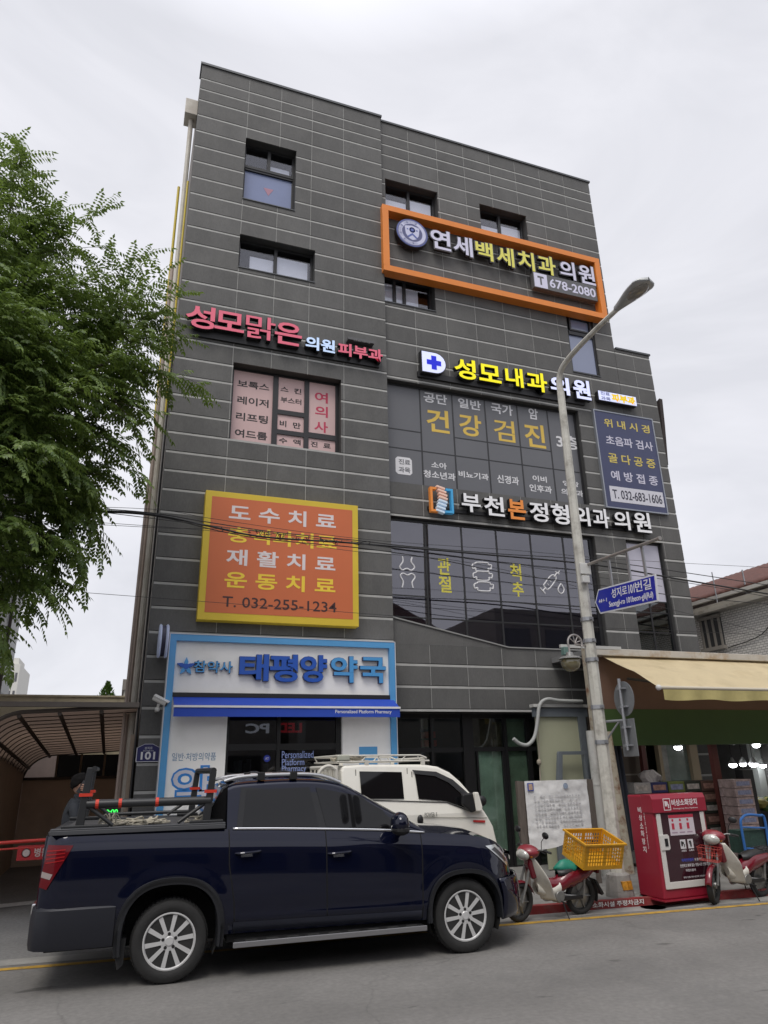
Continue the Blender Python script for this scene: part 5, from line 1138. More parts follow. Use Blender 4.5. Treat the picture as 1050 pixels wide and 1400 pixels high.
for a_ in (y0_-.02,y0_+.2,y0_+.42,y1_-.04): mb.box(XH-.09,XH-.05,a_,a_+.05,z0_,z1_)
mb.box(XH-.12,XH-.05,y0_-.06,y1_+.04,z1_,z1_+.08); mb.box(XH-.16,XH-.05,y0_-.10,y1_+.05,z0_-.09,z0_); mb.build('frame', mat('bay_frame', (.26,.24,.21), .6), wn)
mb = MB(); mb.tube([(XH+.2,13.3,5.77),(XH+.2,13.3,6.5)], .02, 6); mb.tube([(XH-.1,14.0,5.77),(XH-.1,14.0,6.6)], .015, 6); mb.build('vent_pipe', STEEL, t_)
mb = MB(); mb.tube(smoothpath([(XH-.03,14.0,4.6),(XH-.04,12.9,4.75),(XH-.03,12.4,5.2),(XH-.03,12.3,5.5)],5), .012, 5); mb.build('wall_cable', WB, t_)
# ================================================================== navy pickup truck (local: x forward, y away from the camera, z up)
def lerp_tab(tab, x):
    if x <= tab[0][0]: return tab[0][1]
    for (a, b), (c, d) in zip(tab, tab[1:]):
        if x <= c: return b+(d-b)*(x-a)/(c-a)
    return tab[-1][1]
def smooth_tab(tab, x):
    if x <= tab[0][0]: return tab[0][1]
    if x >= tab[-1][0]: return tab[-1][1]
    n = len(tab)
    for i in range(n-1):
        if x <= tab[i+1][0]:
            x0, y0 = tab[i]; x1, y1 = tab[i+1]
            m = lambda k: (tab[k+1][1]-tab[k-1][1])/(tab[k+1][0]-tab[k-1][0]) if 0 < k < n-1 else ((tab[1][1]-tab[0][1])/(tab[1][0]-tab[0][0]) if k == 0 else (tab[-1][1]-tab[-2][1])/(tab[-1][0]-tab[-2][0]))
            h_ = x1-x0; t = (x-x0)/h_
            return (2*t**3-3*t*t+1)*y0+(t**3-2*t*t+t)*h_*m(i)+(-2*t**3+3*t*t)*y1+(t**3-t*t)*h_*m(i+1)
pk = thing('pickup_truck', 'glossy dark navy double cab pickup truck parked at the kerb with a black bed rack', 'pickup truck', (.649, 8.036, 0), rad(-2.862), world=False)
PAINT = mat('navy_paint', (.0040,.0056,.019), .17, .30, coat=1., spec=.0)
PLAST = mat('grey_black_trim', (.010,.011,.014), .5, var=.1)
TGLASS = mat('privacy_glass', (.006,.006,.007), .03, spec=.45)
YC = .95
ZT = [(-1.24,1.34),(-1.1,1.37),(.0,1.355),(.49,1.335),(1.0,1.315),(1.6,1.285),(2.2,1.25),(2.7,1.205),(3.0,1.178),(3.25,1.152),(3.5,1.10),(3.66,1.02),(3.78,.92),(3.88,.80)]
ZB = [(-1.24,.50),(-.6,.42),(.5,.38),(2.6,.36),(3.3,.36),(3.6,.33),(3.88,.36)]
def yside(x, z):
    zt = smooth_tab(ZT, x); q = zt-z
    y = lerp_tab([(-.1,.10),(0,.072),(.05,.045),(.11,.018),(.17,.004),(.24,-.004),(.42,-.012),(.60,-.012),(.78,.004),(.88,.03),(1.0,.06)], q)
    y += .012*math.exp(-((z-.50)/.03)**2)*-1
    if x > 3.15: y += .40*((x-3.15)/.73)**3
    if x < -1.0: y += .10*((-1.0-x)/.24)**2.4
    # arch bulge
    for cx_, rr in ((0,.52),(3.11,.48)):
        d = math.hypot(x-cx_, z-.42)
        if d < rr+.12: y -= .016*max(0, 1-abs(d-rr)/.12)
    return y
NX = 150
xs = [-1.24+i*(3.88+1.24)/NX for i in range(NX+1)]
NS, NT = 34, 10
def sect(x):
    zt = smooth_tab(ZT, x); zb = lerp_tab(ZB, x); row = []
    for j in range(NS+1):
        z = zb+(zt-zb)*(j/NS)**.9; row.append((yside(x, z), z))
    y0 = row[-1][0]
    crown = lerp_tab([(.4,0),(2.6,0.0),(2.8,.05),(3.4,.06),(3.88,.03)], x)
    for j in range(1, NT+1):
        t = j/NT; row.append((y0+(YC-y0)*t, zt+crown*math.sin(t*math.pi/2)+(.0)))
    return row
verts = []; W_ = 2*(NS+NT)+1
for x in xs:
    r_ = sect(x); full = r_+[(2*YC-y, z) for y, z in r_[-2::-1]]
    xo = 0
    verts += [(x, y, z) for y, z in full]
ARCH = ((0,.40,.500),(3.11,.375,.447))
faces = []
for i in range(NX):
    for j in range(W_-1):
        c_x = (xs[i]+xs[i+1])/2; zc_ = sum(verts[i*W_+j+k][2]+verts[(i+1)*W_+j+k][2] for k in (0,1))/4
        if (j < NS or j >= W_-1-NS) and any(math.hypot(c_x-a, zc_-b) < r_ or (abs(c_x-a) < r_ and zc_ < b) for a, b, r_ in ARCH): continue
        faces.append((i*W_+j, i*W_+j+1, (i+1)*W_+j+1, (i+1)*W_+j))
mb = MB(); mb.add(verts, faces)
mb.add(verts[:W_], [list(range(W_))]); mb.add(verts[-W_:], [list(range(W_-1, -1, -1))])
body = mb.build('body', PAINT, pk, smooth=50)
mb = MB(); mb.box(-1.15,3.45,.32,1.58,.30,1.05); mb.box(.55,2.6,.08,1.82,.30,.55); mb.box(-1.1,-.55,.1,1.8,.42,.9); mb.box(3.5,3.86,.4,1.5,.3,.9); mb.build('underbody', mat('underbody_black', (.006,.006,.006), .9), pk)
# greenhouse
ZR = [(.50,1.765),(.58,1.79),(.9,1.81),(1.3,1.815),(1.6,1.79),(1.80,1.735),(2.0,1.63),(2.16,1.54),(2.45,1.375),(2.72,1.225)]
def roofz(x): return smooth_tab(ZR, x)
def ycab(x, z):
    zb = smooth_tab(ZT, x); return .082+.33*(z-zb)+.06*max(0, (x-1.6)/1.1)**2
def gsec(x):
    zb = smooth_tab(ZT, x)-.02; zr = roofz(x); hgt = zr-zb; r_ = []
    ze = zr-min(.085, hgt*.5)
    for j in range(9): z = zb+(ze-zb)*j/8; r_.append((ycab(x, z), z))
    y0, z0 = r_[-1]; yr = min(.17, hgt*.6)
    for j in range(1, 7):
        a = j/6*math.pi/2; r_.append((y0+yr*(1-math.cos(a)), z0+(zr-z0)*math.sin(a)))
    yt = r_[-1][0]
    for j in range(1, 7): t = j/6; r_.append((yt+(YC-yt)*t, zr+.03*math.sin(t*math.pi/2)))
    return r_
gx = [.50+i*(2.72-.50)/70 for i in range(71)]; gv = []; GW = None
for x in gx:
    r_ = gsec(x); f_ = r_+[(2*YC-y, z) for y, z in r_[-2::-1]]; GW = len(f_); gv += [(x, y, z) for y, z in f_]
gf = [(i*GW+j, i*GW+j+1, (i+1)*GW+j+1, (i+1)*GW+j) for i in range(70) for j in range(GW-1)]
mb = MB(); mb.add(gv, gf); mb.add(gv[:GW], [list(range(GW))])
mb.build('cab', PAINT, pk, smooth=45)
# windscreen over the sloping front of the cab
def wsf(u, v):
    x = 1.86+u*.80; i = min(69, max(0, (x-.5)/(2.22)*70)); k = int(i); t = i-k
    r0 = gsec(gx[k]); r1 = gsec(gx[k+1]); lo = 14
    full0 = r0+[(2*YC-y, z) for y, z in r0[-2::-1]]; full1 = r1+[(2*YC-y, z) for y, z in r1[-2::-1]]
    p = lo+v*(GW-1-2*lo); q = int(min(p, GW-2)); s_ = p-q
    def g(f): return Vector((f[q][0]+(f[q+1][0]-f[q][0])*s_, f[q][1]+(f[q+1][1]-f[q][1])*s_))
    a = g(full0).lerp(g(full1), t); return Vector((x+.006, a.x, a.y+.008))
mb = MB(); mb.grid(wsf, 24, 24); mb.build('windscreen', TGLASS, pk, smooth=True)
def patch(poly4, yf, off, nu=10, nv=6, th=0):
    """bilinear patch between four (x,z) corners laid on the side surface"""
    (a, b, c, d) = [Vector(p) for p in poly4]
    def fn(u, v):
        p = a.lerp(b, u).lerp(d.lerp(c, u), v); return Vector((p.x, yf(p.x, p.y)-off, p.y))
    return fn
def both(fn): return lambda u, v: (lambda p: Vector((p.x, 2*YC-p.y, p.z)))(fn(u, v))
def sided(name, quads, yf, off, m, parent=pk, nu=12, nv=8):
    o = []
    for mir in (0, 1):
        mb = MB()
        for q in quads:
            f = patch(q, yf, off); mb.grid(both(f) if mir else f, nu, nv)
        o.append(mb.build(name, m, parent, smooth=True))
    return o
bz = lambda x: smooth_tab(ZT, x)
# window frames (black) then glass
sided('window_frame', [[(.60,bz(.6)+.015),(2.50,bz(2.5)+.012),(1.96,1.615),(.64,1.735)]], ycab, .004, mat('gloss_black', (.008,.008,.009), .15), nu=30, nv=10)
sided('side_window', [[(.665,bz(.665)+.025),(1.475,bz(1.475)+.025),(1.395,1.715),(.70,1.705)]], ycab, .009, TGLASS)
sided('side_window', [[(1.56,bz(1.56)+.025),(2.27,bz(2.27)+.03),(1.915,1.615),(1.465,1.71)],[(2.27,bz(2.27)+.03),(2.36,bz(2.36)+.03),(2.22,1.455),(1.915,1.615)]], ycab, .009, TGLASS)
# body coloured roof side over the frames is the cab itself; chrome belt line
def strip_x(x0, x1, zf, w_, off, yf): return [[(x0,zf(x0)),(x1,zf(x1)),(x1,zf(x1)+w_),(x0,zf(x0)+w_)]]
for mir in (0, 1):
    mb = MB()
    f = lambda u, v: (lambda x: Vector((x, yside(x, bz(x))-.010, bz(x)-.008+v*.022)))(.56+u*(2.68-.56))
    mb.grid(both(f) if mir else f, 40, 1); mb.build('belt_trim', CHROME, pk, smooth=True, solid=.004)
# shut lines
GAP = mat('shut_line', (.003,.003,.003), .9)
for pts in ([(.52,1.33),(.535,1.0),(.60,.66),(.62,.38)], [(1.545,1.285),(1.55,.8),(1.56,.38)], [(2.63,1.20),(2.62,.9),(2.60,.38)]):
    for mir in (0, 1):
        mb = MB()
        def f(u, v):
            k = u*(len(pts)-1); i = min(int(k), len(pts)-2); p = Vector(pts[i]).lerp(Vector(pts[i+1]), k-i); x = p.x+(v-.5)*.011
            return Vector((x, yside(x, p.y)-.0018, p.y))
        mb.grid(both(f) if mir else f, 40, 1); mb.build('shut_line', GAP, pk, smooth=True)
# door handles
for x_, z_ in ((.72,1.105),(1.69,1.055)):
    for mir in (0, 1):
        mb = MB(); y_ = yside(x_, z_); sg_ = (lambda y: 2*YC-y) if mir else (lambda y: y)
        mb.tube([Vector((x_+d, sg_(y_+.005-.045*math.sin(t*math.pi)**.5), z_+.012*t)) for t, d in [(i/8, -.13+.26*i/8) for i in range(9)]], [.010]+[.017]*7+[.010], 8, flat=.8)
        h_ = mb.build('door_handle', PAINT, pk, smooth=True)
        mb = MB(); mb.grid((lambda q: both(q) if mir else q)(patch([(x_-.07,z_-.035),(x_+.05,z_-.035),(x_+.04,z_-.008),(x_-.07,z_-.008)], yside, .003)), 6, 3); mb.build('handle_recess', mat('handle_chrome_grey', (.30,.31,.34), .2, .8), h_, smooth=True)
# lower door moulding
for mir in (0, 1):
    mb = MB(); f = lambda u, v: (lambda x, z: Vector((x, yside(x, z)-.012*math.sin(math.pi*v)-.002, z)))(.60+u*1.99, .40+v*.085-.03*u)
    mb.grid(both(f) if mir else f, 30, 6); mb.build('door_moulding', mat('moulding_navy_black', (.010,.012,.022), .4), pk, smooth=True)
# wheel arch flares
for cx_, cz_, ri, ro, a0, a1 in ((0,.41,.455,.535,-14,196),(3.11,.375,.415,.47,-8,186)):
    for mir in (0, 1):
        mb = MB()
        def f(u, v):
            a = rad(a0+u*(a1-a0)); sq = 1+.035*math.cos(4*a-math.pi) ; r_ = (ri+(ro-ri)*min(1, v*1.6))*sq if v < .7 else ro*sq
            x = cx_+r_*math.cos(a); z = cz_+r_*math.sin(a); base = yside(x, max(z, .4)) if v > .3 else yside(cx_, .8)
            prof_ = [(0,.10),(.0001,-.028),(.62,-.030),(.70,-.012),(1,.012)]
            y = min(base, .05)+lerp_tab(prof_, v)
            return Vector((x, y, z))
        mb.grid(both(f) if mir else f, 44, 10); mb.build('wheel_arch_flare', PLAST, pk, smooth=50)
        mb = MB(); rr = ri+.004
        f = lambda u, v: (lambda a: Vector((cx_+rr*math.cos(a), .03+v*.32, cz_+rr*math.sin(a))))(rad(-25+u*230))
        mb.grid(both(f) if mir else f, 30, 1); mb.build('wheel_well_liner', mat('underbody_black',(0,0,0)), pk, smooth=True)
# wheels
def wheel(x, y, R_, side, w_=.245, rim=.245):
    s_ = side; o = Vector((x, y, R_))
    t = [(rim-.005,.02),(rim+.02,.0),(R_-.05,-.004),(R_-.018,.010),(R_-.004,.035),(R_,.07),(R_,w_-.07),(R_-.004,w_-.035),(R_-.018,w_-.01),(rim,w_)]
    mb = MB(); mb.lathe(t, o, (0,s_,0), 56)
    for i in range(56):                      # tread blocks
        a = 2*math.pi*(i+.5)/56; X = Matrix.Translation(o) @ Matrix.Rotation(a, 4, 'Y')
        mb.box(-.012,.012,s_*.045,s_*.10,R_-.004,R_+.004,X); mb.box(-.012,.012,s_*.125,s_*.20,R_-.004,R_+.004,X)
    ty = mb.build('wheel', RUBBER, pk, smooth=35)
    mb = MB(); mb.lathe([(rim-.004,.022),(rim+.004,.008),(rim-.008,.006),(rim-.018,.02),(rim-.026,.05),(rim-.03,.2)], o, (0,s_,0), 48)
    n_ = 10
    for i in range(n_):
        a = 2*math.pi*(i+.15)/n_; X = Matrix.Translation(o) @ Matrix.Rotation(a, 4, 'Y')
        tw = .022
        A_ = [(-.014,s_*.010,.055),(.018,s_*.010,.055),(.020+tw,s_*.018,rim-.02),(-.022+tw,s_*.018,rim-.02)]
        B_ = [(p[0]*.9,p[1]+s_*.035,p[2]) for p in A_]
        mb.add([X @ Vector(p) for p in A_+B_], [(0,1,2,3),(7,6,5,4),(0,4,5,1),(1,5,6,2),(2,6,7,3),(3,7,4,0)])
    mb.lathe([(0,.004),(.036,.004),(.044,.012),(.082,.014),(.088,.03),(.088,.06)], o, (0,s_,0), 30)
    mb.build('rim', ALLOY, ty, smooth=30)
    mb = MB()
    for i in range(5):
        a = 2*math.pi*(i+.3)/5; mb.lathe([(0,.008),(.015,.008),(.017,.016)], o+Vector((.062*math.cos(a),0,.062*math.sin(a))), (0,s_,0), 10)
    mb.build('lug_nut', mat('lug_dark', (.04,.04,.04), .4, .5), ty)
    mb = MB(); mb.lathe([(0,.075),(rim-.03,.075),(rim-.03,.08)], o, (0,s_,0), 30); mb.build('brake_disc', mat('brake_dark', (.03,.029,.028), .6, .4), ty)
for x_ in (0, 3.11):
    wheel(x_, .018, .364, 1); wheel(x_, 2*YC-.018, .364, -1)
# rear bumper, mud flap, step, front bumper
def bump(u, v):
    a = v*2*YC; y = a; x = -1.285+.10*(abs(v-.5)*2)**8
    return x
for nm in ('rear_bumper',):
    mb = MB(); n_ = 40
    path = [(-.52,-.01),(-.8,-.018),(-1.08,-.012),(-1.20,.03),(-1.265,.12),(-1.285,.3),(-1.29,.95),(-1.285,1.6),(-1.265,1.78),(-1.20,1.87),(-1.08,1.912),(-.8,1.918),(-.52,1.91)]
    pr = [(0,.37),(-.012,.42),(-.016,.60),(-.008,.70),(.03,.735),(.12,.74)]
    vs = []
    for i, (px_, py_) in enumerate(path):
        d = Vector((path[min(i+1,len(path)-1)][0]-path[max(i-1,0)][0], path[min(i+1,len(path)-1)][1]-path[max(i-1,0)][1])).normalized(); nrm = Vector((d.y,-d.x))
        nrm = -nrm if (nrm.x > 0 if abs(d.y) > .7 else (nrm.y > 0) == (py_ < YC)) else nrm
        for q, z in pr: vs.append((px_-nrm.x*q, py_-nrm.y*q, z+(-.0 if px_ < -.9 else .0)))
    k_ = len(pr); mb.add(vs, [(i*k_+j,(i+1)*k_+j,(i+1)*k_+j+1,i*k_+j+1) for i in range(len(path)-1) for j in range(k_-1)]); mb.build(nm, mat('bumper_blue_black', (.009,.010,.016), .45), pk, smooth=40)
mb = MB(); mb.box(-1.33,-1.26,.5,1.4,.60,.70); mb.build('bumper_step', CHROME, pk, bevel=.01)
for mir in (0, 1):
    mb = MB(); y_ = .03 if not mir else 1.60; mb.prism([(-.50,.42),(-.40,.42),(-.41,.20),(-.46,.16),(-.50,.30)], y_, y_+.24); mb.build('mud_flap', mat('flap_black', (.012,.012,.013), .6), pk)
for mir in (0, 1):
    sg_ = (lambda y: 2*YC-y) if mir else (lambda y: y)
    mb = MB(); mb.box(.62,2.60,min(sg_(-.07),sg_(.10)),max(sg_(-.07),sg_(.10)),.295,.325); stp = mb.build('side_step', BLACK, pk, bevel=.008)
    mb = MB(); mb.box(.60,2.62,min(sg_(-.085),sg_(-.071)),max(sg_(-.085),sg_(-.071)),.275,.325); mb.build('step_edge', mat('step_alloy', (.30,.30,.31), .35, .7), stp, bevel=.005)
    for i in range(9): mb = MB(); mb.box(.72+i*.21,.84+i*.21,min(sg_(-.06),sg_(-.02)),max(sg_(-.06),sg_(-.02)),.325,.331); mb.build('tread_pad', RUBBER, stp)
# front end
mb = MB()
def fb(u, v):
    a = (u-.5)*2; y = YC+a*.93; x = 4.04-.46*abs(a)**3.4; z = .30+v*.40
    return Vector((x-.05*(1-math.sin(v*math.pi))*.8, y, z))
mb.grid(fb, 40, 8); mb.build('front_bumper', PAINT, pk, smooth=True, solid=.02)
mb = MB(); mb.grid(lambda u, v: (lambda a: Vector((4.0-.22*abs(a)**3-.05*v, YC+a*.55, .62+v*.30)))((u-.5)*2), 20, 6); mb.build('grille', mat('grille_black', (.01,.01,.01), .3), pk, smooth=True)
mb = MB(); mb.grid(lambda u, v: (lambda a: Vector((3.99-.22*abs(a)**3, YC+a*.56, .88+v*.04)))((u-.5)*2), 20, 2); mb.build('grille_bar', CHROME, pk, smooth=True)
mb = MB(); mb.grid(lambda u, v: (lambda a: Vector((3.87+(.10-.10*abs(a)**3)*math.sin(v*math.pi/2), YC+a*.56, .93-.10*v+.02*(1-abs(a))-.0)))((u-.5)*2), 20, 6); mb.build('hood_lip', PAINT, pk, smooth=True)
hl = sided('headlight', [[(3.40,1.04),(3.73,.80),(3.80,.85),(3.56,1.045)]], yside, .010, mat('headlight_lens', (.45,.47,.48), .05, .3, coat=1., var=.4, vs=9))
for o in hl:
    mir = o.data.vertices[0].co.y > YC
    mb = MB(); f = patch([(3.48,1.0),(3.70,.85),(3.73,.875),(3.54,1.02)], yside, .014); mb.grid(both(f) if mir else f, 8, 3); mb.build('lamp_insert', mat('lamp_dark_insert', (.05,.05,.055), .2), o, smooth=True)
sided('fog_trim', [[(3.58,.40),(3.76,.42),(3.78,.55),(3.62,.56)]], yside, .008, PLAST)
# tail lights
for mir in (0, 1):
    mb = MB()
    f = patch([(-1.235,.90),(-1.16,.88),(-1.0,1.18),(-1.215,1.10)], yside, .010); mb.k = 0; mb.grid(both(f) if mir else f, 8, 8)
    f = patch([(-1.215,1.10),(-1.0,1.18),(-.965,1.255),(-1.20,1.265)], yside, .010); mb.grid(both(f) if mir else f, 8, 8)
    tl = mb.build('tail_light', mat('tail_red', (.11,.004,.008), .15, coat=.15, spec=.25), pk, smooth=True)
    mb = MB(); f = patch([(-1.228,.985),(-1.14,.965),(-1.12,1.01),(-1.224,1.035)], yside, .013); mb.grid(both(f) if mir else f, 5, 4); mb.build('reverse_lens', mat('clear_lens', (.30,.25,.24), .15, coat=.2), tl, smooth=True)
    mb = MB()
    for i in range(4): f = patch([(-1.20,1.10+i*.035),(-1.03,1.125+i*.03),(-1.03,1.135+i*.03),(-1.20,1.11+i*.035)], yside, .014); mb.grid(both(f) if mir else f, 6, 1)
    mb.build('lens_rib', mat('tail_bright_red', (.30,.012,.014), .3, spec=.2), tl, smooth=True)
# mirrors
for mir in (0, 1):
    mb = MB(); yy = -.13 if not mir else 2*YC+.13; s_ = 1 if not mir else -1
    mb.ball((2.33,yy,1.325), .125, 16, (.8,1.1,.95)); o = mb.build('mirror', PAINT, pk, smooth=True)
    mb = MB(); mb.ball((2.335,yy,1.265), .122, 14, (.83,1.1,.5)); mb.tube([(2.36,yy+s_*.05,1.24),(2.40,yy+s_*.24,1.23)], .03, 8); mb.build('mirror_base', BLACK, o, smooth=True)
    mb = MB(); mb.ball((2.40,yy-s_*.02,1.30), .05, 10, (.6,1.2,.35)); mb.build('turn_signal', mat('signal_clear', (.5,.5,.5), .1, .3), o, smooth=True)
# rear of cab, roof rails and roof fittings
mb = MB(); mb.prism([(.24,1.36),(.51,1.35),(.51,1.775),(.44,1.735)], .22, 1.68); mb.build('rear_window', mat('rear_glass_black', (.008,.008,.009), .06), pk, bevel=.02)
for mir in (0, 1):
    yy = .27 if not mir else 2*YC-.27
    mb = MB(); mb.tube(smoothpath([(.46,yy,1.80),(.66,yy,1.842),(1.1,yy,1.855),(1.5,yy,1.84),(1.76,yy,1.755)], 5), .019, 8); mb.build('roof_rail', mat('rail_silver', (.5,.51,.53), .3, .7), pk, smooth=True)
for x_ in (.86, 1.22):
    mb = MB(); mb.tube([(x_,.30,1.865),(x_,.7,1.885),(x_,1.2,1.885),(x_,1.60,1.865)], .018, 8, flat=.6)
    for yy in (.27, 1.63): mb.box(x_-.04,x_+.04,yy-.03,yy+.03,1.80,1.88)
    mb.build('roof_bar', BLACK, pk, bevel=.006)
mb = MB(); mb.prism([(.36,1.815),(.58,1.80),(.58,1.835)], .35, 1.55); mb.build('spoiler', mat('rail_silver',(0,0,0)), pk)
# bed rails, tonneau and sports rack
for mir in (0, 1):
    a, b = (.035,.20) if not mir else (1.70,1.865)
    mb = MB(); mb.box(-1.20,.48,a,b,1.345,1.385); mb.box(-1.20,.48,a+.02,b-.02,1.385,1.40); mb.build('bed_rail', mat('bed_rail_grey', (.06,.062,.068), .5), pk, bevel=.004)
mb = MB(); mb.box(-1.12,.42,.20,1.70,1.372,1.382); mb.build('bed_cover', mat('bed_cover', (.05,.05,.052), .6), pk)
mb = MB(); mb.box(-1.225,-1.12,.13,1.77,1.335,1.378); mb.build('tailgate_cap', PLAST, pk, bevel=.012)
RK = mat('rack_black', (.020,.021,.023), .42); RC = mat('rack_red', (.55,.035,.015), .5)
for mir in (0, 1):
    yy = .15 if not mir else 1.75
    for x_, lean, top in ((-.93-(.09 if mir else 0),.035,1.965),(.30-(.085 if mir else 0),.035,1.90)):
        mb = MB()
        mb.add([(x_-.055,yy-.03,1.40),(x_+.025,yy-.03,1.40),(x_+.025,yy+.03,1.40),(x_-.055,yy+.03,1.40),(x_-.035+lean,yy-.03,top),(x_+.03+lean,yy-.03,top),(x_+.03+lean,yy+.03,top),(x_-.035+lean,yy+.03,top)], [(0,3,2,1),(4,5,6,7),(0,1,5,4),(1,2,6,5),(2,3,7,6),(3,0,4,7)])
        br = 1 if x_ < 0 else -1
        mb.tube([(x_+br*.03+lean*.4,yy,1.60),(x_+br*.30,yy,1.41)], .022, 6)
        mb.box(x_-.18,x_+.26 if x_ < 0 else x_+.16,yy-.05,yy+.05,1.398,1.425)
        po = mb.build('rack_post', RK, pk, bevel=.006)
        mb = MB(); mb.box(x_-.065+lean*.5,x_+.06+lean*.5,yy-.042,yy+.042,1.69,1.72); mb.build('red_clamp', RC, po)
    mb = MB(); mb.tube([(-.90,yy,1.615),(.32,yy,1.615)] if not mir else [(-.80,yy,1.44),(.22,yy,1.44)], .042 if not mir else .02, 12); tb_ = mb.build('rack_tube', RK, pk, smooth=True)
    for x_ in (-.80,-.58,-.22) if not mir else ():
        mb = MB(); mb.lathe([(.046,-.016),(.046,.016)], (x_,yy,1.615), (1,0,0), 14); mb.build('red_band', RC, tb_)
mb = MB(); mb.tube([(.335,.12,1.91),(.25,1.78,1.91)], .032, 8); mb.build('rack_crossbar', RK, pk)
mb = MB(); mb.tube([(-.86,.12,1.955),(-.95,1.78,1.955)], .026, 8); mb.build('rack_crossbar', RK, pk)
# coil of rope on the bed cover: a thing of its own
random.seed(21)
Xp = Matrix.Translation((.649,8.036,0)) @ Matrix.Rotation(rad(-2.862), 4, 'Z')
mb = MB()
for i in range(22):
    cx_ = -.72+random.random()*.62; cy_ = .30+random.random()*.28; P = []
    for k in range(7): P.append((cx_+random.uniform(-.13,.13), cy_+random.uniform(-.10,.10), 1.397+abs(random.gauss(0,.022))))
    mb.tube([Xp @ p for p in smoothpath(P, 3)], .0085, 5)
for i in range(16):
    a = random.uniform(0,6.28); p0 = Vector((-.66,.26,1.42)); mb.tube([Xp @ p for p in smoothpath([p0, p0+Vector((.06*math.cos(a),.03*math.sin(a),.05+random.random()*.05)), p0+Vector((.12*math.cos(a),.06*math.sin(a),random.uniform(-.02,.08)))],3)], .006, 4)
for i in range(8):
    cx_ = .12+random.random()*.25; P = [(cx_+random.uniform(-.12,.12), .28+random.uniform(-.08,.12), 1.395+abs(random.gauss(0,.03))) for k in range(6)]
    mb.tube([Xp @ p for p in smoothpath(P, 3)], .0085, 5)
tag(mb.build('rope', mat('rope_beige', (.40,.37,.30), .9, var=.2, vs=30), None, smooth=True), 'tangled pale rope lying on the bed cover of the pickup', 'rope')
# ================================================================== white double cab truck behind the pickup
vn = thing('white_truck', 'cream white double cab light truck with a roof rack, parked behind the pickup', 'light truck', (3.0, 10.35, .012))
VW = mat('cream_white_paint', (.80,.78,.71), .35, coat=.4, var=.03, dirt=((.6,.57,.5), .3), ds=1.2)
Yv = 10.35
def pv(x, y): p = at(x, y, Yv); return (p.x, p.z)
out_px = [(470,1054),(473,1047),(500,1045),(585,1045),(604,1048),(620,1056),(634,1069),(648,1087),(660,1104),(668,1117),(675,1130),(678.7,1146)]
top = [pv(*q) for q in out_px]
out = top+[(top[-1][0]+.03,.75),(top[-1][0]+.02,.45),(top[-1][0]-.12,.35),(top[-1][0]-.62,.35),(top[-1][0]-.70,.62),(top[-1][0]-1.28,.62),(top[-1][0]-1.36,.35),(top[0][0],.35)]
WV = 1.70
def ysv(z): return .0+.02*abs(z-.9)+.11*max(0, z-1.22)/.6
def loft_side(mb, poly, n=10):
    vs = []
    m_ = len(poly)
    offs = [(0,1),(WV,1)]
    for mir in (0,1):
        for x, z in poly: vs.append((x, Yv+ysv(z) if not mir else Yv+WV-ysv(z), z))
    mb.add(vs, [list(range(m_)), list(range(2*m_-1, m_-1, -1))]+[(i, (i+1) % m_, (i+1) % m_+m_, i+m_) for i in range(m_)])
mb = MB()
# densify outline and section so the side can curve inward above the belt
dense = []
for (a, b), (c, d) in zip(out, out[1:]+out[:1]):
    k_ = max(1, int(math.hypot(c-a, d-b)/.12))
    dense += [(a+(c-a)*t/k_, b+(d-b)*t/k_) for t in range(k_)]
zlev = 1.24
low = [p for p in out if p[1] < zlev]
xf = lambda z: next((a+(c-a)*(z-b)/(d-b) for (a,b),(c,d) in zip(top[3:],top[4:]) if (b-z)*(d-z) <= 0 and b != d), top[-1][0])
lower = [(top[0][0],zlev),(xf(zlev),zlev)]+[q for q in top if q[1] < zlev and q[0] > 4.5]+out[len(top):]
loft_side(mb, lower)
upper = [(top[0][0],zlev)]+[q for q in top if q[1] > zlev]+[(xf(zlev),zlev)]
loft_side(mb, upper)
mb.build('cab', VW, vn, bevel=.035, bseg=3)
VG = TGLASS
def vpoly(name, pxs, m, off, parent=vn, th=.006):
    for mir in (0, 1):
        P = [pv(*q) for q in pxs]; vs = []
        for o_ in (off, off-th):
            for x, z in P: y = ysv(z)-o_; vs.append((x, Yv+y if not mir else Yv+WV-y, z))
        n_ = len(P); mb = MB(); mb.add(vs, [list(range(n_)), list(range(2*n_-1,n_-1,-1))]+[(i,(i+1)%n_,(i+1)%n_+n_,i+n_) for i in range(n_)])
        r_ = mb.build(name, m, parent)
    return r_
vpoly('side_window', [(495,1054.5),(553,1055.5),(554,1092),(496,1092)], VG, .014)
vpoly('visor', [(567,1052.5),(600,1055),(622,1066),(641,1084),(645,1092),(636,1088),(616,1070),(598,1061),(571,1058)], mat('visor_smoke', (.03,.03,.032), .3), .030)
vpoly('side_window', [(571,1057),(598,1060),(617,1070),(637,1090),(643,1108),(632,1103),(612,1095.5),(574,1092)], VG, .014)
vpoly('window_trim', [(495,1093),(612,1096.5),(632,1104),(641,1109),(612,1097.5),(495,1094)], BLACK, .012)
for xs_ in ((490,1052,490,1180),(561,1050,561.5,1180),(567,1055,572,1180)):
    vpoly('shut_line', [(xs_[0]-.5,xs_[1]),(xs_[0]+.5,xs_[1]),(xs_[2]+.5,xs_[3]),(xs_[2]-.5,xs_[3])], mat('van_gap', (.12,.115,.10), .8), .008, th=.002)
vpoly('side_crease', [(575,1116.5),(666,1117.5),(666,1118.5),(575,1117.5)], mat('crease_grey', (.35,.34,.30), .5), .008, th=.002)
vpoly('red_reflector', [(647,1121),(663,1121.5),(663,1124.5),(647,1124)], mat('reflector_red', (.45,.03,.03), .3), .012)
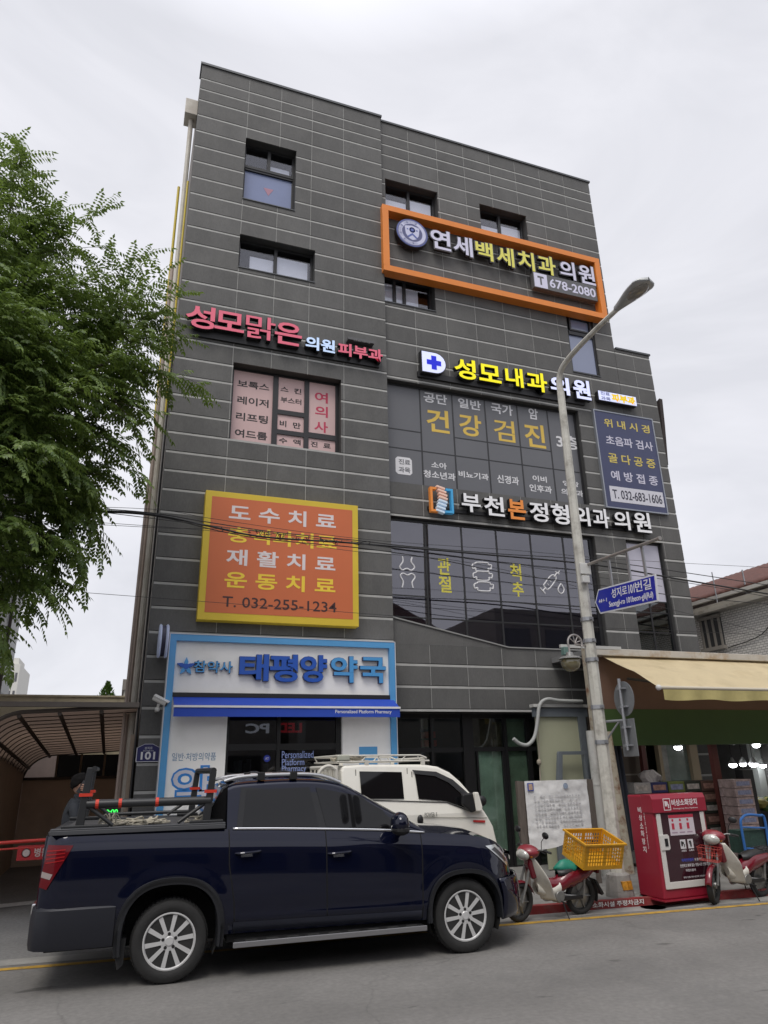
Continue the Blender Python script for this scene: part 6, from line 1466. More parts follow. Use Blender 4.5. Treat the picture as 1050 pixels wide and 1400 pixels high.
x_, z_ = pv(574.5,1121); mb = MB(); mb.ball((x_,Yv-.005,z_), .06, 12, (.8,.5,1.2)); mb.build('door_handle', BLACK, vn, smooth=True)
x0,x1,z0,z1 = rect((580,1111),(597,1116),Yv); mb = MB(); letters(mb, 'POWER II', x0, x1, z0, z1, Yv+ysv(.9)-.018, .004, .01); mb.build('door_lettering', mat('script_grey', (.18,.18,.17), .4), vn)
a = pv(647,1083); b = pv(657,1107)
mb = MB(); mb.prism([(a[0],a[1]),(a[0]+.06,a[1]),(b[0]+.01,b[1]+.04),(b[0],b[1]-.02),(a[0]-.02,b[1]-.02)], Yv-.06, Yv+.03); mb.build('mirror_bracket', VW, vn, bevel=.015)
c = pv(642,1095); mb = MB(); mb.prism([(c[0]-.16,c[1]+.10),(c[0]+.02,c[1]+.12),(c[0]+.06,c[1]-.14),(c[0]-.02,c[1]-.16),(c[0]-.17,c[1]-.04)], Yv-.10, Yv-.03); mb.build('mirror', BLACK, vn, bevel=.02)
c = pv(671,1096); mb = MB(); mb.ball((c[0],Yv+.3,c[1]), .085, 12, (1,.5,.95)); mb.tube([(c[0],Yv+.3,c[1]),(c[0]-.16,Yv+.34,c[1]+.01)], .012, 6); mb.build('front_mirror', BLACK, vn, smooth=True)
ws = [q for q in top[4:10]]; mb = MB()
for (p, q) in zip(ws, ws[1:]): mb.quad((p[0]+.012,Yv+.2,p[1]+.012),(q[0]+.012,Yv+.16,q[1]+.012),(q[0]+.012,Yv+WV-.16,q[1]+.012),(p[0]+.012,Yv+WV-.2,p[1]+.012))
mb.build('windscreen', VG, vn, smooth=True)
mb = MB(); mb.box(top[-1][0]-.02,top[-1][0]+.06,Yv+.05,Yv+WV-.05,.38,.62); mb.build('front_bumper', mat('van_bumper', (.3,.3,.28), .5), vn, bevel=.02)
for y_ in (Yv+.12, Yv+WV-.42): mb = MB(); mb.box(top[-1][0]-.03,top[-1][0]+.045,y_,y_+.3,.72,.90); mb.build('headlight', mat('van_lens', (.5,.5,.5), .1), vn, bevel=.03)
# roof rack
RW = mat('rack_cream', (.60,.58,.52), .5)
zr = top[3][1]; mb = MB()
xa, xb = pv(466,1035)[0], pv(589,1040)[0]; zt_ = zr+.145
for y_ in (Yv+.18, Yv+WV-.18):
    mb.tube([(xa,y_,zt_),(xb-.1,y_,zt_-.01),(xb,y_,zt_-.05)], .016, 6); mb.tube([(xa,y_,zr+.06),(xb+.05,y_,zr+.055)], .014, 6)
    for k in range(5): x_ = xa+.05+(xb-xa-.15)*k/4; mb.tube([(x_,y_,zr+.055),(x_+(.09 if k%2 else -.05),y_,zt_)], .011, 5)
    for x_ in (xa+.45, xb-.06): mb.box(x_-.03,x_+.03,y_-.02,y_+.02,zr-.03,zr+.08)
for k in range(6): x_ = xa+(xb-xa)*k/5; mb.tube([(x_,Yv+.18,zr+.06),(x_,Yv+WV-.18,zr+.06)], .012, 5)
mb.tube([(xa,Yv+.18,zt_),(xa,Yv+WV-.18,zt_)], .016, 6); mb.tube([(xb,Yv+.18,zt_-.05),(xb,Yv+WV-.18,zt_-.05)], .016, 6); mb.build('roof_rack', RW, vn, smooth=True)
# cargo bed with a curved guard frame
mb = MB(); bx1 = top[0][0]-.06; bx0 = bx1-1.75
mb.box(bx0,bx1,Yv+.02,Yv+WV-.02,.72,.78); mb.box(bx0,bx1,Yv+.0,Yv+.04,.781,1.13); mb.box(bx0,bx1,Yv+WV-.04,Yv+WV,.781,1.13); mb.box(bx0,bx0+.04,Yv+.04,Yv+WV-.04,.781,1.13); mb.build('cargo_bed', VW, vn, bevel=.008)
mb = MB()
for y_ in (Yv+.10,):
    mb.tube(smoothpath([(bx1-.02,y_,1.1),(bx1-.02,y_,1.80),(bx1-.05,y_,1.90),(bx1-.15,y_,1.94),(bx1-.26,y_,1.88),(bx1-.30,y_,1.72),(bx1-.32,y_,1.1)],4), .026, 8)
for k in range(7): y_ = Yv+.10+(WV-.2)*k/6; mb.tube([(bx1-.02,y_,1.1),(bx1-.02,y_,1.92)], .016, 6)
mb.tube([(bx1-.02,Yv+.1,1.92),(bx1-.02,Yv+WV-.1,1.92)], .028, 8); mb.build('guard_frame', RW, vn, smooth=True)
for x_ in (bx0+.55, top[-1][0]-.99):
    for y_, s_ in ((Yv+.03,1),(Yv+WV-.03,-1)):
        mb = MB(); mb.lathe([(.0,.05),(.16,.05),(.17,.0),(.27,.0),(.295,.03),(.30,.06),(.30,.15),(.27,.19),(0,.19)], (x_,y_,.30), (0,s_,0), 30); w_ = mb.build('wheel', RUBBER, vn, smooth=35)
        mb = MB(); mb.lathe([(0,.02),(.06,.02),(.08,.04),(.16,.045)], (x_,y_,.30), (0,s_,0), 24); mb.build('rim', mat('van_rim', (.3,.3,.3), .5, .4), w_)
mb = MB(); mb.box(bx0+.1,top[-1][0]-.2,Yv+.3,Yv+WV-.3,.35,.70); mb.build('chassis', mat('underbody_black',(0,0,0)), vn)
random.seed(9); mb = MB()
for i in range(14):
    cx_ = pv(485,1040)[0]; P = [(cx_+random.uniform(-.25,.25), Yv+.2+random.random()*.25, zr+.07+random.random()*.08) for k in range(6)]; mb.tube(smoothpath(P,3), .011, 5)
tag(mb.build('rope', mat('rope_cream', (.55,.50,.40), .9), None, smooth=True), 'bundle of cream rope tied on the roof rack of the white truck', 'rope')
mb = MB(); cx_ = pv(478,1036)[0]; mb.box(cx_-.13,cx_+.06,Yv+.16,Yv+.6,zr+.07,zr+.16); tag(mb.build('tarp_roll', mat('tarp_pale', (.42,.43,.36), .7), None, bevel=.02), 'small folded pale tarpaulin at the back of the white truck roof rack', 'tarpaulin')
# ================================================================== motorbikes (local: x forward from the rear wheel contact, y to the left, z up)
MRED = mat('motorbike_red', (.15,.006,.015), .25, coat=.5, var=.05)
MRED2 = mat('motorbike_faded_red', (.22,.02,.03), .35, coat=.4, var=.08)
MWHT = mat('shield_white', (.62,.60,.54), .4, coat=.2, var=.05, dirt=((.38,.34,.27), .4), ds=4)
MSIL = mat('engine_silver', (.30,.30,.29), .4, .7, var=.25, vs=14)
SEATB = mat('seat_vinyl', (.015,.015,.016), .45)
LENS = mat('bike_lens', (.48,.48,.44), .06, .2, coat=1., var=.3, vs=18)
def bike(lab, loc, rz, steer=0., spokes='cast', sc=.9, lean=0.):
    t = thing('motorbike', lab, 'motorbike', loc, rz, 'red delivery motorbikes on the kerb', world=False)
    R_ = .285; F = Matrix.Translation((1.19,0,0)) @ Matrix.Rotation(steer, 4, 'Z') @ Matrix.Translation((-1.19,0,0))
    def wheel(cx, X):
        mb = MB(); n_ = 40; m_ = 10
        mb.grid(lambda u, v: X @ Vector((cx+(R_-.044+.044*math.cos(v*2*math.pi))*math.cos(u*2*math.pi), .046*math.sin(v*2*math.pi), R_+(R_-.044+.044*math.cos(v*2*math.pi))*math.sin(u*2*math.pi))), n_, m_)
        w_ = mb.build('wheel', RUBBER, t, smooth=True)
        mb = MB(); mb.lathe([(R_-.065,-.022),(R_-.082,-.014),(R_-.082,.014),(R_-.065,.022),(R_-.058,0),(R_-.065,-.022)], (cx,0,R_), (0,1,0), 36, X=X)
        k_ = 6 if spokes == 'cast' else 18
        for i in range(k_):
            a = 2*math.pi*i/k_
            mb.tube([X @ Vector((cx+.03*math.cos(a),0,R_+.03*math.sin(a))), X @ Vector((cx+.205*math.cos(a+.1),0,R_+.205*math.sin(a+.1)))], .011 if spokes == 'cast' else .0035, 6)
        mb.lathe([(0,-.05),(.05,-.05),(.055,-.03),(.055,.03),(.05,.05),(0,.05)], (cx,0,R_), (0,1,0), 20, X=X); mb.build('rim', MSIL, w_, smooth=35)
    wheel(0, Matrix.Identity(4)); wheel(1.19, F)
    # fork, front mudguard
    mb = MB()
    for s_ in (-1,1): mb.tube([F @ Vector((1.19,s_*.065,R_)), F @ Vector((1.07,s_*.065,.60)), F @ Vector((.985,s_*.05,.84))], [.022,.022,.018], 8)
    mb.build('fork', MSIL, t, smooth=True)
    mb = MB(); mb.grid(lambda u, v: F @ Vector((1.19+(R_+.028)*math.cos(rad(10+u*150)), (v-.5)*.105*(1-.2*u), R_+(R_+.028)*math.sin(rad(10+u*150))-.03*(2*v-1)**2)), 20, 6); mb.build('front_mudguard', MRED, t, smooth=True, solid=.006)
    # leg shield: two swept wings joined at the steering column
    mb = MB()
    def shield(u, v):
        z = .92-v*.62; yy = (u-.5)*2; hw = .10+.15*math.sin(min(1, v*1.6)*math.pi*.5)*(1-.6*max(0, v-.45)/.55)
        x = 1.02-.27*v-.14*abs(yy)**1.6*(.4+v*.6)+.015*math.cos(yy*3)
        return Vector((x, yy*hw, z))
    mb.grid(shield, 18, 16); mb.build('leg_shield', MWHT, t, smooth=True, solid=.012)
    mb = MB(); mb.prism([(.88,.62),(.97,.60),(1.05,.82),(1.05,.92),(.94,.90)], -.075, .075); mb.build('front_cover', MRED, t, bevel=.03, bseg=3)
    # handlebar cowl, headlight
    mb = MB(); mb.ball((.975,0,1.00), .135, 16, (1.2,1.45,.75), X=F); mb.build('handlebar_cowl', MRED2, t, smooth=True)
    mb = MB(); mb.ball((1.095,0,.965), .10, 16, (.75,1.35,.85), X=F); mb.build('headlight', LENS, t, smooth=True)
    for s_ in (-1,1): mb = MB(); mb.ball((1.035,s_*.125,.955), .036, 10, (.9,1.0,.8), X=F); mb.build('turn_signal', mat('signal_amber', (.45,.16,.02), .15), t, smooth=True)
    mb = MB()
    for s_ in (-1,1): mb.tube([F @ Vector((.95,s_*.10,1.02)), F @ Vector((.90,s_*.22,1.055)), F @ Vector((.84,s_*.36,1.03))], .012, 8)
    hb = mb.build('handlebar', MSIL, t, smooth=True)
    for s_ in (-1,1):
        mb = MB(); mb.tube([F @ Vector((.885,s_*.25,1.05)), F @ Vector((.835,s_*.37,1.028))], .019, 8); mb.tube([F @ Vector((.94,s_*.20,1.05)), F @ Vector((.93,s_*.34,1.02))], .006, 5); mb.build('grip', RUBBER, hb)
        mb = MB(); mb.tube([F @ Vector((.90,s_*.22,1.05)), F @ Vector((.93,s_*.25,1.18)), F @ Vector((.90,s_*.29,1.26))], .006, 6); mb.ball((.90,s_*.31,1.28), .062, 14, (.35,1.15,.85), X=F); mb.build('mirror', BLACK, t, smooth=True)
    # frame cover, side panels, seat
    mb = MB()
    def spine(u, v):
        x = .80-u*1.12; a = v*2*math.pi; zc_ = lerp_tab([(0,.47),(.28,.46),(.45,.56),(.75,.62),(1,.69)], u); hh = lerp_tab([(0,.12),(.3,.13),(.55,.16),(.85,.10),(1,.02)], u); hw = lerp_tab([(0,.08),(.4,.15),(.8,.13),(1,.04)], u)
        return Vector((x, hw*math.cos(a), zc_+hh*math.sin(a)))
    mb.grid(spine, 24, 16); mb.build('body_panel', MRED, t, smooth=True)
    mb = MB(); mb.grid(lambda u, v: Vector((.88-u*.40, (.085+.07*u)*math.cos(v*math.pi*2), .47-.06*math.sin(u*3)+(.085+.02*u)*math.sin(v*math.pi*2))), 10, 16); mb.build('centre_cover', MWHT, t, smooth=True)
    mb = MB(); mb.grid(lambda u, v: Vector((.46-u*.64, (.115-.02*u)*math.sin(min(1,(u+.05)*5)*math.pi/2)*math.cos(v*2*math.pi), lerp_tab([(0,.64),(.35,.69),(.6,.70),(1,.71)], u)+.055*math.sin(v*2*math.pi))), 18, 14); mb.build('seat', SEATB, t, smooth=True)
    # engine, exhaust, stand, shocks, rear mudguard, carrier
    mb = MB(); mb.tube([(.50,-.12,.34),(.50,.12,.34)], .10, 18); mb.tube([(.42,-.14,.33),(.42,-.09,.33)], .085, 16); mb.tube([(.55,0,.36),(.78,0,.40)], [.075,.062], 12); mb.tube([(.50,.09,.34),(.50,.145,.34)], .085, 16); mb.box(.30,.58,-.08,.08,.25,.34); mb.build('engine', MSIL, t, smooth=35, bevel=.008)
    mb = MB(); mb.tube(smoothpath([(.72,-.05,.33),(.62,-.10,.24),(.40,-.13,.24),(.15,-.15,.28)],4), .018, 8); mb.tube([(.15,-.15,.28),(-.38,-.155,.36)], [.04,.05], 12); mb.build('exhaust', mat('exhaust_chrome', (.42,.40,.38), .25, .9), t, smooth=35)
    mb = MB(); mb.box(.02,.40,.085,.10,.26,.32); mb.build('chain_case', BLACK, t, bevel=.01)
    mb = MB(); mb.tube([(.45,.14,.24),(.42,.26,.02),(.40,.29,.004)], .009, 6); mb.tube([(.30,-.1,.24),(.20,-.14,.08)], .01, 6); mb.tube([(.48,-.26,.27),(.48,.26,.27)], .012, 8); mb.build('stand', BLACK, t)
    mb = MB()
    for s_ in (-1,1): mb.tube([(.0,s_*.085,.29),(-.02,s_*.10,.62)], .02, 8); mb.tube([(0,s_*.075,R_),(.38,s_*.075,.34)], .016, 6)
    mb.build('shock_absorber', MSIL, t)
    mb = MB(); mb.grid(lambda u, v: Vector(((R_+.03)*math.cos(rad(35+u*165)), (v-.5)*.12, R_+(R_+.03)*math.sin(rad(35+u*165)))), 18, 4); mb.prism([(-.30,.50),(-.26,.52),(-.40,.27),(-.44,.29)], -.06, .06); mb.build('rear_mudguard', BLACK, t, smooth=True, solid=.006)
    mb = MB(); mb.box(-.36,-.31,-.06,.06,.60,.69); mb.build('tail_lamp', mat('tail_red',(0,0,0)), t, bevel=.01)
    mb = MB()
    for y_ in (-.11,-.035,.035,.11): mb.tube([(.02,y_,.755),(-.34,y_,.765)], .008, 6)
    for x_ in (.0,-.17,-.34): mb.tube([(x_,-.11,.76),(x_,.11,.76)], .008, 6)
    for s_ in (-1,1): mb.tube([(-.1,s_*.09,.76),(-.08,s_*.09,.66)], .008, 6); mb.tube([(-.30,s_*.07,.76),(-.2,s_*.07,.68)], .008, 6)
    mb.build('carrier', BLACK, t)
    t.scale = (sc,sc,sc); t.rotation_euler = (lean,0,rz); return t
b1 = bike('red motorbike loaded with a yellow crate and green bundle, beside the pickup nose', (6.04,9.14,.003), rad(184), rad(10), 'cast', .82, rad(-7))
b2 = bike('red motorbike with an empty wire front basket, in front of the red hydrant cabinet', (9.12,9.06,.003), rad(188), rad(24), 'wire', .86, rad(-6))
# wire basket on the second bike
mb = MB(); zt, zb_ = .86, .66
F2 = Matrix.Translation((1.19,0,0)) @ Matrix.Rotation(rad(24), 4, 'Z') @ Matrix.Translation((-1.19,0,0)); P = lambda x, y, z: F2 @ Vector((x, y, z))
for z, e in ((zt,.0),((zt+zb_)/2,.015),(zb_,.03)): mb.tube([P(1.14+e,-.17+e,z),P(1.38-e,-.17+e,z),P(1.38-e,.17-e,z),P(1.14+e,.17-e,z)], .005, 5, closed=True)
for i in range(7):
    y = -.15+i*.05; mb.tube([P(1.38,y,zt),P(1.35,y,zb_),P(1.17,y,zb_),P(1.14,y,zt)], .003, 4)
for i in range(5):
    x = 1.17+i*.045; mb.tube([P(x,-.17,zt),P(x,-.14,zb_),P(x,.14,zb_),P(x,.17,zt)], .003, 4)
mb.tube([P(1.02,0,.80),P(1.15,0,.68)], .01, 6); mb.build('basket', mat('basket_red', (.36,.04,.03), .5), b2)
# yellow crate on the first bike
cc = at(808,1158,9.2)
Xk = Matrix.Translation((cc.x-.11,9.06,.645)) @ Matrix.Rotation(rad(2), 4, 'Z') @ Matrix.Rotation(rad(19), 4, 'X') @ Matrix.Rotation(rad(2), 4, 'Y')
ck = thing('yellow_crate', 'yellow slotted plastic crate strapped on the carrier of the motorbike beside the pickup', 'crate', tuple(Xk.translation))
CY = mat('crate_yellow', (.60,.30,.012), .45, var=.08, vs=4, dirt=((.30,.16,.03), .35), ds=5)
L2, W2, Hc_ = .32, .24, .33
def wall(axis, s_, name):
    mb = MB(); ln = L2 if axis == 'x' else W2
    def B(a0, a1, z0, z1, th=.006):
        e = .02*(1-z0/Hc_)
        if axis == 'x': mb.box(a0,a1,s_*W2-th if s_ > 0 else s_*W2,s_*W2 if s_ > 0 else s_*W2+th,z0,z1,Xk)
        else: mb.box(s_*L2-th if s_ > 0 else s_*L2,s_*L2 if s_ > 0 else s_*L2+th,a0,a1,z0,z1,Xk)
    ln2 = ln-.007
    B(-ln2,ln2,0,.045); B(-ln2,ln2,Hc_-.055,Hc_-.02)
    zs = [.045,Hc_-.055]
    n_ = 15 if axis == 'x' else 11; st = 2*ln2/n_
    for i in range(n_):
        a = -ln2+i*st
        solid = (i % 7 == 0) if axis == 'x' else (i % 5 == 0)
        B(a, a+st*(1.0 if solid else .36), zs[0], zs[1])
    for k in range(1,5): z = zs[0]+(zs[1]-zs[0])*k/5; B(-ln2,ln2,z-.006,z+.006,.0075)
    return mb.build(name, CY, ck)
wall('x',-1,'crate_wall'); wall('x',1,'crate_wall'); wall('y',-1,'crate_wall'); wall('y',1,'crate_wall')
mb = MB(); mb.box(-L2,L2,-W2,W2,-.006,.0,Xk); mb.build('floor_panel', CY, ck)
mb = MB()
for a,b,c_,d in ((-L2-.02,L2+.02,-W2-.02,-W2+.008),(-L2-.02,L2+.02,W2-.008,W2+.02),(-L2-.02,-L2+.008,-W2+.008,W2-.008),(L2-.008,L2+.02,-W2+.008,W2-.008)): mb.box(a,b,c_,d,Hc_-.02,Hc_,Xk)
mb.build('rim', CY, ck, bevel=.004)
# green bag on the seat
c = at(765,1185,9.2)
mb = MB(); mb.ball((c.x+.02,9.08,c.z+.01), .115, 16, (1.45,.9,.72)); o = mb.build('green_bag', mat('bag_green', (.012,.19,.13), .5, var=.1), None, smooth=True)
for v in o.data.vertices:
    q = Vector(v.co); v.co += Vector((noise.noise(q*7), noise.noise(q*7+Vector((5,0,0))), noise.noise(q*9+Vector((0,9,0)))))*.05
tag(o, 'bright green plastic wrapped bundle on the seat of the motorbike with the yellow crate', 'bag')
# ================================================================== man on the phone behind the pickup bed
ps = thing('person', 'man in a dark jacket holding a phone to his ear behind the pickup bed', 'person', (-.45,10.45,.012), rad(0), world=False); ps.scale = (1.04,1.04,1.04)
SKIN = mat('skin', (.42,.24,.17), .5, var=.06, vs=12); JACK = mat('dark_jacket', (.022,.026,.034), .75, var=.2, vs=6, bump=.3, bs=25); TROU = mat('dark_trousers', (.02,.02,.022), .8); HAIR = mat('black_hair', (.006,.005,.005), .75, bump=.5, bs=60, stretch=(1,1,.3), spec=.2)
def skin_mesh(name, pts, edges, m, parent, sub=2, root=0):
    me = bpy.data.meshes.new(name); me.from_pydata([p[:3] for p in pts], edges, []); me.update()
    o = bpy.data.objects.new(name, me); C.objects.link(o); o.parent = parent
    md = o.modifiers.new('skin', 'SKIN'); md.use_smooth_shade = True
    for i, p in enumerate(pts):
        r_ = p[3]; me.skin_vertices[0].data[i].radius = (r_, r_*(p[4] if len(p) > 4 else 1)); me.skin_vertices[0].data[i].use_root = (i == root)
    s2 = o.modifiers.new('sub', 'SUBSURF'); s2.levels = s2.render_levels = sub
    me.materials.append(m); return o
# he faces +x (towards the pharmacy), right arm raised to the ear on the camera side (-y)
body_pts = [(0,0,.95,.135,1.15),(0,0,1.15,.13,1.2),(.0,0,1.33,.15,1.35),(.01,0,1.47,.10,1.5),(.02,0,1.54,.058),(.03,0,1.60,.055),
  (0,-.10,.90,.09),(.02,-.11,.50,.06),(-.01,-.11,.08,.042),(.14,-.12,.035,.035),
  (0,.10,.90,.09),(-.02,.11,.50,.06),(-.05,.11,.08,.042),(.10,.12,.035,.035),
  (.0,-.19,1.43,.062),(.07,-.26,1.20,.05),(.145,-.19,1.42,.038),(.13,-.135,1.58,.026),
  (.0,.19,1.43,.062),(-.03,.25,1.17,.05),(.06,.26,.93,.038),(.08,.25,.86,.03)]
body_ed = [(0,1),(1,2),(2,3),(3,4),(4,5),(0,6),(6,7),(7,8),(8,9),(0,10),(10,11),(11,12),(12,13),(3,14),(14,15),(15,16),(16,17),(3,18),(18,19),(19,20),(20,21)]
bo = skin_mesh('body', body_pts, body_ed, JACK, ps)
mb = MB()
def headf(u, v):
    th = u*2*math.pi; ph = v*math.pi; x = math.cos(th)*math.sin(ph); y = math.sin(th)*math.sin(ph); z = math.cos(ph)
    p = Vector((x*.098, y*.076, z*.118))
    if z < 0: p.x *= 1-.10*(-z); p.y *= 1-.28*(-z)
    if x > .8: p.x += .022*math.exp(-((z+.12)/.16)**2-(y/.22)**2)             # nose
    if x > .6: p.x -= .010*math.exp(-((z-.08)/.10)**2-((abs(y)-.38)/.18)**2)   # eye sockets
    if x > .7: p.x += .006*math.exp(-((z+.48)/.07)**2-(y/.3)**2)               # lips
    return p+Vector((.045,0,1.70))
mb.grid(headf, 40, 30); hd = mb.build('head', SKIN, ps, smooth=True)
mb = MB()
for s_ in (-1,1): mb.ball((.028,s_*.078,1.69), .03, 10, (.6,.35,1.1))
mb.build('ear', SKIN, hd, smooth=True)
mb = MB()
for s_ in (-1,1): mb.ball((.128,s_*.03,1.712), .0095, 8)
mb.build('eye', mat('eye_dark', (.02,.015,.012), .2), hd, smooth=True)
mb = MB(); mb.tube([(.136,-.022,1.645),(.141,0,1.646),(.136,.022,1.645)], .005, 6); mb.build('mouth', mat('lip', (.30,.11,.10), .5), hd)
mb = MB(); mb.grid(lambda u, v: (lambda th, ph: Vector((.030+math.cos(th)*math.sin(ph)*.104*(1+.05*math.sin(th*9+ph*5)), math.sin(th)*math.sin(ph)*.083*(1+.04*math.sin(th*13)), 1.724+math.cos(ph)*.108*(1+.03*math.sin(th*7)))))(u*2*math.pi, v*math.pi*(.56-.20*math.cos(u*2*math.pi))), 36, 14); ho = mb.build('hair', HAIR, ps, smooth=True, solid=.012)
for v in ho.data.vertices: v.co += Vector((noise.noise(v.co*28), noise.noise(v.co*28+Vector((9,0,0))), noise.noise(v.co*22+Vector((0,9,0)))))*.014
# hand with five fingers curled round the phone
hp = Vector((.125,-.125,1.61))
mb = MB(); mb.ball(tuple(hp+Vector((-.005,.0,.035))), .04, 12, (.75,.45,1.1)); hand = mb.build('hand', SKIN, ps, smooth=True)
for i in range(4):
    z = .02+i*.021; l_ = (.9,1.0,.95,.8)[i]
    pts = [(hp.x-.03,hp.y-.012,hp.z+z,.0095),(hp.x-.055*l_,hp.y-.010,hp.z+z+.004,.009),(hp.x-.075*l_,hp.y+.006,hp.z+z+.006,.0085),(hp.x-.072*l_,hp.y+.022,hp.z+z+.006,.008)]
    skin_mesh('finger', pts, [(0,1),(1,2),(2,3)], SKIN, hand, 1)
skin_mesh('thumb', [(hp.x+.02,hp.y-.004,hp.z+.015,.011),(hp.x+.032,hp.y+.004,hp.z+.05,.010),(hp.x+.02,hp.y+.012,hp.z+.08,.009)], [(0,1),(1,2)], SKIN, hand, 1)
h2 = Vector((.085,.25,.82)); mb = MB(); mb.ball(tuple(h2), .042, 12, (.6,.5,1.15)); hand2 = mb.build('hand', SKIN, ps, smooth=True)
for i in range(4): skin_mesh('finger', [(h2.x-.02+i*.014,h2.y,h2.z-.03,.009),(h2.x-.018+i*.016,h2.y,h2.z-.07,.0085),(h2.x-.012+i*.016,h2.y-.012,h2.z-.095-.006*(i%3),.008)], [(0,1),(1,2)], SKIN, hand2, 1)
skin_mesh('thumb', [(h2.x+.02,h2.y,h2.z+.01,.01),(h2.x+.045,h2.y-.01,h2.z-.025,.0095),(h2.x+.045,h2.y-.015,h2.z-.05,.009)], [(0,1),(1,2)], SKIN, hand2, 1)
X = Matrix.Translation((-.45,10.45,.012)) @ Matrix.Scale(1.04,4) @ Matrix.Translation((.07,-.108,1.665)) @ Matrix.Rotation(rad(28), 4, 'Y')
mb = MB(); mb.box(-.036,.036,-.005,.005,-.075,.075,X); tag(mb.build('mobile_phone', mat('phone_grey', (.06,.06,.065), .25), None, bevel=.004), 'dark mobile phone held to the ear of the man behind the pickup', 'phone')
# ================================================================== street tree at the left edge, far cypress, opposite side of the street
TR = Vector((-3.3, 10.2, 0))
tr = thing('street_tree', 'leafy green street tree with drooping feathery branches at the left edge', 'tree', tuple(TR))
BARK = mat('tree_bark', (.07,.055,.042), .9, var=.3, vs=8, bump=.8, bs=25, stretch=(1,1,.3))
def leafmat(name, c, t):
    m = bpy.data.materials.new(name); m.use_nodes = True; n = m.node_tree.nodes; l = m.node_tree.links; p = n['Principled BSDF']
    g = n.new('ShaderNodeNewGeometry'); cr_ = n.new('ShaderNodeValToRGB'); l.new(g.outputs['Random Per Island'], cr_.inputs[0])
    cr_.color_ramp.elements[0].color = (c[0]*.55, c[1]*.6, c[2]*.6, 1); cr_.color_ramp.elements[1].color = (c[0]*1.5, c[1]*1.35, c[2]*1.1, 1)
    l.new(cr_.outputs[0], p.inputs['Base Color']); p.inputs['Roughness'].default_value = .42; p.inputs['Specular IOR Level'].default_value = .35
    tr_ = n.new('ShaderNodeBsdfTranslucent'); tr_.inputs[0].default_value = (*t, 1); mx_ = n.new('ShaderNodeMixShader'); mx_.inputs[0].default_value = .30
    l.new(p.outputs[0], mx_.inputs[1]); l.new(tr_.outputs[0], mx_.inputs[2]); l.new(mx_.outputs[0], n['Material Output'].inputs[0]); return m
LEAF = leafmat('tree_leaf', (.11,.175,.048), (.20,.29,.055))
random.seed(42)
def P3(x, y, Y): return at(x, y, Y)
# foliage masses: (px, py, distance Y, radius m)
BL = [(-15,255,10.1,0.5),(0,310,10.4,0.5),(-20,390,9.7,0.9),(45,365,10.6,0.42),(95,340,10.3,0.36),(60,430,10.2,0.7),(10,480,9.5,0.9),(112,430,10.8,0.55),(140,400,10.4,0.3),(160,445,10.4,0.42),(195,430,10.3,0.25),(100,520,10.0,0.7),(160,500,10.5,0.42),(190,480,10.2,0.25),(40,580,9.6,0.85),(-20,620,9.4,0.9),(90,600,10.3,0.6),(130,570,10.5,0.4),(55,660,10.1,0.6),(90,640,10.4,0.4),(-10,720,9.7,0.8),(28,745,10.2,0.4),(75,730,10.3,0.28),(-10,810,10.1,0.4),(35,790,10.3,0.2),(-60,500,9.5,1.2),(-90,350,10,1.2),(-90,680,10,1.2),(-150,520,10.5,1.6),(-60,560,11.2,1.3),(20,520,11.2,1.0)]
TIPS = [((50,270),(22,205)),((95,330),(126,278)),((90,345),(110,262)),((150,395),(183,340)),((165,425),(208,380)),((195,435),(236,405)),((200,470),(240,462)),((190,510),(270,512)),((165,550),(205,572)),((135,590),(190,650)),((115,620),(138,735)),((80,690),(122,780)),((40,770),(72,822)),((-5,830),(4,885)),((140,480),(232,490)),((30,250),(32,205)),((120,440),(60,470)),((100,640),(130,710)),((30,690),(62,790)),((150,540),(190,595)),((20,420),(130,470)),((0,560),(90,590)),((10,640),(100,690))]
lv = MB(); tw = MB()
def leaflet(p, d, nrm, L_, w_):
    s_ = d.cross(nrm).normalized(); t1 = p+d*L_*.45+nrm*L_*.05; e = p+d*L_-nrm*L_*.08
    lv.add([p, t1+s_*w_, e, t1-s_*w_], [(0,1,2,3)])
def compound(p, d, n_=9, L_=.108, step=.052):
    """a feathery spray: leaflets on both sides of a drooping stalk"""
    d = d.normalized(); q = Vector(p); k = 0
    for i in range(n_):
        d = (d+Vector((random.uniform(-.05,.05), random.uniform(-.05,.05), -.085))).normalized(); q = q+d*step
        sd_ = d.cross(Vector((0,0,1)))
        if sd_.length < .05: sd_ = Vector((1,0,0))
        sd_.normalize(); up_ = sd_.cross(d)
        for s_ in (-1,1):
            dd = (d*.55+sd_*s_*.85+Vector((0,0,-.55+random.uniform(-.25,.2)))).normalized()
            nn = (up_+Vector((random.uniform(-.5,.5),random.uniform(-.5,.5),0))).normalized()
            leaflet(q, dd, nn, L_*random.uniform(.75,1.15)*(1-.35*i/n_), L_*.20)
    leaflet(q, d, Vector((0,0,1)), L_, L_*.2)
def spray(p, d, ln, dens=1.):
    """a twig that carries sprays of leaflets along its length"""
    d = d.normalized(); q = Vector(p); pts = [q.copy()]; n_ = max(3, int(ln/.10))
    for i in range(n_):
        d = (d+Vector((random.uniform(-.12,.12),random.uniform(-.12,.12),-.05-.03*i/n_))).normalized(); q = q+d*(ln/n_); pts.append(q.copy())
        for s_ in (-1,1):
            if random.random() > dens: continue
            sd_ = d.cross(Vector((random.uniform(-.3,.3),random.uniform(-.3,.3),1))).normalized()
            compound(q, d*.6+sd_*s_*.8+Vector((0,0,random.uniform(-.1,.25))), random.randint(6,9))
    compound(q, d, 9); tw.tube(pts, [.006*(1-.6*i/len(pts)) for i in range(len(pts))], 4)
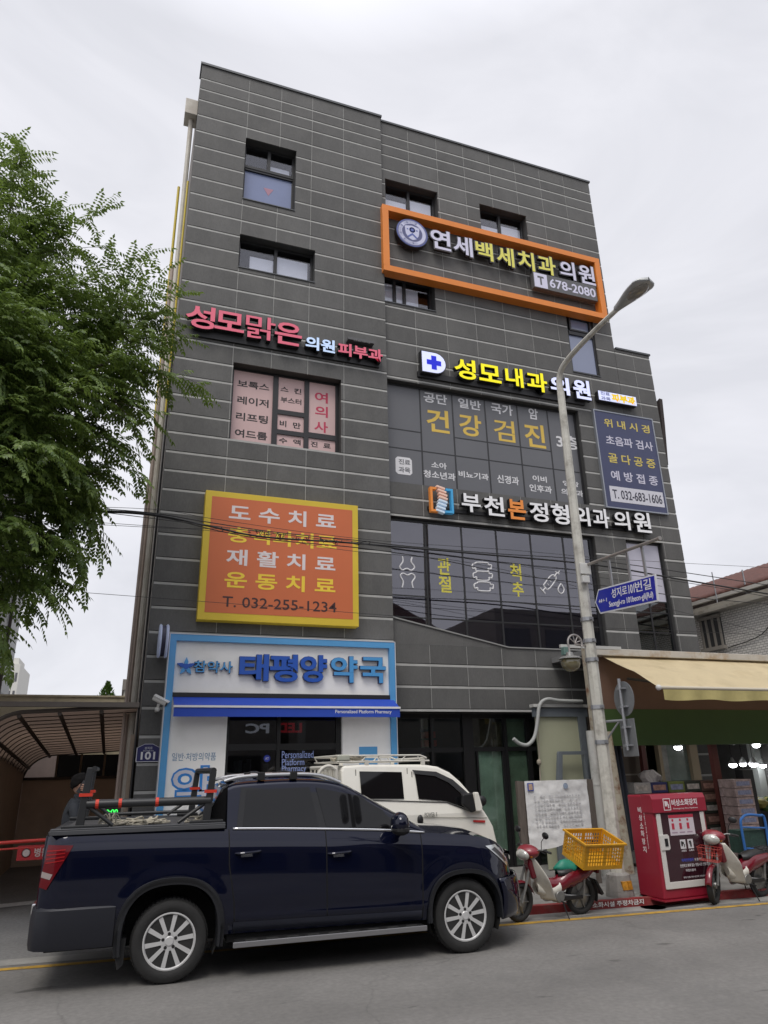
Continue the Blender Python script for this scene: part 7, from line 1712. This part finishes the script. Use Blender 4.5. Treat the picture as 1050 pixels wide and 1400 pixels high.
for (x, y, Y, r_) in BL:
    c = P3(x, y, Y); n_ = int(14.5*(r_/.6)**2)+4
    for k in range(n_):
        v = Vector((random.gauss(0,1),random.gauss(0,1),random.gauss(0,1))).normalized(); s0 = c+v*r_*random.uniform(.15,.75)*Vector((1,1,.9)).length/1.68
        d = (v+Vector((.25,0,.15))); spray(s0, d, random.uniform(.30,.55)*min(1.2,.6+r_*.6), .9)
for (a, b) in TIPS:
    Y = 10.2+random.uniform(-.5,.4); p = P3(*a, Y); q = P3(*b, Y+random.uniform(-.15,.15)); d = q-p
    k = max(1, int(d.length/.8)); spray(p, d+Vector((0,0,.12*d.length)), d.length*1.02, .62)
crown = lv.build('crown', LEAF, tr)
limbs = MB(); base = TR
TOPS = [(x, y, Y, r_) for (x, y, Y, r_) in BL if r_ > .4]
forks = [Vector((-3.1,10.2,3.2)), Vector((-2.7,10.3,5.0)), Vector((-2.5,10.1,7.0))]
limbs.tube(smoothpath([TR, Vector((-3.25,10.2,1.5)), forks[0], forks[1], forks[2], P3(-20,300,10.3)],5), [.19-.16*i/25 for i in range(26)], 9)
for (x, y, Y, r_) in TOPS:
    c = P3(x, y, Y); f = min(forks, key=lambda q: (q-c).length+max(0, q.z-c.z+.3)*2); md = f.lerp(c,.5)+Vector((0,0,.18))
    limbs.tube(smoothpath([f, md, c],5), [.055-.045*i/10 for i in range(11)], 6)
limbs.build('trunk', BARK, tr, smooth=True); tw.build('twigs', BARK, tr)
# cypress tip beyond the cream wall
c = at(145,958,40); ct = thing('cypress_tree', 'small pointed green conifer top beyond the cream wall left of the clinic', 'tree', (c.x,40,0))
mb = MB(); mb.tube([(c.x,40,0),(c.x,40,6.1)], .06, 6); mb.build('trunk', BARK, ct)
mb = MB(); random.seed(8)
for i in range(900):
    h_ = random.random(); r_ = .85*(1-h_)**.8*random.uniform(.3,1.1); a = random.uniform(0,6.283); p = Vector((c.x+r_*math.cos(a),40+r_*math.sin(a),4.3+h_*2.05)); d = Vector((math.cos(a)*.6,math.sin(a)*.6,1)).normalized()*.17; s_ = d.cross(Vector((random.uniform(-1,1),random.uniform(-1,1),random.uniform(-1,1)))).normalized()*.05
    mb.add([p-s_,p+d,p+s_],[(0,1,2)])
mb.build('crown', leafmat('cypress_leaf', (.06,.12,.025), (.08,.14,.02)), ct)
# opposite side of the street (behind the camera; shows in the glass and the car paint)
OPW = mat('opposite_wall', (.13,.12,.11), .8, var=.15, vs=1); OPG = mat('opposite_glass', (.02,.022,.025), .1)
def opp(lab, x0, x1, y, hgt, roof=0):
    t_ = thing('shop_house', lab, 'building', ((x0+x1)/2, y-4, 0)); mb = MB(); mb.box(x0,x1,y-9,y,0,hgt); mb.build('wall', OPW, t_)
    if roof: mb = MB(); mb.prism([(x0-.3,hgt+.01),(x1+.3,hgt+.01),((x0+x1)/2,hgt+roof)], y-9.2, y+.2); mb.build('roof', mat('opposite_roof', (.10,.06,.05), .8), t_)
    n_ = int((x1-x0)/2.2)
    for fl in range(int(hgt/3)):
        for i in range(n_):
            xa = x0+.5+i*(x1-x0-.6)/n_; mb = MB(); mb.box(xa,xa+1.5,y-.01,y+.03,.4 if fl == 0 else fl*3+1,fl*3+2.5); mb.build('window', OPG, t_)
opp('two storey pale shop house across the street with a flat roof', -16, -5.5, -5.5, 6.6)
opp('low grey shop house across the street behind the camera', -5, 6.5, -6.5, 5.2)
opp('gabled house across the street seen in the mirror tinted window', 7, 17, -7, 7.2, 2.6)
opp('three storey block across the street at the far right', 17.5, 30, -6, 9.5)
up = thing('utility_pole', 'concrete utility pole with cross arms and transformers across the street, seen in the tinted window', 'utility pole', (6.9,-4.2,0))
mb = MB(); mb.tube([(6.9,-4.2,0),(6.9,-4.2,13)], [.17,.11], 10); mb.build('pole', mat('pole_concrete', (.2,.2,.19), .85), up)
mb = MB(); mb.box(5.9,7.9,-4.26,-4.14,11.6,11.7); mb.box(6.2,7.6,-4.26,-4.14,10.6,10.7); mb.build('cross_arm', STEEL, up)
for x_ in (6.45,7.35): mb = MB(); mb.lathe([(0,0),(.22,0),(.24,.1),(.24,.75),(.1,.8),(0,.8)], (x_,-4.35,9.3), (0,0,1), 16); mb.build('transformer', mat('transformer_grey', (.25,.26,.26), .5), up)
mb = MB()
for dx_, z_ in ((-.9,11.75),(0,11.75),(.9,11.75),(-.5,10.75),(.5,10.75)): mb.tube(smoothpath([(-20,-4.6+dx_*.2,z_+.6),(-8,-4.3+dx_*.2,z_-.3),(6.9+dx_,-4.2,z_),(22,-4.3,z_-.4),(34,-4.6,z_+.5)],5), .015, 5)
mb.build('service_line', WB, up)
